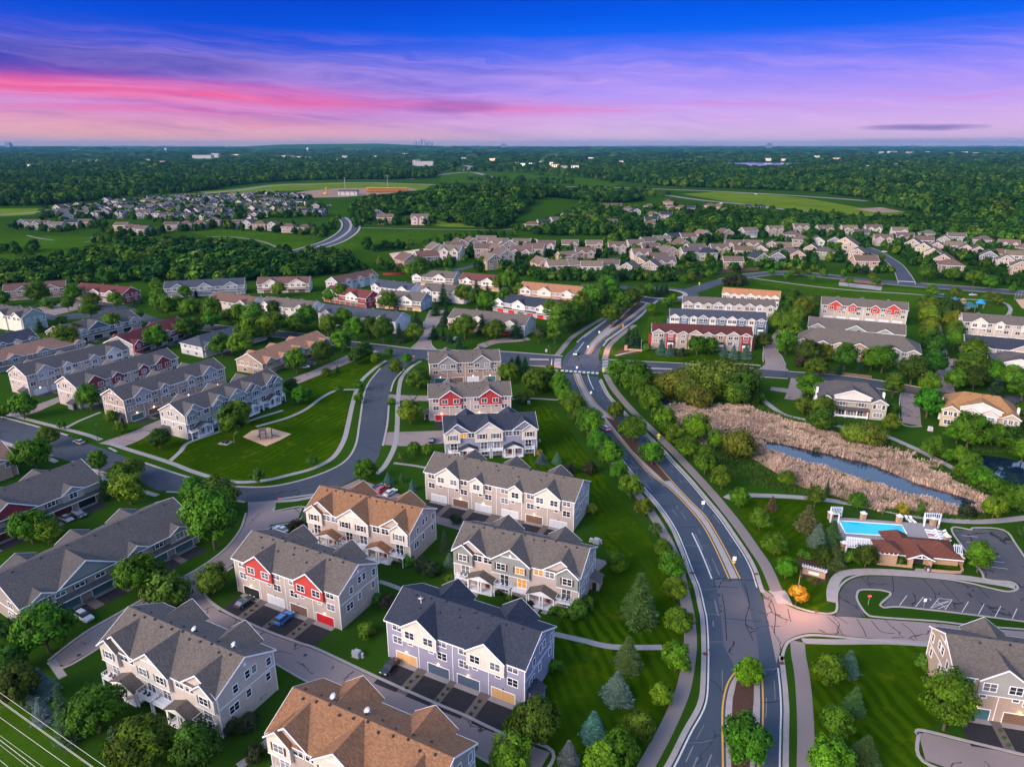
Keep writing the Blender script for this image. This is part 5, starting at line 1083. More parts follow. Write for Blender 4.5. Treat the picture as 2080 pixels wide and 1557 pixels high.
# ------------------------------------------------------------------ detached houses: five kinds, copied
ROOFS = [(.140, .108, .086), (.088, .078, .076), (.115, .084, .070), (.085, .062, .056), R_NAVY, (.125, .075, .06)]
RN = ['taupe', 'grey', 'umber', 'chocolate', 'navy', 'brown']
WALLS = [((.50, .36, .27), 'tan'), ((.62, .52, .43), 'cream'), ((.46, .42, .40), 'beige'), ((.72, .68, .64), 'white'), ((.55, .38, .27), 'peach'), ((.40, .38, .37), 'grey'), ((.20, .25, .32), 'blue'), ((.34, .36, .30), 'sage')]
PROTO = {}
def det_parts(kind):
    if kind in PROTO: return PROTO[kind]
    out = []
    def add(name, mb, mats, c=None): out.append((name, mb.mesh(name, mats if isinstance(mats, list) else [mats]), (0, 0, 0), 0, c))
    def gab(rf, tr, x0, x1, y0, y1, he, rise, axis):
        o = .4
        if axis == 'x':
            ym = (y0 + y1) / 2; s_ = rise / (ym - y0); ez = he - o * s_ + .1; rz = he + rise + .1
            rf.slab([(x0 - o, y0 - o, ez), (x1 + o, y0 - o, ez), (x1 + o, ym, rz), (x0 - o, ym, rz)], .16); rf.slab([(x1 + o, y1 + o, ez), (x0 - o, y1 + o, ez), (x0 - o, ym, rz), (x1 + o, ym, rz)], .16)
            tr.box(x0 - o, x1 + o, y0 - o - .08, y0 - o - .003, ez - .28, ez - .02)
            for xx in (x0 - o - .08, x1 + o + .003):
                for ya, yb in ((y0 - o, ym), (y1 + o, ym)): tr.prism([(xx, ya, ez - .3), (xx, ya, ez + .02), (xx, yb, rz + .02), (xx, yb, rz - .3)], (.077, 0, 0))
        else:
            xm = (x0 + x1) / 2; s_ = rise / (xm - x0); ez = he - o * s_ + .1; rz = he + rise + .1
            rf.slab([(x0 - o, y1 + o, ez), (x0 - o, y0 - o, ez), (xm, y0 - o, rz), (xm, y1 + o, rz)], .16); rf.slab([(x1 + o, y0 - o, ez), (x1 + o, y1 + o, ez), (xm, y1 + o, rz), (xm, y0 - o, rz)], .16)
            for xa in (x0 - o, x1 + o): tr.prism([(xa, y0 - o - .08, ez - .3), (xa, y0 - o - .08, ez + .02), (xm, y0 - o - .08, rz + .02), (xm, y0 - o - .08, rz - .3)], (0, .077, 0))
    wl, rf, tr = MB(), MB(), MB(); wins = []
    if kind == 0:      # ridge along x, back view with a deck
        wl.prism([(-6.5, 0, 0), (-6.5, 0, 5.8), (-6.5, 5, 8.6), (-6.5, 10, 5.8), (-6.5, 10, 0)], (13, 0, 0)); gab(rf, tr, -6.5, 6.5, 0, 10, 5.8, 2.8, 'x')
        wins = [('W', -4, 4.6, 0), ('W', 0, 4.6, 0), ('W', 4, 4.6, 0), ('W', -4, 1.9, 0), ('SL', 1.5, 1.4, 0), ('N', 2.5, 4.6, 'l'), ('N', 7.5, 4.6, 'l'), ('N', 2.5, 4.6, 'r'), ('W', 7, 1.9, 'r')]; XL, YD = 6.5, 10
        dk = MB(); dk.box(-.5, 3.8, -2.6, -.01, 1.0, 1.15); [dk.box(x, x + .12, -2.6, -2.45, 0, 2.0) for x in (-.5, .9, 2.3, 3.68)]; dk.box(-.5, 3.8, -2.6, -2.52, 1.9, 2.0); add('deck', dk, 'white_paint')
    elif kind == 1:    # gable to the front
        wl.prism([(-5, 0, 0), (5, 0, 0), (5, 0, 5.8), (0, 0, 9.0), (-5, 0, 5.8)], (0, 12, 0)); gab(rf, tr, -5, 5, 0, 12, 5.8, 3.2, 'y')
        wins = [('W', -2.6, 4.6, 0), ('W', 2.6, 4.6, 0), ('N', 0, 6.6, 0), ('W', -2.6, 1.8, 0), ('W', 2.4, 1.8, 0), ('N', 3, 4.6, 'l'), ('N', 8, 4.6, 'l'), ('N', 3, 4.6, 'r'), ('W', 8, 4.6, 'r')]; XL, YD = 5, 12
    elif kind == 2:    # front with a garage wing and a porch
        wl.prism([(-6, 3, 0), (-6, 3, 5.8), (-6, 8, 8.8), (-6, 13, 5.8), (-6, 13, 0)], (12, 0, 0)); gab(rf, tr, -6, 6, 3, 13, 5.8, 3.0, 'x')
        wl.prism([(-6, 0, 0), (.2, 0, 0), (.2, 0, 3.1), (-2.9, 0, 4.9), (-6, 0, 3.1)], (0, 3.2, 0)); gab(rf, tr, -6, .2, 0, 4.6, 3.1, 1.8, 'y')
        wl.prism([(1, 2.3, 3.4), (5.6, 2.3, 3.4), (5.6, 2.3, 5.8), (3.3, 2.3, 7.2), (1, 2.3, 5.8)], (0, 1, 0)); gab(rf, tr, 1, 5.6, 2.3, 6.0, 5.8, 1.6, 'y')
        rf.slab([(.3, 1, 2.7), (6.2, 1, 2.7), (6.2, 3, 3.4), (.3, 3, 3.4)], .14); [tr.box(x - .12, x + .12, 1.1, 1.34, 0, 2.7) for x in (.6, 3.2, 5.9)]
        wins = [('W', -3, 4.7, 3), ('W', 3.3, 4.7, 2.3), ('W', 3.6, 1.8, 3), ('N', 5, 4.6, 'l'), ('N', 9, 4.6, 'l'), ('N', 5, 4.6, 'r'), ('W', 9, 4.6, 'r')]; XL, YD = 6, 13
        g = MB(); g.box(-5.2, -.6, -.06, -.005, .05, 2.3); add('garage_door', g, 'white_paint')
    elif kind == 3:    # hipped
        wl.box(-6.5, 6.5, 0, 11, 0, 5.6); o = .5
        rf.slab([(-6.5 - o, -o, 5.6), (6.5 + o, -o, 5.6), (1.8, 5.5, 8.6), (-1.8, 5.5, 8.6)], .16); rf.slab([(6.5 + o, 11 + o, 5.6), (-6.5 - o, 11 + o, 5.6), (-1.8, 5.5, 8.6), (1.8, 5.5, 8.6)], .16)
        rf.slab([(-6.5 - o, 11 + o, 5.6), (-6.5 - o, -o, 5.6), (-1.8, 5.5, 8.6)], .16); rf.slab([(6.5 + o, -o, 5.6), (6.5 + o, 11 + o, 5.6), (1.8, 5.5, 8.6)], .16)
        tr.box(-7, 7, -.58, -.503, 5.34, 5.57); tr.box(-7.08, -7.003, -.5, 11.5, 5.34, 5.57); tr.box(7.003, 7.08, -.5, 11.5, 5.34, 5.57)
        wins = [('W', -4, 4.4, 0), ('W', 0, 4.4, 0), ('W', 4, 4.4, 0), ('W', -4, 1.8, 0), ('SL', 3, 1.4, 0), ('N', 3, 4.4, 'l'), ('W', 8, 4.4, 'l'), ('N', 3, 4.4, 'r'), ('W', 8, 4.4, 'r')]; XL, YD = 6.5, 11
    else:              # two gables to the front
        wl.prism([(-6.5, 1.2, 0), (-6.5, 1.2, 5.6), (-6.5, 6.2, 8.8), (-6.5, 11.2, 5.6), (-6.5, 11.2, 0)], (13, 0, 0)); gab(rf, tr, -6.5, 6.5, 1.2, 11.2, 5.6, 3.2, 'x')
        for x0, x1 in ((-5.6, -.6), (1.2, 5.8)):
            wl.prism([(x0, .3, 0), (x1, .3, 0), (x1, .3, 5.6), ((x0 + x1) / 2, .3, 7.2), (x0, .3, 5.6)], (0, 1.2, 0)); gab(rf, tr, x0, x1, .3, 4.4, 5.6, 1.75, 'y')
        wins = [('W', -3.1, 4.6, .3), ('W', 3.5, 4.6, .3), ('W', -3.1, 1.8, .3), ('SL', 3.5, 1.4, .3), ('N', 4, 4.6, 'l'), ('N', 8, 4.6, 'l'), ('N', 4, 4.6, 'r'), ('W', 8, 4.6, 'r')]; XL, YD = 6.5, 11.2
    add('wall', wl, 'siding', 'w'); add('roof', rf, 'shingle', 'r'); add('trim', tr, 'white_paint')
    for k, x, z, y in wins:
        if y == 'l': out.append(('window', WIN[k], (-XL - .004, x, z), -math.pi / 2, None))
        elif y == 'r': out.append(('window', WIN[k], (XL + .004, x, z), math.pi / 2, None))
        else: out.append(('window' if k != 'SL' else 'sliding_door', WIN[k], (x, y - .004, z), 0, None))
    PROTO[kind] = out; return out
HOUSES = []
HTREE = []
def detached(px, py, kind, wi, ri, rz, where, i, sc=1.0, few=False):
    x, y = at(px, py)
    wc, wn = WALLS[wi]; rc = ROOFS[ri]
    t = thing('detached_house', '%s house, %s roof, %s from left %s' % (wn, RN[ri], nth(i), where), 'house', (x, y, 0), R(rz), 'houses ' + where)
    t.scale = (sc, sc, sc); parts = det_parts(kind); nw = 0
    wcol = jit((wc[0] * .76, wc[1] * .70, wc[2] * .66), .14); rcol = jit(rc, .12)
    for nm, me, loc, r, c in parts:
        if nm in ('window', 'sliding_door'):
            nw += 1
            if few and (nw > 4): continue
        put(nm, me, t, loc, r, wcol if c == 'w' else rcol if c == 'r' else None)
    HOUSES.append((x, y)); return t
ROWS = [
 ('in the cluster below the meadow', [(838, 548, 1, 4, 5, 35), (872, 541, 0, 4, 5, 25), (912, 529, 4, 3, 0, -15), (939, 514, 1, 4, 2, 20), (963, 511, 1, 2, 2, 20), (985, 506, 0, 0, 0, -10), (1006, 548, 1, 0, 0, 30), (1030, 538, 1, 1, 2, 28), (1057, 531, 4, 1, 2, -5), (1082, 524, 0, 1, 2, -12), (892, 524, 1, 4, 0, 25), (926, 521, 0, 2, 2, 10), (1020, 527, 1, 1, 0, 28), (985, 524, 0, 4, 5, 0), (1008, 513, 4, 3, 0, -8), (1035, 516, 1, 2, 2, 15)], 1.2),
 ('in the row along the tan reed bed', [(1058, 510, 4, 5, 0, -8), (1109, 514, 4, 3, 2, -5), (1158, 513, 2, 5, 0, -3), (1208, 514, 2, 4, 0, 0), (1255, 517, 4, 2, 2, 0), (1296, 513, 2, 1, 0, 10), (1322, 505, 0, 5, 1, 15), (1345, 502, 0, 1, 0, 0), (1373, 496, 0, 6, 4, 20)], 1.05),
 ('around the street end above the roundabout', [(1110, 553, 1, 1, 0, 30), (1135, 558, 0, 3, 0, 15), (1160, 540, 2, 4, 0, 20), (1201, 560, 0, 3, 0, -5), (1272, 563, 1, 2, 1, -25), (1318, 559, 1, 7, 1, -20), (1306, 533, 4, 3, 0, 8), (1325, 521, 4, 1, 2, 8), (1190, 530, 4, 0, 2, 5), (1170, 556, 3, 2, 0, 20), (1235, 556, 0, 1, 2, -10), (1296, 551, 1, 4, 0, -20), (1340, 541, 0, 0, 2, 10), (1365, 527, 1, 1, 0, 20), (1352, 552, 4, 2, 1, 0)], 1.05),
 ('along the upper right tree belt', [(1400, 496, 0, 2, 2, 10), (1434, 490, 1, 1, 0, 20), (1478, 487, 1, 4, 2, 15), (1525, 483, 0, 5, 0, 15), (1578, 480, 4, 2, 0, 5), (1629, 475, 4, 2, 2, 0), (1678, 479, 4, 1, 2, 0), (1727, 479, 4, 1, 0, -5), (1775, 478, 4, 3, 2, -10), (1828, 484, 2, 3, 0, -15), (1885, 489, 3, 5, 2, -20), (1942, 495, 0, 5, 2, -20), (1996, 502, 3, 2, 2, -25), (2048, 512, 4, 1, 0, -25), (2085, 520, 3, 0, 2, -25)], 1.05),
 ('in the middle row at upper right', [(1391, 512, 1, 0, 2, 20), (1417, 520, 0, 1, 2, 10), (1438, 530, 3, 1, 4, 0), (1491, 513, 4, 1, 2, -10), (1528, 513, 4, 0, 0, -15), (1566, 515, 1, 2, 2, -20), (1609, 491, 3, 1, 2, -15), (1626, 502, 3, 2, 2, -20), (1659, 505, 1, 3, 1, -20), (1693, 506, 1, 6, 0, -25), (1750, 487, 0, 5, 1, -5), (1794, 500, 4, 2, 2, -15), (1875, 503, 0, 5, 2, -20), (1915, 503, 1, 7, 0, -30), (1959, 523, 1, 1, 2, -30), (2006, 537, 1, 6, 1, -30), (2040, 547, 1, 1, 0, -30), (2070, 560, 1, 0, 2, -30), (1405, 529, 0, 2, 1, 10), (1464, 522, 4, 0, 2, 0), (1510, 526, 0, 4, 5, -10), (1543, 524, 1, 1, 2, -20), (1587, 517, 0, 2, 0, -15), (1645, 522, 1, 4, 2, -30), (1672, 528, 3, 7, 1, -25), (1838, 496, 4, 1, 2, -15), (1936, 515, 0, 5, 0, -30), (1984, 527, 1, 2, 2, -30), (2028, 532, 3, 1, 5, -30), (2062, 536, 0, 3, 0, -30), (1900, 517, 1, 4, 2, -30)], 1.05),
 ('in the row left of the upper street', [(1713, 508, 1, 1, 2, -35), (1724, 517, 1, 1, 2, -35), (1738, 534, 1, 4, 2, -35), (1759, 550, 0, 4, 2, -5)], 1.15),
 ('stepped along the right side of the upper street', [(1851, 511, 1, 1, 2, -35), (1872, 520, 1, 1, 2, -35), (1891, 532, 1, 1, 0, -35), (1912, 546, 1, 0, 2, -35), (1930, 558, 3, 0, 2, -20)], 1.1),
 ('behind the long brown fence', [(1489, 548, 0, 4, 2, -5), (1578, 538, 1, 6, 1, -15), (1619, 534, 1, 4, 2, -20), (1603, 527, 3, 4, 2, -15), (1548, 540, 1, 7, 4, 15)], 1.0),
 ('at the foot of the wooded hill', [(1082, 468, 3, 0, 5, 10), (1107, 463, 0, 2, 4, 15), (1134, 458, 0, 2, 2, 20), (1158, 449, 0, 3, 4, 25), (1175, 442, 1, 4, 5, 30), (1191, 437, 1, 1, 5, 30), (1212, 430, 1, 3, 2, 20), (1232, 428, 0, 4, 5, 5), (1254, 427, 0, 6, 5, 0), (1276, 434, 3, 5, 5, 0), (1293, 439, 1, 3, 4, 10), (1319, 428, 3, 4, 5, -5), (1357, 419, 3, 4, 5, -5), (1361, 429, 3, 2, 5, -10), (1383, 431, 3, 4, 5, -10), (1400, 432, 0, 2, 4, -10)], 1.0),
 ('in the knot below the wooded hill', [(1205, 456, 1, 4, 5, 20), (1243, 453, 3, 4, 5, 0), (1248, 463, 0, 1, 2, -5), (1267, 470, 0, 2, 1, -8), (1322, 457, 0, 6, 4, -5), (1331, 447, 1, 1, 5, 20), (1353, 447, 0, 3, 4, -5), (1322, 466, 3, 4, 5, -10), (1368, 463, 3, 1, 2, 10), (1444, 427, 3, 1, 5, 0), (1467, 429, 1, 2, 2, 20), (1521, 429, 3, 2, 4, 0), (1548, 429, 3, 6, 4, 0)], 1.0),
 ('on the lone lot under the wooded hill', [(770, 447, 1, 5, 1, 20), (782, 456, 0, 4, 5, 0), (850, 457, 4, 3, 2, -5)], 1.25),
 ('in the front row facing the left meadow', [(46, 463, 1, 3, 4, 30), (63, 465, 4, 3, 1, 10), (84, 467, 4, 3, 2, 10), (111, 469, 0, 3, 0, 8), (145, 464, 0, 1, 4, 5), (170, 463, 0, 2, 2, 0), (244, 470, 0, 4, 5, -10), (262, 477, 4, 3, 5, -10), (283, 478, 0, 2, 5, -15), (348, 469, 0, 4, 3, 5), (377, 467, 3, 4, 2, 5), (405, 465, 3, 4, 5, 5), (434, 459, 3, 4, 2, 10), (478, 464, 0, 4, 2, 0), (501, 465, 1, 3, 2, 0), (526, 467, 3, 4, 5, 0), (553, 469, 1, 3, 5, -5), (585, 473, 3, 4, 5, -5), (617, 475, 3, 4, 3, -10)], 1.0),
]
for where, lst, sc in ROWS:
    lst = sorted(lst)
    for i, q in enumerate(lst): detached(*q, where, i + 1, sc * (1.25 if 'left meadow' in where else 1.24))
LROW = [(404, 360, 620, 15, 'in the farthest row of the left hill'), (412, 300, 610, 17, 'in the second farthest left hill row'), (420, 205, 640, 24, 'in the third row down the left hill'), (428, 105, 650, 26, 'in the fourth row down the left hill'), (437, 95, 660, 25, 'in the fifth row down the left hill'), (446, 130, 650, 21, 'in the sixth row down the left hill')]
rq = random.Random(11)
for y, x0, x1, n, where in LROW:
    k = 0
    for i in range(n):
        px = x0 + (x1 - x0) * (i + .5) / n + rq.uniform(-4, 4); py = y + rq.uniform(-2.5, 2.5) + 3.5 * math.sin(px * .02)
        if 470 < px < 500 and py > 430: continue
        if px > 600 and py > 442: continue
        k += 1; detached(px, py, rq.choice((0, 1, 1, 2, 3, 4, 4)), rq.choice((3, 3, 3, 3, 1, 2, 5, 5, 4, 6)), rq.choice((4, 4, 4, 1, 1, 2, 5)), rq.choice((-25, -10, 0, 10, 25, 35)), where, k, 1.28, True)
# ------------------------------------------------------------------ trees
rt = random.Random(21)
def rdir(r):
    z = r.uniform(-1, 1); a = r.uniform(0, 6.2832); s = math.sqrt(1 - z * z); return Vector((s * math.cos(a), s * math.sin(a), z))
def leafquad(mb, p, nrm, s, r, sh):
    n = (nrm + rdir(r) * .5).normalized(); a = n.orthogonal().normalized(); ang = r.uniform(0, 6.28)
    b = n.cross(a); u = a * math.cos(ang) + b * math.sin(ang); v = n.cross(u)
    mb.face([p - u * s, p - v * s * .6, p + u * s, p + v * s * .6]); mb.sh.append(sh)
def crown_mesh(seed, h=1.25, z0=.28, nc=95, per=52, leaf=.062, cr=.25, shape='round', inner=260, drop=0):
    r = random.Random(seed); mb = MB(); mb.sh = []
    lob = [(rdir(r), r.uniform(.10, .22)) for _ in range(7)]
    def env(d):
        k = 1.0 + sum(a * max(0, d.dot(l)) ** 4 for l, a in lob) - .08
        return k
    for i in range(nc):
        d = rdir(r)
        if d.z < -.65: d.z *= .5; d.normalize()
        rad = r.uniform(.60, .93) * env(d)
        zc = d.z
        if shape == 'col': c = Vector((d.x * .8 * rad, d.y * .8 * rad, z0 + h * .5 + zc * h * .5 * rad))
        elif shape == 'cone': t = r.random() ** 1.4; w = (1 - t) ** .8; c = Vector((d.x * w * .85, d.y * w * .85, z0 + t * h))
        else:
            taper = 1 - .22 * max(0, zc)
            c = Vector((d.x * rad * taper * .9, d.y * rad * taper * .9, z0 + h * .47 + zc * h * .47 * rad))
        tone = r.random()
        cs = cr * r.uniform(.7, 1.2)
        for k in range(per):
            e = rdir(r)
            if drop: e.z = -abs(e.z) * 1.6 if r.random() < .7 else e.z
            p = c + Vector((e.x * cs, e.y * cs, e.z * cs * (.8 if not drop else 1.0))) * r.uniform(.5, 1.0)
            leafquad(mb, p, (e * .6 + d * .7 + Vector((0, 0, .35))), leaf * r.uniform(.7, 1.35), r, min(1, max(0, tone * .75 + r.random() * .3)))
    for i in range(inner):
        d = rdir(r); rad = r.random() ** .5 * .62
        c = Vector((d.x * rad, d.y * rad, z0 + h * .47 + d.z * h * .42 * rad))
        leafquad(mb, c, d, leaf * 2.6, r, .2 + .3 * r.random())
    return mb
def trunk_mesh(z=.75, r0=.055, limbs=6, seed=0):
    r = random.Random(seed); mb = MB(); mb.tube((0, 0, 0), (.01, .0, z * .5), r0, r0 * .75, 7); mb.tube((.01, 0, z * .5), (-.01, .02, z * 1.25), r0 * .75, r0 * .25, 6)
    for i in range(limbs):
        a = 6.28 * i / limbs + r.uniform(-.3, .3); z1 = z * r.uniform(.45, .8); l = r.uniform(.35, .6)
        mb.tube((0, 0, z1), (l * math.cos(a), l * math.sin(a), z1 + r.uniform(.25, .5)), r0 * .45, r0 * .12, 5)
    return mb.mesh('trunk', ['bark'])
def spruce_mesh(seed, h=2.6, tiers=24, per=21, wide=1.0):
    r = random.Random(seed); mb = MB(); mb.sh = []
    for t in range(tiers):
        f = t / (tiers - 1); z = .12 + f * (h - .18); rad = wide * (1 - f) ** .82 * r.uniform(.78, 1.08) + .04; n = max(5, int(per * (1 - f * .7)))
        for k in range(n):
            a = 6.283 * (k + r.uniform(-.4, .4)) / n + t * .7; rr_ = rad * r.uniform(.62, 1.16) * (1 + .14 * math.sin(2 * a + seed) + .08 * math.sin(5 * a + t)); dx, dy = math.cos(a), math.sin(a); tone = r.random()
            seg = 5 if rad > .35 else 3
            for j in range(seg):
                u = (j + .6) / seg; px, py = dx * rr_ * u, dy * rr_ * u; pz = z - .30 * rr_ * u * u + .10 * u * u * rr_ * 1.6 * u
                for sd in (-1, 0, 1):
                    s = (.105 + .05 * (1 - f)) * r.uniform(.8, 1.25) * (1.15 - .35 * u)
                    q = Vector((px - dy * sd * s * .9, py + dx * sd * s * .9, pz + r.uniform(-.03, .03)))
                    o = Vector((dx * .7 - dy * sd * .6, dy * .7 + dx * sd * .6, -.10 + r.uniform(-.2, .12))); v = Vector((-dy, dx, r.uniform(-.4, .4)))
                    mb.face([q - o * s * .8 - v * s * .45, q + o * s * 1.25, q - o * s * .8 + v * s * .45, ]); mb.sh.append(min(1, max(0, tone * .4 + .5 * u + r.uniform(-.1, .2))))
    return mb
CR = {
 'round': [crown_mesh(s, 1.55, .34).mesh('crown', ['leaf']) for s in (1, 2, 3, 4)],
 'broad': [crown_mesh(s, 1.52, .32, 125, 54, .052, .22).mesh('crown', ['leaf']) for s in (11, 12, 13)],
 'tall': [crown_mesh(s, 2.15, .42, 110, 52, .058, .25).mesh('crown', ['leaf']) for s in (21, 22, 23)],
 'young': [crown_mesh(s, 1.75, .60, 52, 34, .085, .28, inner=80).mesh('crown', ['leaf']) for s in (31, 32)],
 'willow': [crown_mesh(s, 1.55, .12, 110, 50, .055, .28, drop=1).mesh('crown', ['leaf']) for s in (41, 42)],
 'shrub': [crown_mesh(s, 1.30, .0, 50, 44, .075, .28, inner=120).mesh('foliage', ['leaf']) for s in (51, 52)],
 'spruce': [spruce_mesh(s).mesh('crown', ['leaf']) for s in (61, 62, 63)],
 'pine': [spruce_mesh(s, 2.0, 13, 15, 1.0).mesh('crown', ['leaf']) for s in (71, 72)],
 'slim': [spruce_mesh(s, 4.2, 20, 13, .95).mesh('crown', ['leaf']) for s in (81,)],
}
TK = {'round': trunk_mesh(.62, .055), 'broad': trunk_mesh(.55, .06), 'tall': trunk_mesh(.8, .055), 'young': trunk_mesh(.95, .04, 4), 'willow': trunk_mesh(.6, .08), 'spruce': trunk_mesh(.5, .06, 0), 'pine': trunk_mesh(.5, .06, 0), 'slim': trunk_mesh(.6, .06, 0)}
KIND = {'M': ('round', 'round green maple', 'maple_tree', (.058, .138, .006)), 'O': ('broad', 'broad leafy green tree', 'leafy_tree', (.048, .120, .006)), 'L': ('round', 'light yellowish green tree', 'leafy_tree', (.092, .170, .008)), 'D': ('round', 'dark green leafy tree', 'leafy_tree', (.030, .078, .006)), 'T': ('tall', 'tall upright green tree', 'leafy_tree', (.056, .134, .007)),
 'Y': ('young', 'thin young tree', 'young_tree', (.050, .130, .014)), 'W': ('willow', 'drooping olive green willow', 'willow_tree', (.10, .150, .014)), 'S': ('spruce', 'green spruce', 'spruce_tree', (.055, .105, .028)), 'B': ('spruce', 'blue spruce', 'spruce_tree', (.075, .135, .118)), 'P': ('pine', 'dark green conifer', 'pine_tree', (.022, .060, .022)), 'C': ('tall', 'slender yellow green tree', 'leafy_tree', (.084, .150, .010)), 'N': ('slim', 'narrow dark conifer', 'pine_tree', (.035, .085, .03)),
 'H': ('shrub', 'rounded green shrub', 'shrub', (.06, .14, .012)), 'R': ('shrub', 'dark brownish shrub', 'shrub', (.030, .040, .018)), 'E': ('shrub', 'bright yellow green round shrub', 'shrub', (.22, .24, .015)), 'G': ('round', 'tree lit golden by a lamp', 'maple_tree', (.33, .19, .012)), 'U': ('pine', 'brownish green bushy conifer', 'pine_tree', (.085, .085, .035)), 'X': ('young', 'half bare young tree', 'young_tree', (.05, .09, .02))}  # the golden kind has the street lamp's glow put into its leaf colour
TREES = []
def grow(px, py, w, k, label, group):
    x, y = at(px, py); sh, _, nm, c = KIND[k]; r = max(.5, w / ppm(px, py) / 2) * ((1.34 if w < 45 else 1.24 if w < 95 else 1.06) * (1.12 if 'willow grove' in group else 1.0) * (.78 if 'roundabout' in group else 1.0) if sh not in ('spruce', 'pine', 'slim') else 1.12) * (1.18 if 'avenue' in group and w < 45 else 1.0)
    t = thing(nm, label, 'shrub' if sh == 'shrub' else 'tree', (x, y, 0), rt.uniform(0, 6.28), group)
    s = r / (.98 if sh in ('spruce', 'pine', 'slim') else 1.02); sz = s * rt.uniform(.92, 1.12)
    if sh in ('spruce',): sz *= .85
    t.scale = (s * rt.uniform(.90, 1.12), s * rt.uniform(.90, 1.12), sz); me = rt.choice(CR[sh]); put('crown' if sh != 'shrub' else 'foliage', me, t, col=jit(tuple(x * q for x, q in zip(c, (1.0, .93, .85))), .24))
    if sh in TK: put('trunk', TK[sh], t)
    TREES.append((x, y, r)); return t
def grove(where, order, lst, dk='M', group=None):
    group = group or 'trees ' + where
    for i, q in enumerate(lst):
        k = q[3] if len(q) > 3 else dk
        grow(q[0], q[1], q[2], k, '%s, %s %s %s' % (KIND[k][1], nth(i + 1), order, where), group)
FB, FL = 'from bottom', 'from left'
grove('along the left path of the avenue', FB, [(1257, 1553, 74, 'O'), (1301, 1500, 55), (1342, 1430, 46, 'L'), (1372, 1362, 64), (1377, 1285, 58), (1369, 1220, 47), (1363, 1173, 40), (1346, 1131, 30), (1331, 1089, 18, 'X'), (1308, 1048, 27), (1280, 1011, 38), (1257, 973, 28), (1239, 949, 36), (1215, 922, 35), (1198, 888, 42), (1181, 861, 27), (1167, 845, 33), (1149, 824, 25), (1136, 802, 33), (1117, 780, 22), (1117, 763, 18), (1160, 832, 28), (1142, 815, 26), (1106, 790, 30, 'D'), (1172, 860, 26), (1190, 877, 26, 'D'), (1224, 938, 26, 'D'), (1208, 905, 26)])
grove('along the right path of the avenue', FB, [(1594, 1174, 36), (1572, 1126, 38), (1541, 1076, 34), (1501, 1031, 29), (1465, 993, 37), (1431, 962, 38), (1451, 914, 29), (1410, 899, 42), (1401, 930, 36), (1373, 903, 36, 'O'), (1348, 881, 50), (1323, 845, 40), (1304, 818, 36, 'D'), (1287, 802, 68, 'O'), (1258, 776, 52, 'O')])
grove('in the planted median of the avenue', FB, [(1514, 1546, 108, 'O'), (1520, 1391, 58, 'L'), (1324, 944, 37), (1286, 897, 39), (1251, 854, 26), (1242, 660, 32), (1264, 638, 34), (1283, 625, 28), (1299, 613, 24)])
grove('on the lawn left of the avenue', FB, [(1223, 1585, 80, 'L'), (1155, 1552, 46, 'B'), (1205, 1497, 52, 'B'), (1253, 1421, 54, 'B'), (1274, 1352, 44, 'S'), (1298, 1254, 80, 'S'), (1250, 1161, 46, 'M'), (1196, 961, 26, 'R'), (1154, 961, 24, 'R'), (1100, 940, 16, 'B'), (1131, 940, 17, 'B'), (1060, 817, 24, 'H'), (1085, 802, 50, 'O'), (1038, 779, 30, 'M'), (1024, 770, 26, 'L')])
grove('between the cross street and the tan row', FL, [(1040, 757, 30, 'P'), (1052, 752, 30, 'P'), (1066, 758, 32, 'P')])
grove('on the lawn at the bottom right corner', FL, [(1680, 1391, 68), (1680, 1580, 84, 'L'), (1693, 1497, 63), (1722, 1365, 42, 'B'), (1733, 1442, 46, 'S'), (1753, 1553, 62, 'S'), (1916, 1482, 86, 'T'), (1874, 1354, 30, 'H')])
grove('around the purple townhouse row', FL, [(746, 1290, 34, 'H'), (768, 1222, 20, 'H'), (785, 1230, 32, 'R'), (1036, 1570, 100, 'L'), (1089, 1508, 112, 'O'), (1129, 1360, 28, 'H')])
grove('between the orange roofed row and the sage row', FL, [(828, 1146, 26, 'H'), (858, 1158, 30, 'R'), (876, 1166, 32, 'R'), (903, 1120, 22, 'N'), (913, 1147, 24, 'B'), (914, 1181, 20, 'H'), (926, 1062, 24, 'R')])
grove('in front of the sage townhouse row', FL, [(935, 1194, 14, 'H'), (948, 1197, 12, 'H'), (1012, 1207, 12, 'H'), (1037, 1218, 16, 'H'), (1064, 1226, 12, 'H'), (1077, 1230, 14, 'R'), (1127, 1246, 22, 'H'), (1146, 1250, 20, 'H'), (1172, 1252, 40, 'H'), (1192, 1232, 30, 'H')])
grove('on the lawn behind the three parked cars', FL, [(789, 983, 20, 'B'), (817, 979, 16, 'S'), (838, 995, 19, 'B'), (1202, 1040, 22, 'E'), (852, 780, 33, 'O'), (834, 860, 50, 'L'), (842, 924, 24, 'M'), (867, 927, 20, 'M')])
grove('by the orange roofed row with cream bays', FL, [(602, 1075, 26, 'R'), (619, 1064, 20, 'B'), (743, 977, 46, 'O'), (1095, 923, 14, 'E'), (818, 940, 18, 'Y')])
grove('along the left street of the park', FL, [(8, 850, 22), (50, 850, 44), (100, 907, 36), (75, 953, 64, 'O'), (127, 874, 16, 'Y'), (202, 958, 28, 'T'), (229, 861, 24, 'M'), (272, 972, 36), (253, 995, 54, 'O'), (266, 1024, 66, 'L'), (213, 1016, 24, 'N'), (326, 911, 38, 'D'), (395, 1020, 42), (528, 984, 24, 'Y'), (186, 832, 42), (634, 950, 20, 'Y')])
grove('beside the playground in the park', FL, [(477, 900, 56, 'T'), (490, 864, 46, 'L'), (592, 797, 26, 'D'), (600, 821, 18, 'P'), (614, 819, 34, 'O'), (664, 765, 18), (686, 757, 13, 'P'), (724, 740, 30, 'D'), (740, 733, 32, 'D'), (764, 742, 21), (730, 794, 18), (729, 819, 18), (688, 800, 14, 'Y')])
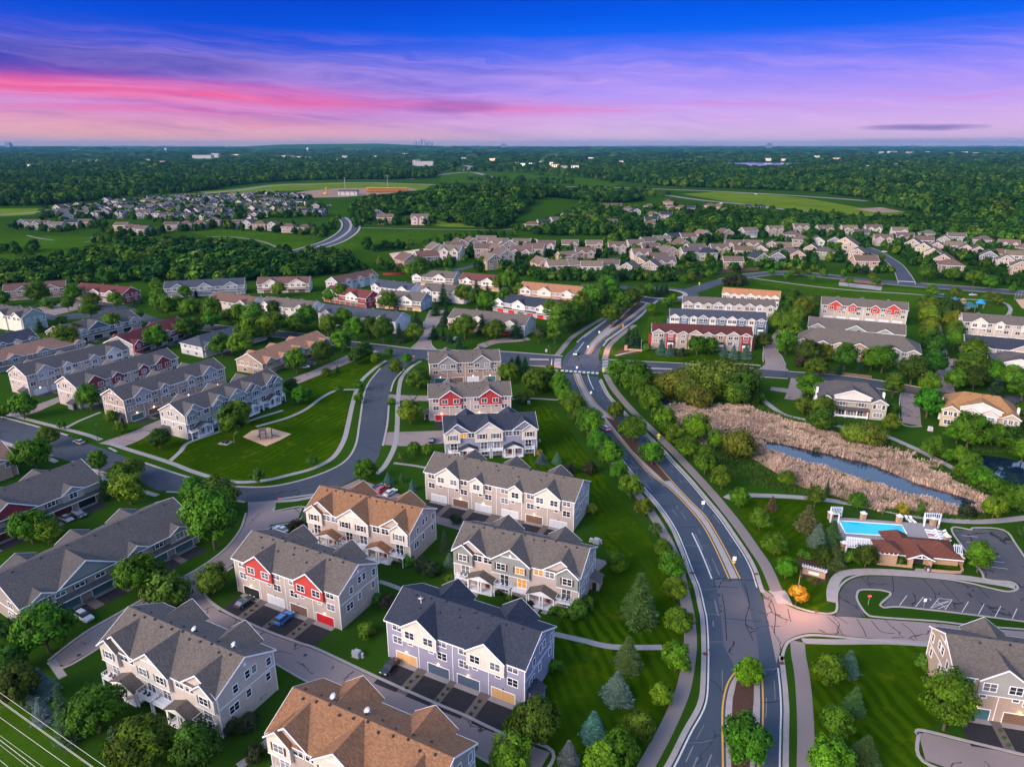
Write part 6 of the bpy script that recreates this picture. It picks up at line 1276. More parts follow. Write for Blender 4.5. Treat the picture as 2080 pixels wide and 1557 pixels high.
grove('around the S-curved street junction', FL, [(791, 724, 15), (804, 765, 23, 'T'), (827, 740, 18), (795, 821, 13), (818, 828, 14, 'P'), (850, 790, 38, 'O')])
grove('by the long row with sage centre gable', FL, [(67, 1102, 72, 'O'), (100, 1103, 42, 'L'), (100, 1324, 120, 'O'), (286, 1204, 90, 'O'), (345, 1226, 104, 'H'), (434, 1207, 64), (437, 1116, 92, 'T'), (446, 1040, 78, 'O')])
grove('in the bottom left corner beside the power lines', FL, [(46, 1432, 84, 'D'), (89, 1416, 58, 'B'), (89, 1462, 44, 'B'), (140, 1505, 56, 'N'), (202, 1486, 114, 'O'), (234, 1510, 34, 'B'), (296, 1560, 132, 'O'), (404, 1562, 110, 'D'), (476, 1486, 38, 'R'), (508, 1476, 38, 'R'), (30, 1370, 60, 'D'), (20, 1300, 40, 'D'), (520, 1540, 36, 'R')])
grove('along the street before the white rows', FL, [(323, 616, 27), (327, 632, 32), (342, 646, 34), (366, 641, 32), (390, 649, 38), (433, 650, 40, 'O'), (431, 668, 34), (463, 659, 28), (485, 657, 32), (512, 665, 34, 'L'), (516, 664, 40), (556, 679, 48, 'O'), (580, 660, 15, 'N'), (600, 679, 34), (624, 668, 40, 'O'), (646, 655, 15, 'N'), (667, 682, 36), (656, 739, 40, 'O'), (696, 714, 40), (699, 674, 38), (723, 690, 37), (750, 687, 36, 'D'), (779, 696, 42), (812, 695, 32, 'P'), (842, 692, 32), (847, 668, 32, 'P')])
grove('between the upper left rows', FL, [(81, 619, 40, 'O'), (8, 622, 28), (153, 614, 32), (186, 646, 34), (190, 625, 28), (237, 627, 30, 'L'), (140, 632, 25), (83, 674, 24, 'P'), (126, 657, 20, 'H'), (100, 626, 24, 'H'), (274, 618, 12, 'P'), (288, 616, 12, 'P'), (377, 608, 24), (399, 605, 15, 'P'), (318, 596, 22, 'C'), (567, 603, 26, 'L'), (559, 644, 28, 'D'), (672, 614, 26), (694, 614, 32), (732, 617, 32, 'P'), (791, 631, 33, 'O')])
grove('among the middle left two-storey rows', FL, [(135, 714, 58, 'O'), (156, 692, 24, 'C'), (229, 676, 34, 'L'), (322, 709, 40), (283, 653, 18, 'Y'), (377, 685, 38, 'O'), (402, 678, 26), (452, 722, 46, 'O'), (490, 724, 46), (506, 701, 42, 'L'), (544, 692, 38, 'L'), (603, 757, 42), (20, 742, 28), (245, 880, 22, 'M'), (560, 742, 14, 'P')])
grove('by the evergreens around the pink driveway', FL, [(882, 688, 26, 'P'), (900, 690, 22, 'P'), (914, 696, 18, 'P'), (933, 708, 24, 'P'), (904, 662, 27, 'P'), (944, 688, 44, 'O'), (885, 640, 28, 'P'), (901, 618, 34, 'P'), (907, 645, 22, 'P'), (979, 677, 34, 'P'), (1006, 690, 40, 'O'), (1048, 686, 34, 'P'), (1094, 696, 24, 'X')])
grove('among the cream gabled rows left of the avenue', FL, [(855, 575, 34, 'D'), (836, 566, 24), (944, 618, 32), (969, 626, 28, 'D'), (985, 631, 26), (968, 602, 24, 'P'), (990, 602, 17, 'P'), (1017, 591, 26), (1036, 596, 30), (1025, 628, 30), (1091, 637, 24), (1117, 646, 26), (1108, 598, 17, 'P'), (912, 576, 22), (1055, 604, 22)])
grove('in the hedge row left of the upper avenue', FB, [(1127, 698, 26, 'C'), (1135, 680, 34, 'C'), (1142, 668, 32, 'C'), (1151, 673, 34), (1159, 664, 32, 'C'), (1167, 660, 34), (1178, 655, 32, 'C'), (1187, 652, 34), (1199, 639, 36, 'C'), (1208, 632, 32), (1216, 630, 36), (1227, 614, 30, 'P'), (1240, 611, 30), (1248, 593, 30, 'P'), (1236, 597, 26), (1222, 600, 24)])
grove('at the roundabout and the slope below it', FL, [(1316, 606, 30, 'M'), (1334, 598, 20, 'P'), (1342, 600, 18, 'P'), (1353, 595, 18, 'P'), (1346, 592, 16, 'P'), (1352, 626, 22), (1322, 641, 26), (1276, 700, 30, 'P'), (1285, 708, 30, 'P'), (1293, 700, 26, 'P'), (1366, 618, 22), (1388, 576, 18), (1380, 566, 26, 'R')])
grove('in front of the red and tan row', FL, [(1313, 710, 16, 'H'), (1343, 719, 23, 'B'), (1361, 722, 20, 'B'), (1382, 722, 20, 'R'), (1415, 720, 36, 'O'), (1440, 719, 34, 'O'), (1470, 723, 20, 'B'), (1489, 727, 21, 'B'), (1514, 727, 24, 'B'), (1549, 706, 28, 'D')])
grove('in the willow grove by the cross street', FL, [(1341, 804, 50, 'W'), (1366, 806, 52, 'W'), (1388, 800, 52, 'W'), (1394, 812, 44, 'W'), (1418, 828, 42, 'W'), (1424, 798, 60, 'W'), (1443, 808, 56, 'W'), (1472, 800, 64, 'W'), (1456, 797, 54, 'W'), (1504, 800, 66, 'W'), (1512, 822, 54, 'D'), (1488, 820, 40, 'W'), (1535, 815, 30, 'H')])
grove('around the reed pond', FL, [(1498, 929, 60, 'W'), (1598, 986, 28), (1630, 840, 30), (1666, 846, 38), (1664, 877, 48, 'O'), (1642, 807, 54, 'O'), (1655, 767, 40, 'O'), (1654, 1029, 30, 'T'), (1679, 1002, 13, 'N'), (1734, 901, 48, 'W'), (1764, 903, 52, 'W'), (1806, 878, 32), (1815, 845, 22, 'D')])
grove('on the pool lawn', FL, [(1567, 1034, 25, 'U'), (1637, 1076, 46, 'U'), (1628, 1130, 18, 'H'), (1642, 1135, 16, 'H'), (1659, 1108, 38, 'B'), (1688, 1106, 46, 'S'), (1668, 1149, 36, 'D'), (1692, 1150, 46, 'U'), (1676, 1130, 34, 'P'), (1618, 1223, 32, 'G'), (1665, 1168, 15, 'H'), (1650, 1182, 15, 'H')])
grove('around the pool house', FL, [(1741, 1034, 31, 'M'), (1757, 1150, 42, 'D'), (1728, 1142, 30, 'H'), (1832, 1041, 26, 'E'), (1984, 1162, 50, 'T'), (1962, 1048, 30, 'R'), (2015, 1053, 44, 'L'), (2044, 1036, 30), (2070, 1038, 42, 'O'), (1870, 1036, 14, 'H'), (2076, 1092, 24, 'D'), (1826, 1142, 22, 'H')])
grove('between the pond path and the orange house', FL, [(1894, 930, 42), (1923, 938, 26), (1942, 900, 44, 'O'), (1948, 943, 34), (1963, 910, 72, 'O'), (1972, 951, 28), (1955, 976, 36), (1989, 992, 42), (2012, 909, 56, 'O'), (2016, 1009, 36), (2065, 1034, 44), (2074, 939, 42), (2050, 905, 34, 'D')])
grove('by the large hipped houses', FL, [(1881, 848, 60, 'O'), (1886, 802, 38, 'L'), (1812, 808, 36, 'T'), (1938, 793, 38), (1970, 774, 64, 'O'), (1976, 791, 48, 'D'), (2016, 781, 44), (2020, 804, 38, 'P'), (2054, 790, 48, 'L'), (2074, 812, 44, 'O'), (2075, 860, 40), (1956, 852, 12, 'N')])
grove('in the garden of the brick condominium', FL, [(1601, 697, 38, 'C'), (1595, 720, 38), (1638, 739, 48, 'D'), (1672, 736, 36, 'L'), (1704, 760, 22, 'P'), (1714, 752, 48, 'D'), (1745, 757, 22, 'P'), (1768, 752, 44), (1790, 757, 54, 'O'), (1828, 764, 24, 'P'), (1849, 780, 58, 'D'), (1892, 764, 46, 'D'), (1626, 744, 26, 'R')])
grove('lining the lane beside the blue row', FL, [(1576, 677, 40), (1590, 653, 26), (1597, 641, 26, 'D'), (1606, 626, 34, 'D'), (1616, 668, 30, 'C'), (1628, 654, 30, 'C'), (1636, 642, 28, 'C'), (1649, 628, 26, 'D')])
grove('lining the lane beside the playground', FL, [(1880, 634, 30), (1883, 646, 34, 'L'), (1883, 662, 34, 'L'), (1886, 678, 32, 'L'), (1888, 695, 34, 'L'), (1893, 724, 44, 'D'), (1914, 636, 30, 'D'), (1919, 652, 36, 'D'), (1934, 668, 34, 'L'), (1936, 688, 34), (1936, 711, 34), (1976, 731, 38), (1938, 640, 28, 'D'), (1968, 672, 24)])
grove('along the upper road and ball field', FL, [(1404, 574, 17), (1440, 566, 15), (1480, 580, 26, 'R'), (1500, 580, 30, 'R'), (1567, 560, 13), (1597, 570, 12, 'Y'), (1612, 562, 17), (1623, 561, 15), (1641, 560, 11), (1650, 574, 12, 'Y'), (1671, 563, 15), (1713, 562, 12), (1723, 582, 14, 'Y'), (1750, 557, 18, 'P'), (1772, 570, 15), (1781, 546, 20, 'P'), (1787, 533, 16), (1779, 584, 16, 'Y'), (1882, 569, 26), (1890, 603, 20), (1935, 572, 26), (1937, 606, 18), (1976, 580, 28), (2007, 587, 25), (2023, 620, 21), (2056, 595, 15), (2006, 612, 18)])

# ---------------------------------------------------------------- woods: one scattered mass each
def forest_mesh(seed, h=1.5, nc=26, per=11, leaf=.22):
    mb = crown_mesh(seed, h, .12, nc, per, leaf, .36, inner=40); return mb
SRC = []
for i, (px, py, hgt) in enumerate(((452, 577, 6.2), (612, 566, 5.6), (300, 574, 6.0))):
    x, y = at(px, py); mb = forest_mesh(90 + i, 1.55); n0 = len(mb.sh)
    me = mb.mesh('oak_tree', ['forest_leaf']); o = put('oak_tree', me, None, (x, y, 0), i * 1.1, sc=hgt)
    tag(o, ('broad oak at the front edge of the woods above the light blue row', 'broad oak at the front edge of the woods above the cream brown-roofed row', 'broad oak at the front edge of the woods behind the maroon stepped row')[i], 'tree', 'oaks at the wood edge'); SRC.append(o)
def scatter(name, label, pts):
    me = bpy.data.meshes.new(name); me.from_pydata([p[:3] for p in pts], [], [])
    a = me.attributes.new('size', 'FLOAT', 'POINT'); a.data.foreach_set('value', [p[3] for p in pts])
    a = me.attributes.new('high', 'FLOAT', 'POINT'); a.data.foreach_set('value', [p[4] for p in pts])
    o = put(name, me); o['kind'] = 'stuff'; o['label'] = label; o['category'] = 'woods'
    g = bpy.data.node_groups.new(name, 'GeometryNodeTree'); g.interface.new_socket('Geometry', in_out='INPUT', socket_type='NodeSocketGeometry'); g.interface.new_socket('Geometry', in_out='OUTPUT', socket_type='NodeSocketGeometry')
    n = g.nodes; gi = n.new('NodeGroupInput'); go = n.new('NodeGroupOutput'); iop = n.new('GeometryNodeInstanceOnPoints'); jn = n.new('GeometryNodeJoinGeometry')
    for s in SRC:
        oi = n.new('GeometryNodeObjectInfo'); oi.inputs['Object'].default_value = s; oi.inputs['As Instance'].default_value = True; oi.transform_space = 'ORIGINAL'; g.links.new(oi.outputs['Geometry'], jn.inputs[0])
    iop.inputs['Pick Instance'].default_value = True; g.links.new(jn.outputs[0], iop.inputs['Instance']); g.links.new(gi.outputs[0], iop.inputs['Points'])
    ri = n.new('FunctionNodeRandomValue'); ri.data_type = 'INT'; ri.inputs[4].default_value = 0; ri.inputs[5].default_value = len(SRC) - 1; g.links.new(ri.outputs[2], iop.inputs['Instance Index'])
    rv = n.new('FunctionNodeRandomValue'); rv.data_type = 'FLOAT_VECTOR'; rv.inputs[0].default_value = (0, 0, 0); rv.inputs[1].default_value = (0, 0, 6.28); g.links.new(rv.outputs[0], iop.inputs['Rotation'])
    na = n.new('GeometryNodeInputNamedAttribute'); na.data_type = 'FLOAT'; na.inputs[0].default_value = 'size'; nb = n.new('GeometryNodeInputNamedAttribute'); nb.data_type = 'FLOAT'; nb.inputs[0].default_value = 'high'
    cx = n.new('ShaderNodeCombineXYZ'); g.links.new(na.outputs[0], cx.inputs[0]); g.links.new(na.outputs[0], cx.inputs[1]); g.links.new(nb.outputs[0], cx.inputs[2]); g.links.new(cx.outputs[0], iop.inputs['Scale'])
    g.links.new(iop.outputs[0], go.inputs[0]); md = o.modifiers.new('scatter', 'NODES'); md.node_group = g; return o
HILLS = [(-20, 1190, 190, 125, 24)]
def hz(x, y):
    z = 0
    for cx, cy, sx, sy, h in HILLS: z += h * math.exp(-((x - cx) / sx) ** 2 - ((y - cy) / sy) ** 2)
    return max(0.0, z - 1.2)
rf_ = random.Random(5)
def fill(polys, step, size, hill=True, holes=(), keep=1.0, jitter=.5, hs=(1.0, 1.35)):
    out = []
    for pg in polys:
        w = [at(*p) for p in pg]; x0, x1 = min(p[0] for p in w), max(p[0] for p in w); y0, y1 = min(p[1] for p in w), max(p[1] for p in w)
        ny, nx = int((y1 - y0) / step) + 1, int((x1 - x0) / step) + 1
        for j in range(ny):
            for i in range(nx):
                x = x0 + (i + .5 + rf_.uniform(-jitter, jitter)) * step; y = y0 + (j + .5 + rf_.uniform(-jitter, jitter)) * step
                if keep < 1 and rf_.random() > keep: continue
                if not inside(x, y, w): continue
                p = to_px(x, y)
                if any(inside(p[0], p[1], h) for h in holes): continue
                if step > 12:
                    nz = math.sin(x / (step * 7.3) + 1.3 * math.sin(y / (step * 9.1))) * math.sin(y / (step * 6.1) + 1.1 * math.sin(x / (step * 12.7)))
                    if nz > .66 and rf_.random() < .8: continue
                else: nz = 0
                s = size * rf_.uniform(.6, 1.3) * (1 - .28 * nz); out.append((x, y, hz(x, y) if hill else 0, s, s * rf_.uniform(*hs)))
    return out
F1 = [[(-60, 584), (60, 580), (150, 574), (230, 576), (330, 570), (420, 574), (520, 570), (560, 568), (640, 562), (700, 558), (715, 545), (690, 532), (620, 526), (560, 520), (480, 506), (400, 502), (300, 500), (240, 518), (130, 532), (0, 552), (-60, 556)]]
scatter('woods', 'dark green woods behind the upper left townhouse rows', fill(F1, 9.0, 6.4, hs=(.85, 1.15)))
F2 = [[(716, 440), (740, 452), (800, 444), (830, 440), (880, 448), (940, 458), (1000, 468), (1030, 462), (1044, 448), (1100, 426), (1180, 414), (1260, 414), (1310, 408), (1290, 402), (1230, 400), (1100, 398), (1000, 400), (940, 404), (900, 410), (860, 412), (820, 416), (740, 422), (715, 430)]]
scatter('woods', 'dark wooded hill in the middle distance', fill(F2, 11, 7.5, hs=(.9, 1.2)))
FIELDS = [[(1385, 388), (1450, 385), (1540, 388), (1640, 398), (1760, 418), (1850, 432), (1840, 440), (1780, 444), (1720, 440), (1690, 438), (1600, 430), (1480, 416), (1380, 404)], [(300, 404), (395, 390), (480, 378), (545, 370), (700, 364), (960, 366), (1240, 374), (1390, 380), (1480, 384), (1560, 388), (1680, 396), (1770, 404), (1770, 416), (1680, 414), (1390, 400), (900, 396), (700, 404), (520, 404), (400, 402), (310, 412)], [(900, 350), (1000, 347), (1180, 360), (1270, 368), (1240, 382), (1000, 376), (890, 376)], [(1340, 394), (1500, 412), (1600, 424), (1740, 438), (1850, 454), (1800, 452), (1660, 434), (1480, 416), (1340, 400)], [(-60, 420), (130, 418), (130, 446), (-60, 450)]]
LAKE = [[(1465, 330), (1520, 328.5), (1650, 330), (1650, 339), (1560, 341), (1530, 345), (1505, 342), (1470, 340)]]
SPOT = [(150, 331), (180, 329), (196, 330), (214, 331), (237, 330), (270, 336), (300, 327), (330, 333), (100, 344), (60, 340), (480, 318), (575, 320), (590, 321), (606, 322), (625, 322), (680, 326), (700, 322), (785, 309), (822, 316), (940, 323), (1000, 327), (1050, 334), (1062, 337), (1080, 336), (1100, 333), (1120, 335), (1128, 340), (1145, 342), (1168, 341), (1200, 324), (1260, 330), (1290, 308), (1340, 306), (1375, 305), (1400, 306), (1425, 305), (1470, 306), (1560, 327), (1590, 327), (1660, 321), (1700, 326), (1790, 312), (1815, 311), (1850, 312), (1880, 312), (1930, 313), (1960, 312), (1990, 313), (2020, 313), (2050, 313), (1130, 318), (760, 320), (1770, 342), (1820, 338)]
FHOLES = [[(a - 4, b - 1), (c + 4, b - 1), (c + 4, d + 3), (a - 4, d + 3)] for a, b, c, d in ((1770, 311.2, 1850, 313), (1880, 311, 1985, 313.2), (2000, 311, 2075, 313), (280, 341, 365, 347), (560, 343, 640, 346), (1130, 322, 1200, 324), (460, 331, 560, 333.5), (1680, 340, 1760, 343), (1330, 310, 1420, 312), (90, 318, 190, 319.5), (690, 333, 760, 336), (1240, 341, 1330, 344))]
BHOLES = FHOLES + [[(x - 9, y - 1.5), (x + 9, y - 1.5), (x + 9, y + 5), (x - 9, y + 5)] for x, y in SPOT] + [[(830, 333), (885, 333), (885, 345), (830, 345)], [(380, 319), (450, 319), (450, 330), (380, 330)]]
BL = [[(-80, 428), (60, 420), (150, 412), (300, 398), (400, 390), (480, 380), (545, 371), (620, 366), (760, 366), (880, 362), (900, 345), (-80, 345)]]
BR = [[(1290, 372), (1385, 384), (1460, 382), (1560, 386), (1680, 395), (1760, 408), (1830, 424), (1900, 440), (1990, 446), (2160, 462), (2160, 345), (1180, 345), (1200, 360)]]
BELT = [[(1180, 430), (1260, 440), (1300, 470), (1240, 480), (1180, 478), (1120, 480), (1075, 476), (1130, 466)], [(1380, 440), (1480, 436), (1560, 436), (1640, 440), (1700, 446), (1830, 456), (1900, 446), (2000, 450), (2160, 470), (2160, 500), (2050, 492), (1960, 482), (1880, 474), (1800, 468), (1700, 468), (1600, 468), (1500, 474), (1420, 482), (1380, 492), (1330, 488), (1280, 500), (1230, 500), (1250, 486), (1330, 480)]]
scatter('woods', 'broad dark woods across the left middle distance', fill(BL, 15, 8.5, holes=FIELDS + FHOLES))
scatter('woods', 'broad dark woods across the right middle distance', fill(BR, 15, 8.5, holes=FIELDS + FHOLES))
scatter('woods', 'tree belt behind the upper right houses', fill(BELT, 9.5, 5.6))
MID = [[(900, 347), (1180, 347), (1270, 366), (1240, 372), (1180, 362), (1000, 349)], [(900, 380), (1100, 386), (1240, 388), (1380, 398), (1330, 402), (1200, 392), (1000, 388), (880, 388)], [(940, 364), (1000, 362), (1060, 368), (1180, 374), (1100, 378), (1000, 374)]]
scatter('woods', 'scattered trees around the highway fields', fill(MID, 22, 7, keep=.55))
FAR = [[(-120, 345), (2200, 345), (2200, 322), (-120, 322)]]
scatter('woods', 'far continuous woods below the skyline', fill(FAR, 30, 17, holes=LAKE + [[(900, 352), (925, 338), (960, 335), (975, 346), (950, 352)]] + BHOLES, hs=(.55, .75), keep=.93))
BH = 0
FAR2 = [[(-160, 322), (2240, 322), (2240, 309), (-160, 309)]]
scatter('woods', 'hazy far woods at the horizon', fill(FAR2, 95, 62, hs=(.2, .28), keep=.93, holes=BHOLES))
FAR3 = [[(-220, 309), (2300, 309), (2300, 299.5), (-220, 299.5)]]
scatter('woods', 'blue hazy horizon woods', fill(FAR3, 300, 200, hs=(.10, .16), keep=.95))
# scrub, garden trees among the detached houses
SCR = [[(725, 500), (800, 498), (900, 494), (940, 486), (960, 492), (900, 506), (800, 512), (730, 512)], [(940, 486), (1010, 484), (1060, 478), (1000, 476), (950, 480)], [(690, 560), (735, 552), (800, 548), (830, 552), (780, 540), (715, 540)], [(0, 520), (60, 520), (90, 512), (60, 505), (0, 500)], [(190, 498), (260, 498), (270, 488), (190, 488)], [(640, 520), (700, 510), (725, 516), (700, 530), (650, 530)], [(640, 480), (655, 470), (672, 452), (690, 444), (690, 458), (672, 474), (655, 486)], [(712, 470), (740, 458), (742, 440), (722, 436), (716, 450)]]
scatter('scrub', 'bushy scrub along the meadows', fill(SCR, 9, 4.0, keep=.6))
gp = []
rg = random.Random(9)
cells = {}
for hx, hy in HOUSES: cells.setdefault((int(hx // 40), int(hy // 40)), []).append((hx, hy))
def clear(x, y, d=4.6):
    cx_, cy_ = int(x // 40), int(y // 40)
    for i in (-1, 0, 1):
        for j in (-1, 0, 1):
            for hx, hy in cells.get((cx_ + i, cy_ + j), ()):
                if abs(x - hx) < d + 2 and -1.8 < y - hy < 12: return False
    return True
for hx, hy in HOUSES:
    n = 18 if hy < 900 else 14
    for k in range(n):
        x, y = hx + rg.uniform(-20, 20), hy + rg.uniform(-12, 26)
        if not clear(x, y, 4.6 if hy < 900 else 4.0): continue
        s = rg.uniform(1.9, 4.6) * (1.0 if hy < 900 else 1.2); gp.append((x, y, 0, s, s * rg.uniform(1.0, 1.5)))
gp += [p for p in fill([[(1160, 565), (1260, 572), (1330, 570), (1390, 566), (1480, 552), (1420, 548), (1300, 560), (1180, 558)], [(1480, 548), (1560, 548), (1660, 552), (1700, 556), (1640, 546), (1540, 540)], [(1880, 562), (1960, 572), (2090, 585), (2090, 574), (1980, 562)], [(1020, 560), (1110, 565), (1160, 568), (1100, 555), (1040, 550)], [(1080, 570), (1160, 572), (1256, 575), (1262, 568), (1330, 574), (1380, 572), (1470, 556), (1440, 552), (1380, 562), (1300, 565), (1200, 562), (1090, 562)]], 6.0, 2.9, keep=.9, hs=(1.0, 1.5)) if clear(p[0], p[1])]
scatter('garden_trees', 'garden trees scattered among the detached houses', gp)
# ------------------------------------------------------------------ hills and far distance
mb = MB(); n = 40; cx, cy, sx, sy = -100, 1310, 700, 380
for i in range(n):
    for j in range(n):
        q = []
        for a, b in ((i, j), (i + 1, j), (i + 1, j + 1), (i, j + 1)):
            x, y = cx - sx + 2 * sx * a / n, cy - sy + 2 * sy * b / n; q.append((x, y, hz(x, y) - .35))
        mb.face(q)
struct('hill', mb, 'ground_cover', smooth=True)
mb = MB(); pr = [(-9000, 0), (-7200, 60), (-5600, 90), (-4700, 150), (-3800, 165), (-2700, 175), (-1700, 120), (-600, 60), (400, 40), (1400, 0)]
d0 = 15000
for k in range(len(pr) - 1):
    (xa, ha), (xb, hb) = pr[k], pr[k + 1]; ha *= .75; hb *= .75
    mb.face([(xa, d0 - 2500, 0), (xb, d0 - 2500, 0), (xb, d0, hb), (xa, d0, ha)]); mb.face([(xa, d0, ha), (xb, d0, hb), (xb, d0 + 3000, 0), (xa, d0 + 3000, 0)])
struct('hills', mb, 'forest_ground', smooth=True) if 'forest_ground' in MT else struct('hills', mb, 'ground_cover', smooth=True)
simple('tower_blue', (.14, .17, .25), .5); simple('tower_pale', (.22, .24, .32), .5); simple('bldg_white', (.46, .43, .43), .7); simple('bldg_tan', (.5, .35, .28), .8)
def dist_to(px, py_base): return at(px, py_base)
def tower(px, w, h, D, mat, label, steps=2):
    X = (px - CX) / F * (D * _cp + CAMH * _sp); mb = MB(); mb.box(-w/2, w/2, 0, w, 0, h * .82); mb.box(-w * .38, w * .38, w * .1, w * .9, h * .82, h * .95)
    if steps > 1: mb.box(-w * .2, w * .2, w * .3, w * .7, h * .95, h)
    o = build('skyscraper', mb, mat, loc=(X, D, 0)); tag(o, label, 'skyscraper', 'downtown skyline')
D = 17000
SK = [(841, 60, 130, 1, 'squat tower at the left end of the skyline'), (846, 50, 210, 0, 'slim tower standing second from the left of the skyline'), (851, 60, 190, 1, 'pale tower standing third from the left of the skyline'), (857, 60, 300, 0, 'tallest blue tower in the skyline'), (863, 55, 270, 1, 'second tallest tower, right beside the tallest one in the skyline'), (868, 70, 170, 0, 'lower blue tower right of the two tallest skyline towers'), (873, 60, 200, 1, 'pale tower standing second from the right of the skyline'), (878, 70, 140, 0, 'low tower at the right end of the skyline')]
for px, w, hh, c, lb in SK: tower(px, w * .62, 100 + hh * .47, D, ('tower_blue', 'tower_pale')[c], lb)
tower(17, 90, 155, 14000, 'tower_blue', 'lone dark tower on the horizon at the far left'); tower(1023, 110, 135, 14000, 'tower_blue', 'lone wide block on the horizon right of the skyline', 1); tower(1563, 95, 150, 15000, 'tower_blue', 'lone dark block on the horizon above the lake', 1)
for px, py, hh, r, lb in ((339, 317, 62, 13, 'white water tower on a thin stem at left horizon'), (626, 313, 58, 17, 'round white water tower left of the skyline'), (460, 304, 70, 20, 'small white water tank on the left ridge')):
    x, y = at(px, py); mb = MB(); k = r / 10.0; mb.lathe([(2.5 * k, 0), (2.0 * k, hh - 12 * k), (5 * k, hh - 9 * k), (10 * k, hh - 3 * k), (10 * k, hh + 2 * k), (5 * k, hh + 8 * k), (.5, hh + 9 * k)], 16)
    tag(build('water_tower', mb, 'bldg_white', loc=(x, y, 0), smooth=True), lb, 'water tower', 'water towers')
def block(px, py, w, d, h, mat, label, group='distant buildings', rz=0, gable=True):
    x, y = at(px, py); t = thing('distant_building', label, 'building', (x, y, 0), R(rz), group); mb = MB(); mb.box(-w/2, w/2, 0, d, 0, h); build('wall', mb, mat, t)
    r = MB(); r.prism([(-w/2 - .5, -.5, h), (-w/2 - .5, d + .5, h), (-w/2 - .5, d/2, h + (3 if gable else .6))], (w + 1, 0, 0)); build('roof', r, 'shingle', t, R_GRAY)
    nw = max(3, int(w / 9)); wm = MB()
    for i in range(nw):
        for z in range(max(1, int(h / 4))): x_ = -w/2 + w * (i + .5) / nw; wm.box(x_ - 1.2, x_ + 1.2, -.12, -.01, 1.2 + z * 4, 3.2 + z * 4)
    build('window_band', wm, 'lamp_far' if (px * 7 + py) % 3 < 1.2 and w < 400 and group == 'small distant buildings' else 'glass', t); return t
block(862, 337, 90, 40, 22, 'bldg_white', 'large white hotel-like building beyond the highway'); block(846, 336, 40, 30, 26, 'bldg_white', 'tall gabled white block joined to the large white building')
block(410, 322, 150, 60, 26, 'bldg_white', 'long white building on the left horizon woods'); block(437, 320, 60, 50, 34, 'bldg_white', 'white block beside the long white building at left')
fb = random.Random(77); nb = [0, 0, 0]
SPOT_ = [(150, 331), (180, 329), (196, 330), (214, 331), (237, 330), (270, 336), (300, 327), (330, 333), (100, 344), (60, 340), (480, 318), (575, 320), (590, 321), (606, 322), (625, 322), (680, 326), (700, 322), (785, 307), (822, 316), (940, 323), (1000, 327), (1050, 334), (1062, 337), (1080, 336), (1100, 333), (1120, 335), (1128, 340), (1145, 342), (1168, 341), (1200, 324), (1260, 330), (1290, 307), (1340, 305), (1375, 303), (1400, 303), (1425, 302), (1470, 304), (1560, 327), (1590, 327), (1660, 321), (1700, 326), (1790, 312), (1815, 311), (1850, 312), (1880, 312), (1930, 313), (1960, 312), (1990, 313), (2020, 313), (2050, 313), (1130, 318), (760, 320), (1770, 342), (1820, 338)]
for i, (px, py) in enumerate(SPOT):
    y = at(px, py)[1]; k = y / 4000.0; w = fb.uniform(20, 52) * max(.7, k); block(px, py, w, w * .4, fb.uniform(9, 16) * max(.8, k ** .6), fb.choice(('bldg_white', 'bldg_white', 'bldg_tan')), 'small pale distant building, %s from the left along the far woods' % nth(sorted(SPOT).index((px, py)) + 1), 'small distant buildings', fb.uniform(-25, 25))
block(2022, 441, 26, 14, 6, 'bldg_white', 'lone white barn at the right edge of the woods', None)
# construction site
x, y = at(785, 391); t = thing('timber_frame', 'unroofed orange timber frame of an apartment block on the dirt site', 'building frame', (x, y, hz(x, y)), 0); mb = MB()
for fl in range(3):
    z = fl * 3.4
    for i in range(27): xx = -45 + i * 90 / 26; mb.box(xx - .25, xx + .25, 0, .5, z, z + 3.1); mb.box(xx - .25, xx + .25, 15.5, 16, z, z + 3.1); mb.box(xx - .12, xx + .12, 4, 12, z, z + 3.0)
    mb.box(-45.4, 45.4, -.2, 16.2, z + 3.1, z + 3.4)
build('stud_wall', mb, 'wood_orange', t); mb = MB(); mb.box(-45, 45, 0, 16, -.2, .2); build('slab', mb, 'concrete', t)
block(706, 397, 40, 22, 8, 'bldg_white', 'white walled building with dark roof beside the dirt site', None)
simple('crane_orange', (.75, .30, .03), .5)
x, y = at(660, 396); t = thing('excavator', 'orange excavator with raised arm on the dirt site', 'excavator', (x, y, 0), 0)
mb = MB(); mb.box(-3, 3, -2, 2, 1.2, 4.5); mb.box(-2.8, -.6, -1.9, -.1, 4.5, 6.3); build('cab', mb, 'crane_orange', t)
for ya, yb in ((-2.6, -1.4), (1.4, 2.6)): mb = MB(); mb.box(-3.6, 3.6, ya, yb, 0, 1.2); build('track', mb, 'dark_metal', t)
mb = MB(); mb.tube((2, 0, 4), (4.5, 0, 16), .9, .7); mb.tube((4.5, 0, 16), (0, 0, 11), .7, .5); build('arm', mb, 'crane_orange', t); mb = MB(); mb.prism([(-.8, -.9, 11), (.8, -.9, 11), (.2, -.9, 8.6)], (0, 1.8, 0)); build('bucket', mb, 'dark_metal', t)
for px, py, hh, lb in ((702, 393, 34, 'thin lattice mast left of the timber frame'), (788, 389, 36, 'thin lattice mast behind the timber frame')):
    x, y = at(px, py); mb = MB()
    for dx in (-.7, .7): mb.tube((dx, -.7, 0), (dx * .4, -.3, hh), .16, .12, 4); mb.tube((dx, .7, 0), (dx * .4, .3, hh), .16, .12, 4)
    for k in range(12): z = hh * k / 12; mb.tube((-.7 + .3 * k / 12, -.6, z), (.7 - .3 * k / 12, .6, z + hh / 12), .09, .09, 4)
    mb.box(-3, 3, -.2, .2, hh - 1.2, hh - .8); tag(build('mast', mb, 'steel', loc=(x, y, 0)), lb, 'mast', 'construction masts')

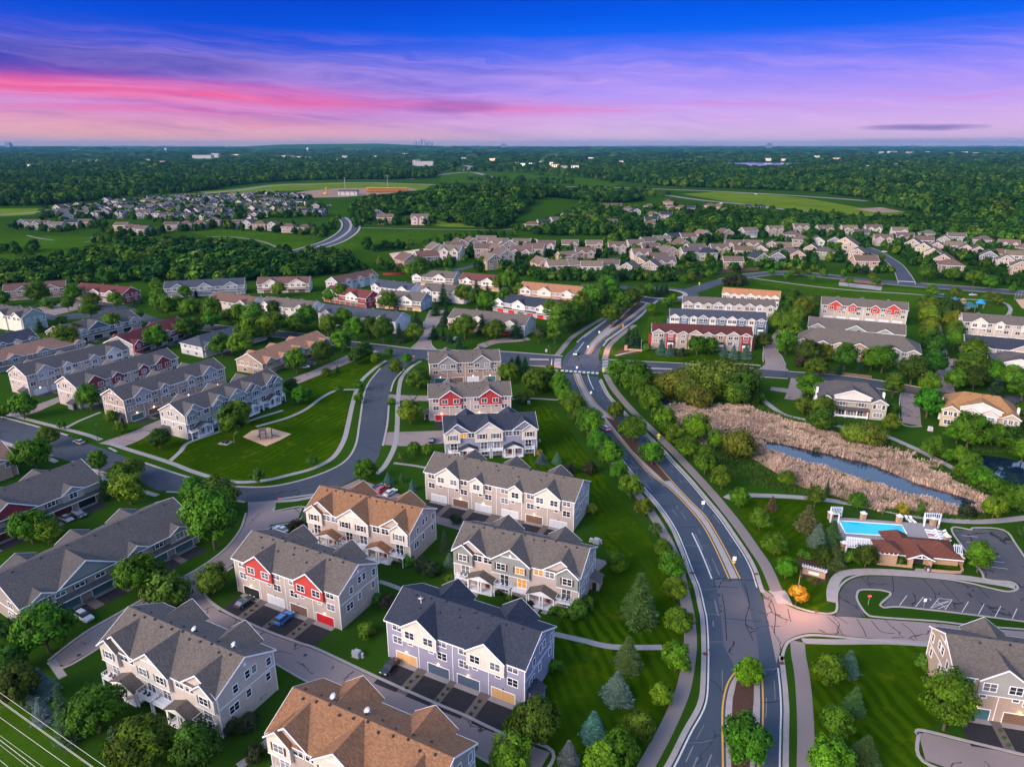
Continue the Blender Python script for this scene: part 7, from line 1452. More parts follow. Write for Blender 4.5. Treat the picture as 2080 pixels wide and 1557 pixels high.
# ------------------------------------------------------------------ cars
def car_meshes(suv):
    H1, H2 = (1.05, 1.72) if suv else (.88, 1.42); W2 = .92
    b = MB(); prof = [(-2.35, .32), (2.3, .32), (2.36, .62), (2.2, H1 - .16), (1.05, H1 + .02), (-1.9 if not suv else -2.2, H1 + .04), (-2.36, H1 - .1)]
    b.prism([(x, -W2, z) for x, z in prof], (0, 2 * W2, 0))
    cab = [(1.0, H1 + .02), (.25, H2 - .03), (-.5, H2), (-1.25 if not suv else -1.95, H2 - .05), (-2.0 if not suv else -2.28, H1 + .05)]
    top = [(.32, H2 - .045), (-.5, H2 + .012), (-1.2 if not suv else -1.9, H2 - .04)]
    b.prism([(x, -.66, z) for x, z in top] + [(x, -.66, z - .06) for x, z in top[::-1]], (0, 1.32, 0))
    me = b.mesh('car_body', ['paint'])
    bm_ = bpy.data.meshes.new('x') if False else None
    g = MB(); k = .74
    n = len(cab); v0 = [(x, -W2 + .04 if z < H1 + .1 else -k, z) for x, z in cab]; v1 = [(x, W2 - .04 if z < H1 + .1 else k, z) for x, z in cab]
    g.face(v0); g.face(v1[::-1])
    for i in range(n - 1): g.face([v0[i + 1], v0[i], v1[i], v1[i + 1]])
    gm = g.mesh('windows', ['glass'])
    w = MB(); w.tube((0, -.11, 0), (0, .11, 0), .33, .33, 14); wm = w.mesh('tyre', ['tyre']); r = MB(); r.tube((0, -.125, 0), (0, .125, 0), .2, .2, 10); rm = r.mesh('rim', ['steel'])
    h = MB(); h.box(0, .06, -.22, .22, -.07, .07); return me, gm, wm, rm, h.mesh('headlight', ['frame_white']), None
h_ = MB(); h_.box(-.06, 0, -.22, .22, -.08, .08); objcol('tail', 'matte'); TL = h_.mesh('taillight', ['tail']); h_ = MB(); h_.box(0, .07, -.2, .2, -.07, .07); HLON = h_.mesh('headlight', ['head_white']); h_ = MB(); h_.box(-.07, 0, -.2, .2, -.08, .08); TLON = h_.mesh('taillight', ['tail_red'])
CARS = {s: car_meshes(s) for s in (False, True)}
def car(px, py, ang, col, suv, label, on=False, ln=1.0):
    x, y = at(px, py); body, gl, ty, rm, hl, _ = CARS[suv]; t = thing('parked_car' if not on else 'moving_car', label, 'car', (x, y, .045), R(ang)); t.scale = (ln, 1, 1)
    put('car_body', body, t, col=col); put('car_windows', gl, t)
    for sx in (-1.45, 1.42):
        for sy in (-.86, .86): w = put('wheel', ty, t, (sx, sy, .33)); put('rim', rm, w)
    z = .70 if not suv else .82
    for sy in (-.62, .62): put('headlight', HLON if on else hl, t, (2.30, sy, z)); put('taillight', TLON if on else TL, t, (-2.33, sy, z + .1), col=(.25, .01, .01))
    return t
BLK = (.008, .008, .010); SIL = (.42, .44, .47); WHT = (.75, .75, .76); REDC = (.55, .02, .02)
car(497, 1226, 63, (.012, .035, .04), False, 'dark teal sedan on the driveway before the open garage'); car(578, 1259, 63, (.01, .20, .62), True, 'bright blue car on the driveway before the white and brown garage doors'); car(792, 1358, 243, BLK, False, 'black sedan on the leftmost driveway of the purple row')
car(161, 1048, -30, (.04, .05, .06), True, 'dark grey car outside the open garage at the left'); car(136, 1056, -30, (.25, .28, .30), False, 'silver blue car half hidden beside the dark grey car at left'); car(172, 1256, -30, (.40, .45, .52), True, 'silver minivan below the tree by the teal garage doors', ln=1.05)
car(768, 992, 57, (.02, .03, .05), False, 'navy car, the leftmost of three parked behind the orange roof'); car(777, 997, 57, REDC, True, 'red car between the navy and the white car'); car(793, 1003, 57, WHT, False, 'white car with dark windows beside the red car')
car(571, 1078, 150, WHT, False, 'white car peeking out behind the grey roof near the lane'); car(1228, 872, 118, SIL, True, 'silver car driving up the avenue with its tail lights on', True); car(1170, 720, 250, (.25, .30, .26), True, 'green grey car with headlights on entering the crossing', True)
car(161, 900, 152, (.42, .38, .33), False, 'beige silver sedan parked along the left street'); car(877, 897, 90, BLK, True, 'black car parked in the lane left of the navy roofed row')
car(619, 747, 12, WHT, False, 'white car on a driveway of the orange roofed row above the park'); car(632, 741, 12, (.02, .05, .2), False, 'navy blue car next to a white one by the orange roofed row'); car(592, 774, 15, BLK, False, 'black car at the end of the lane beside the park'); car(1797, 541, -20, WHT, False, 'white car parked along the upper street'); car(1796, 512, -20, WHT, False, 'white car on the driveway of the red house')
car(1909, 599, 0, (.35, .38, .42), True, 'grey car in the small lot by the playground'); car(1976, 600, 0, WHT, False, 'white car in the small lot by the playground'); car(1934, 764, 80, REDC, False, 'red car at the mouth of the right lane'); car(1938, 749, 80, BLK, True, 'black car behind the red car on the right lane')
car(170, 621, 20, WHT, False, 'white car in the upper left court'); car(202, 622, 60, REDC, False, 'red car in front of the maroon stepped row'); car(391, 606, 70, (.5, .53, .56), True, 'pale van before the light blue row'); car(380, 620, 10, WHT, False, 'white car parked below the light blue row'); car(926, 689, 70, (.1, .15, .2), False, 'bluish car under the dark evergreens')
for i, (px, py, c, nm) in enumerate(((930, 377, WHT, 'white lorry'),)):
    x, y = at(px, py); t = thing('lorry', 'white lorry on the distant highway', 'lorry', (x, y, .15), 0); mb = MB(); mb.box(-9, 5, -1.4, 1.4, 1.2, 4.2); build('cargo_box', mb, 'bldg_white', t); mb = MB(); mb.box(5.2, 8, -1.3, 1.3, .8, 3.4); build('cab', mb, 'bldg_white', t); mb = MB(); mb.box(-9, 7.5, -1.3, 1.3, .1, 1.15); build('chassis', mb, 'tyre', t)
for i, (px, py) in enumerate(((1465, 414), (1513, 419), (1523, 422), (1535, 395))):
    x, y = at(px, py); t = thing('moving_car', 'tiny %s car on the distant highway right of the wooded hill' % ('white', 'red', 'silver', 'pale')[i], 'car', (x, y, .15), 0, 'cars on the far highway'); t.rotation_euler = (0, 0, R(-20)); put('car_body', CARS[True][0], t, col=(WHT, REDC, SIL, WHT)[i], sc=1.3); put('car_windows', CARS[True][1], t, sc=1.3)

# ------------------------------------------------------------------ pool house
mb = MB(); flat(mb, [at(*p) for p in ((1684, 1049), (1832, 1060), (1898, 1064), (1930, 1104), (1945, 1128), (1800, 1112), (1715, 1103))], .12, .12); struct('pool_deck', mb, 'concrete')
PW = [(1704, 1057.5), (1832, 1066.5), (1841, 1083.5), (1818, 1089), (1717, 1083)]
mb = MB(); flat(mb, [at(*p) for p in PW], .135); struct('pool_water', mb, 'pool_water')
mb = MB(); q = [at(*p) for p in PW]; q.append(q[0]); strip(mb, q, .5, .15, .03); struct('pool_edge', mb, 'frame_white')
a = at(1828, 1152); ang = math.atan2(at(1952, 1161)[1] - at(1800, 1147)[1], at(1952, 1161)[0] - at(1800, 1147)[0])
t = thing('pool_house', 'stone pool house with red hipped roof and small square tower', 'pool house', at(1792, 1142) + (0,), ang); Lh = math.hypot(at(1945, 1153)[0] - at(1792, 1142)[0], at(1945, 1153)[1] - at(1792, 1142)[1])
R_PH = (.12, .042, .028)
mb = MB(); mb.box(3, Lh, 1, 9, 0, 2.6); build('wall', mb, 'stone_veneer', t); r = MB(); Lm = Lh
r.slab([(2.4, .2, 2.6), (Lm + .8, .2, 2.6), (Lm - 3.5, 5, 4.7), (4, 5, 4.7)], .15); r.slab([(Lm + .8, 9.8, 2.6), (2.4, 9.8, 2.6), (4, 5, 4.7), (Lm - 3.5, 5, 4.7)], .15); r.slab([(Lm + .8, .2, 2.6), (Lm + .8, 9.8, 2.6), (Lm - 3.5, 5, 4.7)], .15); r.slab([(2.4, 9.8, 2.6), (2.4, .2, 2.6), (4, 5, 4.7)], .15)
xm = Lm * .47
for sg in (-1, 1):
    q = [(xm + sg * 3.2, -1.2, 2.5), (xm, -1.2, 4.0), (xm, 4, 4.2), (xm + sg * 3.2, .2, 2.6)]; r.slab(q if sg < 0 else q[::-1], .15)
    q = [(xm - 3 + sg * 3.4, 11.5, 2.6), (xm - 3, 9, 4.9), (xm - 3, 5, 4.9), (xm - 3 + sg * 3.4, 8, 2.8)]; r.slab(q[::-1] if sg < 0 else q, .15)
build('roof', r, 'shingle', t, R_PH); tr = MB(); tr.box(2.4, xm - 3.2, .1, .19, 2.35, 2.6); tr.box(xm + 3.2, Lm + .8, .1, .19, 2.35, 2.6)
for sg in (-1, 1): tr.prism([(xm + sg * 3.2, -1.28, 2.25), (xm + sg * 3.2, -1.28, 2.53), (xm, -1.28, 4.05), (xm, -1.28, 3.75)], (0, .076, 0))
tr.box(xm - .1, xm + .1, -1.2, -1.1, 2.9, 3.8); tr.box(xm - 1.9, xm + 1.9, -1.2, -1.1, 2.75, 2.92); build('trim', tr, 'white_paint', t)
for s_ in (-2.2, 2.2):
    st = MB(); st.box(xm + s_ - .45, xm + s_ + .45, -1.1, -.2, 0, 2.5); build('stone_pillar', st, 'stone_veneer', t)
d = MB(); d.box(xm - 1.4, xm + 1.4, .93, .98, .05, 2.4); build('front_door', d, 'dark_metal', t)
tw = MB(); tw.box(-1.6, 2.8, -1.2, 3.4, 0, 3.6); tt = build('tower', tw, 'stone_veneer', t); tb = MB(); tb.box(-1.7, 2.9, -1.3, 3.5, 3.2, 4.2); build('clerestory', tb, 'white_paint', tt); tb = MB(); [tb.box(-1.2 + k * 1.0, -.5 + k * 1.0, -1.36, -1.31, 3.4, 4.0) for k in range(4)]; build('window', tb, 'glass', tt)
rr2 = MB(); P4 = [(-2.3, -1.9), (3.5, -1.9), (3.5, 4.1), (-2.3, 4.1)]
for i in range(4): a_, b_ = P4[i], P4[(i + 1) % 4]; rr2.slab([(a_[0], a_[1], 4.2), (b_[0], b_[1], 4.2), (.6, 1.1, 5.5)], .14)
build('tower_roof', rr2, 'shingle', tt, R_PH)
def pergola(pxs, label, nb=7, z=2.7, stone=True):
    P_ = [at(*p) for p in pxs]; c = (sum(p[0] for p in P_) / 4, sum(p[1] for p in P_) / 4); t = thing('pergola', label, 'pergola', c + (.12,), 0, 'white pergolas around the pool'); P_ = [(p[0] - c[0], p[1] - c[1]) for p in P_]
    p = MB(); b = MB()
    for q in P_: p = MB(); p.box(q[0] - .16, q[0] + .16, q[1] - .16, q[1] + .16, 0, z); build('post', p, 'white_paint', t)
    for i, j in ((0, 1), (3, 2)): b.tube((P_[i][0], P_[i][1], z), (P_[j][0], P_[j][1], z), .14, .14, 4)
    for k in range(nb):
        f = k / (nb - 1); u = [P_[0][d] + (P_[1][d] - P_[0][d]) * f for d in (0, 1)]; v = [P_[3][d] + (P_[2][d] - P_[3][d]) * f for d in (0, 1)]; dx, dy = (v[0] - u[0]) * .08, (v[1] - u[1]) * .08; b.tube((u[0] - dx, u[1] - dy, z + .2), (v[0] + dx, v[1] + dy, z + .2), .1, .1, 4)
    if nb > 9:
        for k in range(8):
            f = (k + .5) / 8; u = [P_[0][d] + (P_[3][d] - P_[0][d]) * f for d in (0, 1)]; v = [P_[1][d] + (P_[2][d] - P_[1][d]) * f for d in (0, 1)]; b.tube((u[0], u[1], z + .36), (v[0], v[1], z + .36), .08, .08, 4)
    build('beam', b, 'white_paint', t)
pergola([(1716, 1129), (1783, 1136), (1781, 1117), (1717, 1110)], 'large white lattice pergola beside the pool house', 14); pergola([(1686, 1061), (1702, 1062), (1708, 1049), (1686, 1048)], 'white corner pergola left of the pool'); pergola([(1876, 1069), (1905, 1073), (1908, 1062), (1876, 1060)], 'white pergola with benches at the far right of the pool', 8); pergola([(1934, 1142), (1950, 1144), (1948, 1128), (1934, 1126)], 'small white pergola at the right end of the pool house', 5)
for i, (px, py, lb) in enumerate(((1752, 1055, 'stone pillar left on the far side of the pool'), (1825, 1061, 'stone pillar right on the far side of the pool'), (1686, 1054, 'stone pillar at the left corner of the pool deck'), (1921, 1102, 'stone pillar beside the row of loungers'), (1712, 1116, 'stone pillar at the near left of the lattice pergola'), (1948, 1146, 'stone pillar at the right end of the pool house'), (1894, 1066, 'stone pillar of the far right pergola'))):
    x, y = at(px, py); t = thing('stone_pillar', lb, 'pillar', (x, y, 0), .1, 'stone pillars around the pool'); mb = MB(); mb.box(-.6, .6, -.6, .6, 0, 2.1); build('pillar_body', mb, 'stone_veneer', t); mb = MB(); mb.box(-.72, .72, -.72, .72, 2.1, 2.24); mb.box(-.3, .3, -.3, .3, 2.24, 2.6); build('cap', mb, 'white_paint', t)
fm = MB(); pts = [at(*p) for p in ((1686, 1050), (1752, 1054), (1825, 1060), (1898, 1064), (1921, 1101), (1948, 1145))]
for a_, b_ in zip(pts[:-1], pts[1:]):
    n = int(math.hypot(b_[0] - a_[0], b_[1] - a_[1]) / .45)
    for k in range(n + 1): f = k / n; x, y = a_[0] + (b_[0] - a_[0]) * f, a_[1] + (b_[1] - a_[1]) * f; fm.box(x - .02, x + .02, y - .02, y + .02, 0, 1.5)
    for z in (.2, 1.45): fm.tube((a_[0], a_[1], z), (b_[0], b_[1], z), .03, .03, 4)
tag(build('fence', fm, 'dark_metal'), 'black metal railing around the pool deck', 'fence')
lg = MB(); lg.box(-.3, .3, -.2, 1.2, .28, .36); lg.prism([(-.3, 1.2, .28), (-.3, 1.9, .8), (-.3, 1.94, .74), (-.3, 1.26, .22)], (.6, 0, 0)); LS = lg.mesh('lounger_bed', ['frame_white']); lg = MB(); lg.box(-.03, .03, -.03, .03, 0, .28); LL_ = lg.mesh('leg', ['white_paint'])
lg = MB(); lg.box(-.29, .29, -.15, 1.15, .362, .42); LT = lg.mesh('towel', ['paint'])
k = 0
for r_ in range(2):
    for i in range(5):
        px, py = 1880 + r_ * 20 + i * 2.5 + (0 if r_ else 0), 1079 + i * 5 + r_ * 1.5; x, y = at(px, py); k += 1
        t = thing('sun_lounger', '%s lounger, %s from the back in the %s column by the pool' % ('white' if not (r_ == 0 and i == 2) else 'white red-towelled', nth(i + 1), ('left', 'right')[r_]), 'sun lounger', (x, y, .12), ang + R(-95), 'loungers beside the pool'); t.scale = (1.25, 1.25, 1.25)
        put('lounger_bed', LS, t); [put('leg', LL_, t, (x_, y_, 0)) for x_ in (-.26, .26) for y_ in (-.1, 1.1)]
        if r_ == 0 and i == 2: put('towel', LT, t, col=(.6, .05, .05))
for i, (px, py) in enumerate(((1849, 1062), (1858, 1063))):
    x, y = at(px, py); t = thing('sun_lounger', ('white lounger left of two under the far fence of the pool', 'white lounger right of two under the far fence of the pool')[i], 'sun lounger', (x, y, .12), ang + R(15), 'loungers beside the pool'); t.scale = (1.3, 1.3, 1.3); put('lounger_bed', LS, t); [put('leg', LL_, t, (x_, y_, 0)) for x_ in (-.26, .26) for y_ in (-.1, 1.1)]
mb = MB(); strip(mb, W([(1786, 1145), (1852, 1152)], 3), .5, .5, .5); strip(mb, W([(1880, 1154), (1890, 1159), (1950, 1163), (1952, 1152)], 3), .5, .5, .5); tag(build('planter_wall', mb, 'stone_veneer'), 'low stone planter wall before the pool house', 'wall')
area('planting_bed', [(1788, 1143), (1850, 1149), (1848, 1140), (1790, 1134)], 'grass', .4); area('planting_bed', [(1884, 1152), (1950, 1160), (1948, 1148), (1884, 1142)], 'grass', .4); area('planting_bed', [(1620, 1128), (1650, 1133), (1690, 1150), (1716, 1152), (1690, 1160), (1678, 1180), (1655, 1190), (1640, 1180), (1622, 1145)], 'mulch', .02)
x, y = at(1652, 1170); t = thing('entrance_sign', 'stone entrance sign with small white trellis in a mulch bed', 'sign', (x, y, 0), -.5); mb = MB(); mb.box(-2.6, 2.6, 0, .7, 0, 1.5); build('stone_base', mb, 'stone_veneer', t); mb = MB(); mb.box(-1.2, 1.2, -.06, -.005, .5, 1.2); build('sign_panel', mb, 'frame_white', t); mb = MB(); [mb.box(-2.8 + k * .6, -2.68 + k * .6, -.4, 1.1, 2.1, 2.25) for k in range(10)]; mb.box(-2.9, 2.9, 0, .12, 1.95, 2.1); mb.box(-2.9, 2.9, .6, .72, 1.95, 2.1); [mb.box(xx, xx + .15, .2, .4, 1.5, 1.95) for xx in (-2.5, 2.35)]; build('trellis', mb, 'white_paint', t)
x, y = at(1280, 712); t = thing('entrance_sign', 'low stone wall sign with tan pier by the upper crossing', 'sign', (x, y, 0), -.25); mb = MB(); mb.box(-1.5, 6, 0, .6, 0, 1.0); build('stone_base', mb, 'stone_veneer', t); mb = MB(); mb.box(-3.0, -1.55, -.3, .9, 0, 2.6); build('pier', mb, 'stone_veneer', t)
area('planting_bed', [(1252, 716), (1266, 706), (1296, 708), (1306, 714), (1280, 720)], 'mulch', .015)

# ------------------------------------------------------------------ playgrounds
area('sand_pit', [(493, 887), (512, 874), (545, 868), (592, 881), (570, 893), (540, 906)], 'sand', .03)
t = thing('play_structure', 'wooden play tower with slide on the sand in the park', 'playground', at(541, 889) + (.03,), .3); mb = MB()
for x in (-2, 0, 2):
    for y in (-1, 1): mb = MB(); mb.box(x - .12, x + .12, y - .12, y + .12, 0, 3.2); build('post', mb, 'bark', t)
mb = MB(); mb.box(-2.1, .1, -1.1, 1.1, 1.4, 1.55); mb.box(0, 2.1, -1.1, 1.1, 1.0, 1.15); build('platform', mb, 'bldg_tan', t); mb = MB(); mb.prism([(-2.3, -1.3, 3.0), (-2.3, 1.3, 3.0), (-2.3, 0, 4.1)], (2.5, 0, 0)); build('roof', mb, 'dirt', t); mb = MB(); mb.prism([(2.1, -.9, 1.1), (4.6, -.9, .2), (4.6, -.9, .3), (2.1, -.9, 1.25)], (0, .8, 0)); objcol('play', 'matte'); build('slide', mb, 'play', t, (.03, .12, .13)); mb = MB(); [mb.tube((-2.3 - i * .25, .8, .2 + i * .0), (-2.2, .8, 1.5), .05) for i in range(5)]; build('ladder', mb, 'bark', t)
x, y = at(458, 899); t = thing('picnic_table', 'picnic table on a concrete pad left of the park playground', 'picnic table', (x, y, .0), -.3); mb = MB(); mb.box(-2, 2, -1.8, 1.8, 0, .05); build('pad', mb, 'concrete', t); mb = MB(); mb.box(-1.1, 1.1, -.4, .4, .7, .78); build('table_top', mb, 'dark_metal', t); 
for ya in (-.95, .65): mb = MB(); mb.box(-1.1, 1.1, ya, ya + .3, .42, .48); build('bench', mb, 'dark_metal', t)
for xx in (-.8, .8): mb = MB(); mb.box(xx - .06, xx + .06, -.9, .9, .05, .7); build('leg', mb, 'dark_metal', t)
area('play_surface', [(1902, 611), (1925, 608), (1965, 615), (1972, 628), (1945, 634), (1910, 625)], 'sand', .05)
t = thing('play_structure', 'large blue and teal play structure at the upper right playground', 'playground', at(1936, 620) + (.05,), -.2)
for i, (x, y, c, nm) in enumerate(((-6, 0, (.02, .08, .35), 'tower'), (0, -1.5, (.02, .12, .45), 'tower'), (6, 1, (.35, .22, .12), 'tower'), (2, 4, (.02, .18, .25), 'tower'))):
    mb = MB(); [mb.box(x + a - .12, x + a + .12, y + b - .12, y + b + .12, 0, 3.6) for a in (-1.2, 1.2) for b in (-1.2, 1.2)]; mb.box(x - 1.3, x + 1.3, y - 1.3, y + 1.3, 1.5, 2.6); mb.lathe([(1.9, 3.6), (.1, 5.0)], 4, (x, y)); build(nm, mb, 'play', t, c)
mb = MB(); mb.prism([(-4.8, -.6, 2), (-1.2, -.6, .2), (-1.2, -.6, .5), (-4.8, -.6, 2.3)], (0, 1.2, 0)); build('slide', mb, 'play', t, (.03, .10, .55)); mb = MB(); mb.prism([(1.2, -2, 2), (4.8, -2, .2), (4.8, -2, .5), (1.2, -2, 2.3)], (0, 1.2, 0)); build('slide', mb, 'play', t, (.03, .10, .55))
def shelter(px, py, r, c, label):
    x, y = at(px, py); t = thing('shade_shelter', label, 'shelter', (x, y, 0), 0, 'playground shelters'); mb = MB(); mb.lathe([(r, 2.9), (r * .45, 4.4), (r * .5, 4.5), (.1, 5.6)], 8); build('roof', mb, 'play', t, c); 
    for a in (0.4, 1.97, 3.54, 5.1): mb = MB(); mb.tube((r * .8 * math.cos(a), r * .8 * math.sin(a), 0), (r * .8 * math.cos(a), r * .8 * math.sin(a), 3), .12); build('post', mb, 'steel', t)
shelter(1966, 630, 5.4, (.03, .14, .14), 'dark teal octagonal shelter roof in front of the upper playground'); shelter(1990, 624, 3.2, (.02, .25, .45), 'small bright blue shade right of the teal shelter')
area('ball_field', [(2062, 608), (2100, 606), (2110, 640), (2075, 625)], 'sand', .05)
fm = MB(); a_, b_ = at(2060, 609), at(2092, 604)
for k in range(6): f = k / 5; x, y = a_[0] + (b_[0] - a_[0]) * f, a_[1] + (b_[1] - a_[1]) * f; fm.tube((x, y, 0), (x, y, 5.5), .07)
for k in range(12): z = .4 + k * .46; fm.tube((a_[0], a_[1], z), (b_[0], b_[1], z), .03, .03, 4)
tag(build('backstop', fm, 'steel'), 'chain link backstop of the ball field at right edge', 'fence')
# terrace by the upper road, fences
area('terrace', [(1704, 573), (1792, 582), (1790, 590), (1704, 580)], 'kerb_concrete', .1)
simple('fence_brown', (.15, .085, .06), .9); simple('fence_red', (.22, .03, .025), .9)
def fence(pxs, label, h=2.0, mat='fence_brown', k=5):
    L_ = W(pxs, k); mb = MB()
    for a_, b_ in zip(L_[:-1], L_[1:]): mb.slab([(a_[0], a_[1], h), (b_[0], b_[1], h), (b_[0], b_[1] + .12, h), (a_[0], a_[1] + .12, h)], h - .08)
    d = 0
    for a_ in L_[::2]: mb.box(a_[0] - .08, a_[0] + .08, a_[1] - .16, a_[1] - .02, 0, h + .12)
    tag(build('fence', mb, mat), label, 'fence')
fence([(1398, 573), (1430, 563), (1470, 555), (1510, 551), (1541, 549)], 'long brown board fence along the curved road', 2.6); fence([(778, 559), (800, 559), (820, 557), (828, 552)], 'short red board fence behind the cream rows', 2.0, 'fence_red'); fence([(1706, 572), (1740, 574), (1795, 580)], 'dark trellis wall of the terrace below the upper road', 2.2); fence([(1645, 755), (1700, 760), (1770, 768)], 'low brown wall before the brick condominium', 1.2)

# ------------------------------------------------------------------ street furniture
def lamp_post(px, py, h, label, arm=2.2, adir=0.0, mat='bark', col=None, power=0, lit=False):
    x, y = at(px, py); t = thing('street_lamp', label, 'street lamp', (x, y, 0), adir, 'street lamps'); mb = MB(); mb.tube((0, 0, 0), (0, 0, h), .13, .08, 8); mb.tube((0, 0, h - .1), (arm, 0, h), .06, .05, 6); build('pole', mb, mat, t); mb = MB(); mb.box(arm - .4, arm + .5, -.22, .22, h - .08, h + .1); hd = build('lamp_head', mb, 'dark_metal', t); mb = MB(); mb.box(arm - .3, arm + .4, -.17, .17, h - .12, h - .085); build('lens', mb, 'lamp_warm' if lit else 'frame_white', hd)
    if power:
        l = bpy.data.lights.new('street_light', 'SPOT'); l.energy = power; l.color = col; l.spot_size = R(140); l.spot_blend = .7; l.shadow_soft_size = .3
        o = bpy.data.objects.new('street_light', l); COL.objects.link(o); c, s = math.cos(adir), math.sin(adir); o.location = (x + arm * c, y + arm * s, h - .2)
lamp_post(1616, 1228, 9.5, 'tall brown street lamp lighting the side road orange', 2.6, R(250), 'bark', (1, .5, .32), 8000, True)
lamp_post(1116, 746, 10, 'tall street lamp at the left crosswalk', 2.6, R(100), 'bark', (1, .42, .28), 5000, True); lamp_post(1243, 713, 9, 'street lamp on the right path above the crossing', 2.6, R(200), 'bark', (1, .42, .3), 9000, True)
lamp_post(199, 893, 6, 'black street lamp beside the left park street', .5, 0, 'dark_metal'); lamp_post(784, 716, 7, 'street lamp at the S-curve junction', 1.8, R(200), 'dark_metal'); lamp_post(1595, 764, 6, 'thin street lamp by the right cross street', 1.0, R(90), 'dark_metal'); lamp_post(1549, 723, 5, 'grey street lamp at the mouth of the lane beside the red row', .6, 0, 'steel'); lamp_post(1873, 790, 7, 'street lamp glowing orange between the condominium and the orange house', 1.5, R(200), 'bark', (1, .4, .12), 2500, True); lamp_post(1302, 713, 6, 'double headed lamp left of the red and tan row', 1.0, 0, 'steel')
SIGN_Y, SIGN_W = 'sign_yellow', 'frame_white'; simple('sign_yellow', (.85, .70, .02), .5, var=.03); simple('sign_orange', (.9, .35, .02), .5, var=.03); simple('sign_red', (.6, .02, .03), .5, var=.03); simple('sign_blue', (.05, .15, .45), .5)
def sign(px, py, shape, mat, label, h=2.3, s=.75, text=None, sub=None, tmat='dark_metal', rz=0, post='steel'):
    x, y = at(px, py); t = thing('road_sign', label, 'sign', (x, y, .02), rz, 'road signs'); mb = MB(); mb.tube((0, 0, 0), (0, 0, h + s * .4), .04, .04, 6); build('post', mb, post, t); mb = MB()
    P = {'sq': [(-.5, -.6), (.5, -.6), (.5, .6), (-.5, .6)], 'di': [(0, -.72), (.72, 0), (0, .72), (-.72, 0)], 'oct': [(.5 * math.cos(R(22.5 + 45 * k)), .5 * math.sin(R(22.5 + 45 * k))) for k in range(8)], 'bl': [(-.9, -.18), (.9, -.18), (.9, .18), (-.9, .18)]}[shape]
    mb.prism([(a * s, -.07, h + b * s) for a, b in P], (0, .03, 0)); p = build('panel', mb, mat, t)
    if sub: mb = MB(); mb.prism([(a * s * .55, -.07, h - s * 1.1 + b * s * .5) for a, b in ((-.6, -.6), (.6, -.6), (.6, .6), (-.6, .6))], (0, .03, 0)); build('lower_panel', mb, sub, t)
    if text:
        c = bpy.data.curves.new('lettering', 'FONT'); c.body = text; c.size = s * (.42 if shape == 'oct' else .55); c.align_x = 'CENTER'; c.align_y = 'CENTER'; c.extrude = .004; c.materials.append(MT[tmat])
        tmp = bpy.data.objects.new('lettering', c); COL.objects.link(tmp); me = bpy.data.meshes.new_from_object(tmp.evaluated_get(bpy.context.evaluated_depsgraph_get())); bpy.data.objects.remove(tmp)
        o = put('lettering', me, p, (0, -.078, h)); o.rotation_euler = (R(90), 0, 0)
    if shape == 'di':                                  # pedestrian symbol
        m = MB(); m.lathe([(.09 * s, 0), (.0001, .001)], 8); q = MB()
        for x0, z0, x1, z1 in ((0, .22, 0, -.05), (0, -.05, -.14, -.36), (0, -.05, .14, -.36), (0, .18, -.16, .0), (0, .18, .16, .02), (0, .34, 0, .36)): q.tube((x0 * s, -.078, h + z0 * s), (x1 * s, -.078, h + z1 * s), .035 * s, .035 * s, 4)
        build('pictogram', q, 'dark_metal', p)
sign(1225, 759, 'di', SIGN_Y, 'yellow diamond pedestrian sign at the right end of the crosswalk', 2.6, 1.0, sub=SIGN_Y); sign(1265, 669, 'di', 'sign_orange', 'orange diamond sign beside the upper avenue', 2.6, .95, sub='sign_orange'); sign(1420, 582, 'di', SIGN_Y, 'yellow diamond sign right of the roundabout', 2.6, 1.0, sub=SIGN_Y); sign(1337, 897, 'di', SIGN_Y, 'yellow diamond pedestrian sign on the right path', 2.6, 1.0, sub=SIGN_Y)
sign(1490, 1149, 'sq', SIGN_W, 'white keep right sign with small yellow panel on the median tip', 2.2, .95, sub=SIGN_Y)
sign(1427, 1034, 'sq', SIGN_W, 'plain white sign in the middle of the avenue median', 2.2, .95); sign(1171.5, 755, 'sq', SIGN_W, 'white sign on the median below the crosswalk', 2.2, .9); sign(1200, 807, 'sq', SIGN_W, 'white sign on the narrow upper part of the lower median', 2.2, .9); sign(1194, 712, 'sq', SIGN_W, 'white sign at the tip of the upper median', 2.2, .9, sub='sign_orange'); sign(1217, 682, 'sq', SIGN_W, 'white sign halfway along the upper median', 2.2, .9)
sign(1763, 1228, 'oct', 'sign_red', 'red stop sign on the green island by the car park', 2.4, .95, 'STOP', tmat='frame_white'); sign(841, 733, 'oct', 'sign_red', 'red stop sign at the S-curve junction', 2.4, 1.0, 'STOP', tmat='frame_white'); sign(569, 1022, 'oct', 'sign_red', 'red stop sign at the lane mouth by the street bend', 1.6, .9, 'STOP', tmat='frame_white')
sign(1876, 1233, 'sq', SIGN_W, 'narrow white parking sign at the hatched parking bay', 2.0, .7); sign(1623, 1219, 'bl', 'sign_blue', 'small street name blade below the golden tree', 2.6, .9)
def box_thing(name, label, cat, px, py, dims, mat, group=None, lid=None):
    x, y = at(px, py); t = thing(name, label, cat, (x, y, 0), -.4, group); mb = MB(); w, d, h = dims; mb.prism([(-w/2, -d/2, 0), (w/2, -d/2, 0), (w/2, -d/2, h * .88), (w/2 * .86, -d/2, h), (-w/2 * .86, -d/2, h), (-w/2, -d/2, h * .88)], (0, d, 0)); build('cabinet', mb, mat, t); mb = MB(); mb.box(-w/2 - .15, w/2 + .15, -d/2 - .15, d/2 + .15, 0, .06); build('pad', mb, 'concrete', t); mb = MB(); mb.box(-w * .3, w * .3, -d/2 - .03, -d/2 - .004, h * .15, h * .8); build('hatch', mb, 'steel', t)
UB = 'utility boxes'
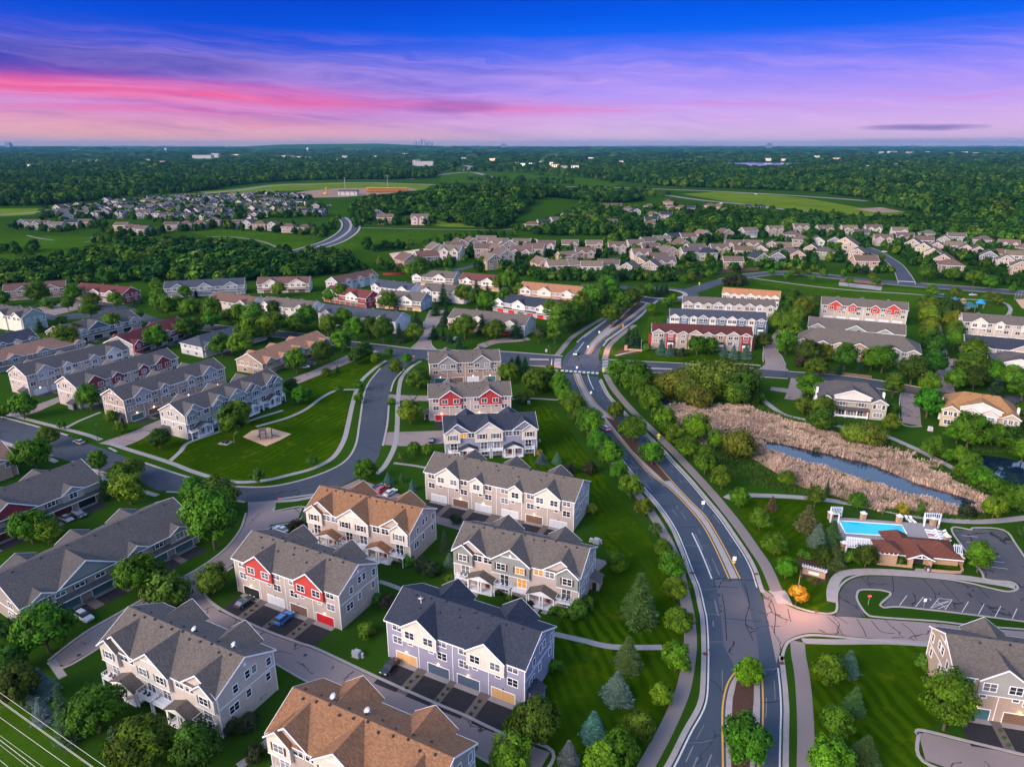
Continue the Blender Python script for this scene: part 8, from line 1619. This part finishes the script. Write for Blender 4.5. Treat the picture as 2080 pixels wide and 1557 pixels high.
box_thing('utility_box', 'grey transformer box on the grass between the red and purple rows', 'utility box', 725, 1331, (1.5, 1.3, 1.2), 'steel', UB); box_thing('utility_box', 'small pale utility post right of the transformer box', 'utility box', 737, 1334, (.35, .35, 1.1), 'bldg_white', UB); box_thing('utility_box', 'small pale utility post left of the transformer box', 'utility box', 717, 1326, (.4, .4, .8), 'steel', UB)
box_thing('utility_box', 'grey transformer box on the avenue lawn behind the sage row', 'utility box', 1212, 1102, (1.6, 1.3, 1.3), 'steel', UB); box_thing('utility_box', 'pale green utility box left of the avenue lawn transformer', 'utility box', 1201, 1099, (.9, .8, .9), 'bldg_white', UB); box_thing('utility_box', 'small white utility post right of the avenue lawn transformer', 'utility box', 1221, 1103, (.4, .4, 1.1), 'bldg_white', UB)
box_thing('utility_box', 'pale utility box by the path near the round bush', 'utility box', 1074, 819, (1.0, .9, 1.1), 'bldg_white', UB); box_thing('utility_box', 'pale grey box on the slope beside the orange roofed house', 'utility box', 1889, 874, (1.6, 1.2, 1.5), 'bldg_white', UB); box_thing('utility_box', 'pair of pale utility posts by the blue grey row', 'utility box', 1096, 897, (.5, .5, 1.0), 'bldg_white', UB); box_thing('utility_box', 'white utility box at the upper left corner of the crossing', 'utility box', 1110, 714, (.9, .8, 1.3), 'bldg_white', UB)
box_thing('litter_bin', 'dark litter bin on the pavement before the pool house', 'litter bin', 1884, 1159, (.9, .9, 1.3), 'dark_metal')
# drain grates set into the kerbs
simple('rust', (.16, .045, .03), .9)
for px, py, lb in ((1432.5, 1328, 'rusty storm drain in the left kerb at the bottom of the avenue'), (1588, 1347, 'rusty storm drain in the right kerb below the side road'), (1406, 1164, 'rusty storm drain in the left kerb beside the lane line'), (1536, 1166, 'rusty storm drain in the right kerb near the median tip'), (1658, 1242, 'rusty storm drain in the kerb of the side road'), (1351, 925, 'rusty storm drain in the right kerb by the yellow sign'), (1263, 936, 'rusty storm drain in the left kerb by the planted median')):
    x, y = at(px, py); mb = MB(); mb.box(-.5, .5, -.4, .4, .1, .19); [mb.box(-.42 + k * .2, -.34 + k * .2, -.36, .36, .19, .21) for k in range(5)]; tag(build('storm_drain', mb, 'rust', loc=(x, y, 0), rz=.2), lb, 'drain', 'storm drains')
# small shrubs in the gravel strips of the nearest rows
for hh, fr, lb in ((HP, (.268, .5, .733), 'small green shrub in the gravel between driveways of the purple row'), (HR, (.268, .5, .733), 'small green shrub in the gravel between driveways of the red gabled row'), (HC, (.172, .33), 'small green shrub in the gravel strip at the bottom right row')):
    for f in fr:
        for y in (-2.4, -4.1, -5.8):
            x_, y_ = hh.w(f * hh.L + rt.uniform(-.2, .2), y); t = thing('shrub', lb, 'shrub', (x_, y_, .02), rt.uniform(0, 6), lb.replace('small green shrub', 'shrubs')); t.scale = (.38, .38, .38); put('foliage', CR['shrub'][0], t, col=jit((.04, .10, .012)))
# power lines: long wires passing the lower left corner on their way past the houses
WZ = 24.0
for i, (a_, b_) in enumerate((((0, 1406), (215, 1557)), ((0, 1421), (190, 1557)), ((0, 1424), (186, 1557)), ((0, 1456), (142, 1557)), ((0, 1502), (72, 1557)), ((0, 1543), (17, 1557)), ((0, 1512), (58, 1557)), ((0, 1493), (88, 1557)))):
    p, q = at(a_[0], a_[1], WZ), at(b_[0], b_[1], WZ); d = (q[0] - p[0], q[1] - p[1]); mb = MB(); prev = None
    for k in range(25):
        u = -4 + 9 * k / 24; z = WZ + .0025 * ((u - .5) * math.hypot(*d)) ** 2 * .05; pt = (p[0] + d[0] * u, p[1] + d[1] * u, z)
        if prev: mb.tube(prev, pt, .028 if i not in (6, 7) else .018, None, 5)
        prev = pt
    o = build('power_line', mb, 'wire_metal'); tag(o, 'pale overhead wire, %s counted from the houses outward at bottom left' % nth((1, 2, 3, 4, 7, 8, 6, 5)[i]), 'power line', 'overhead wires')

# ------------------------------------------------------------------ light, sky, air, camera
for x, y, z in LAMPS:
    if y > 262: continue
    l = bpy.data.lights.new('garage_light', 'POINT'); l.energy = 16; l.color = (1, .6, .25); l.shadow_soft_size = .12; o = bpy.data.objects.new('garage_light', l); COL.objects.link(o); o.location = (x, y, z)
SAZ, SEL = R(232), R(24)                              # compass angle of the sun from +Y (behind, left), elevation
sd = Vector((math.sin(SAZ) * math.cos(SEL), math.cos(SAZ) * math.cos(SEL), math.sin(SEL)))
sl = bpy.data.lights.new('sun', 'SUN'); sl.energy = 3.4; sl.angle = R(38); sl.color = (1.0, .83, .68); so = bpy.data.objects.new('sun', sl); COL.objects.link(so); so.rotation_euler = (-sd).to_track_quat('-Z', 'Y').to_euler()
wd = bpy.data.worlds.new('World'); SC.world = wd; wd.use_nodes = True; nt = wd.node_tree
for n in list(nt.nodes): nt.nodes.remove(n)
N = NT(nt); g = N.n('ShaderNodeTexCoord').outputs['Generated']; sp = N.n('ShaderNodeSeparateXYZ'); N.l(g, sp.inputs[0])
az = N.math('ARCTAN2', sp.outputs[0], sp.outputs[1]); el = N.math('ARCSINE', sp.outputs[2])
u = N.math('DIVIDE', az, .63); v = N.math('DIVIDE', el, .176)
wc_ = N.n('ShaderNodeCombineXYZ'); N.l(N.math('MULTIPLY', u, 2.6), wc_.inputs[0]); N.l(N.math('MULTIPLY', v, 3.2), wc_.inputs[1]); wc_.inputs[2].default_value = 5.5
warp = N.math('SUBTRACT', N.noise(wc_.outputs[0], 1.0, 3, .5), .5)
vw = N.math('MULTIPLY_ADD', warp, .34, v)
def skynoise(su, sv, off, det=4, rough=.6, sl=.10):
    c = N.n('ShaderNodeCombineXYZ'); N.l(N.math('MULTIPLY', u, su), c.inputs[0]); N.l(N.math('MULTIPLY_ADD', u, sv * sl, N.math('MULTIPLY', vw, sv)), c.inputs[1]); c.inputs[2].default_value = off
    return N.noise(c.outputs[0], 1.0, det, rough)
n1 = skynoise(1.3, 4.0, 3.1, 5, .55); n2 = skynoise(1.1, 5.0, 11.7, 6, .6); n3 = skynoise(.8, 3.0, 23.0, 4, .55)
vl = N.math('MULTIPLY_ADD', N.math('SUBTRACT', n1, .5), .17, N.math('MULTIPLY_ADD', u, .10, N.math('ADD', v, .02))); vr = N.math('MULTIPLY_ADD', N.math('SUBTRACT', n1, .5), .10, v)
LEFT = [(0.0, lin(240, 172, 168)), (.07, lin(236, 160, 176)), (.15, lin(214, 136, 186)), (.22, lin(214, 124, 190)), (.29, lin(238, 92, 152)), (.35, lin(206, 92, 176)), (.40, lin(130, 82, 190)), (.46, lin(66, 72, 190)), (.55, lin(52, 78, 204)), (.64, lin(34, 78, 212)), (.76, lin(4, 74, 212)), (1.0, lin(0, 58, 198))]
RIGHT = [(0.0, lin(216, 172, 206)), (.05, lin(226, 186, 218)), (.14, lin(220, 180, 230)), (.27, lin(196, 160, 240)), (.41, lin(166, 144, 244)), (.54, lin(128, 128, 246)), (.66, lin(82, 112, 244)), (.76, lin(14, 98, 238)), (.85, lin(0, 90, 234)), (1.0, lin(0, 78, 222))]
cl_, cr_ = N.ramp(vl, LEFT), N.ramp(vr, RIGHT)
fm_ = N.ramp(N.math('MULTIPLY_ADD', N.math('SUBTRACT', n3, .5), .5, N.math('MULTIPLY_ADD', u, .5, .5)), [(.26, 0.0), (.60, 1.0)])
sky = N.mix(fm_, cl_, cr_)
# drifting streaks: pale, pink and violet
fine = skynoise(2.2, 13, 77.0, 6, .7, .22)
band = N.ramp(v, [(.0, .35), (.12, 1.0), (.55, 1.0), (.78, 0.0)])
pal = N.math('MULTIPLY', N.ramp(n2, [(.50, 0.0), (.75, .42)]), band); sky = N.mix(pal, sky, lin(216, 170, 236))
vio = N.math('MULTIPLY', N.ramp(skynoise(1.5, 5, 41.0, 5, .6), [(.54, 0.0), (.72, .42)]), N.math('MULTIPLY', band, N.ramp(N.math('MULTIPLY_ADD', u, .5, .5), [(.45, 1.0), (.75, .15)]))); sky = N.mix(vio, sky, lin(96, 84, 196))
pnk = N.math('MULTIPLY', N.ramp(skynoise(.9, 13, 57.0, 4, .6), [(.56, 0.0), (.68, .75)]), N.ramp(v, [(.08, 0.0), (.18, 1.0), (.30, 1.0), (.42, 0.0)])); sky = N.mix(N.math('MULTIPLY', pnk, N.ramp(N.math('MULTIPLY_ADD', u, .5, .5), [(.55, 1.0), (.95, .25)])), sky, lin(242, 100, 165))
fs = N.math('MULTIPLY', N.ramp(fine, [(.46, 0.0), (.70, .5)]), band); sky = N.mix(fs, sky, N.mix(.5, sky, lin(250, 190, 235)))
fs2 = N.math('MULTIPLY', N.ramp(skynoise(1.8, 9, 93.0, 6, .7, .26), [(.50, 0.0), (.68, .5)]), N.math('MULTIPLY', band, N.ramp(N.math('MULTIPLY_ADD', u, .5, .5), [(.40, 1.0), (.85, .2)]))); sky = N.mix(fs2, sky, N.mix(.6, sky, lin(60, 66, 190)))
def blob(u0, v0, su, sv, col, k, ns):
    a = N.math('DIVIDE', N.math('SUBTRACT', u, u0), su); b = N.math('DIVIDE', N.math('SUBTRACT', v, v0), sv); d = N.math('ADD', N.math('MULTIPLY', a, a), N.math('MULTIPLY', b, b))
    d = N.math('MULTIPLY_ADD', N.math('SUBTRACT', ns, .5), 3.2, d); return N.math('MULTIPLY', N.ramp(d, [(.3, 1.0), (1.0, 0.0)]), k), col
for q in ((.80, .115, .13, .028, lin(124, 102, 176), .8, n2), (.95, .03, .35, .02, lin(150, 120, 180), .35, n2), (-.12, .27, .12, .05, lin(150, 88, 180), .55, n2), (-.95, .52, .5, .12, lin(30, 56, 170), .45, n1)):
    f, c = blob(*q); sky = N.mix(f, sky, c)
st = N.n('ShaderNodeTexSky', sky_type='NISHITA'); st.sun_disc = False; st.sun_elevation = SEL; st.sun_rotation = SAZ; st.altitude = 100; st.dust_density = 1.5
top = N.mix(1.0, st.outputs[0], (.43, .415, .435, 1), 'MULTIPLY')
sky = N.mix(N.ramp(N.math('MULTIPLY', v, .25), [(.26, 0.0), (.55, 1.0)]), sky, top)
bg = N.n('ShaderNodeBackground'); N.l(sky, bg.inputs[0]); bg.inputs[1].default_value = 0.92
ow = N.n('ShaderNodeOutputWorld'); N.l(bg.outputs[0], ow.inputs[0])
wd.cycles.sampling_method = 'MANUAL' if False else 'AUTOMATIC'
HAZE = True
if HAZE:
    mb = MB(); mb.box(-36000, 36000, -600, 35500, -1.0, 250.0)
    m, nt = nmat('haze'); N = NT(nt); pv = N.n('ShaderNodeVolumePrincipled'); pv.inputs['Color'].default_value = (.12, .38, .60, 1); pv.inputs['Density'].default_value = 3.2e-5; pv.inputs['Anisotropy'].default_value = 0.0
    o = N.n('ShaderNodeOutputMaterial'); N.l(pv.outputs[0], o.inputs[1]); MT['haze'] = m; o = build('haze', mb, 'haze'); o['kind'] = 'stuff'; o['label'] = 'thin blue evening haze over the distant woods'; o['category'] = 'haze'
cam = bpy.data.cameras.new('camera'); co = bpy.data.objects.new('camera', cam); COL.objects.link(co); co.location = (0, 0, CAMH); co.rotation_euler = (R(90) - PITCH, 0, 0)
cam.sensor_fit = 'HORIZONTAL'; cam.sensor_width = 36.0; cam.lens = 36.0 * F / 2080.0; cam.clip_start = .5; cam.clip_end = 120000.0; SC.camera = co
SC.view_settings.view_transform = 'Standard'; SC.view_settings.look = 'None'; SC.view_settings.gamma = 1.0; SC.view_settings.exposure = 0.22
SC.render.engine = 'CYCLES'; cy = SC.cycles; cy.max_bounces = 6; cy.diffuse_bounces = 3; cy.glossy_bounces = 2; cy.transmission_bounces = 2; cy.volume_bounces = 0; cy.transparent_max_bounces = 4; cy.use_denoising = True; cy.sample_clamp_indirect = 4.0; cy.use_adaptive_sampling = True; cy.adaptive_threshold = .02
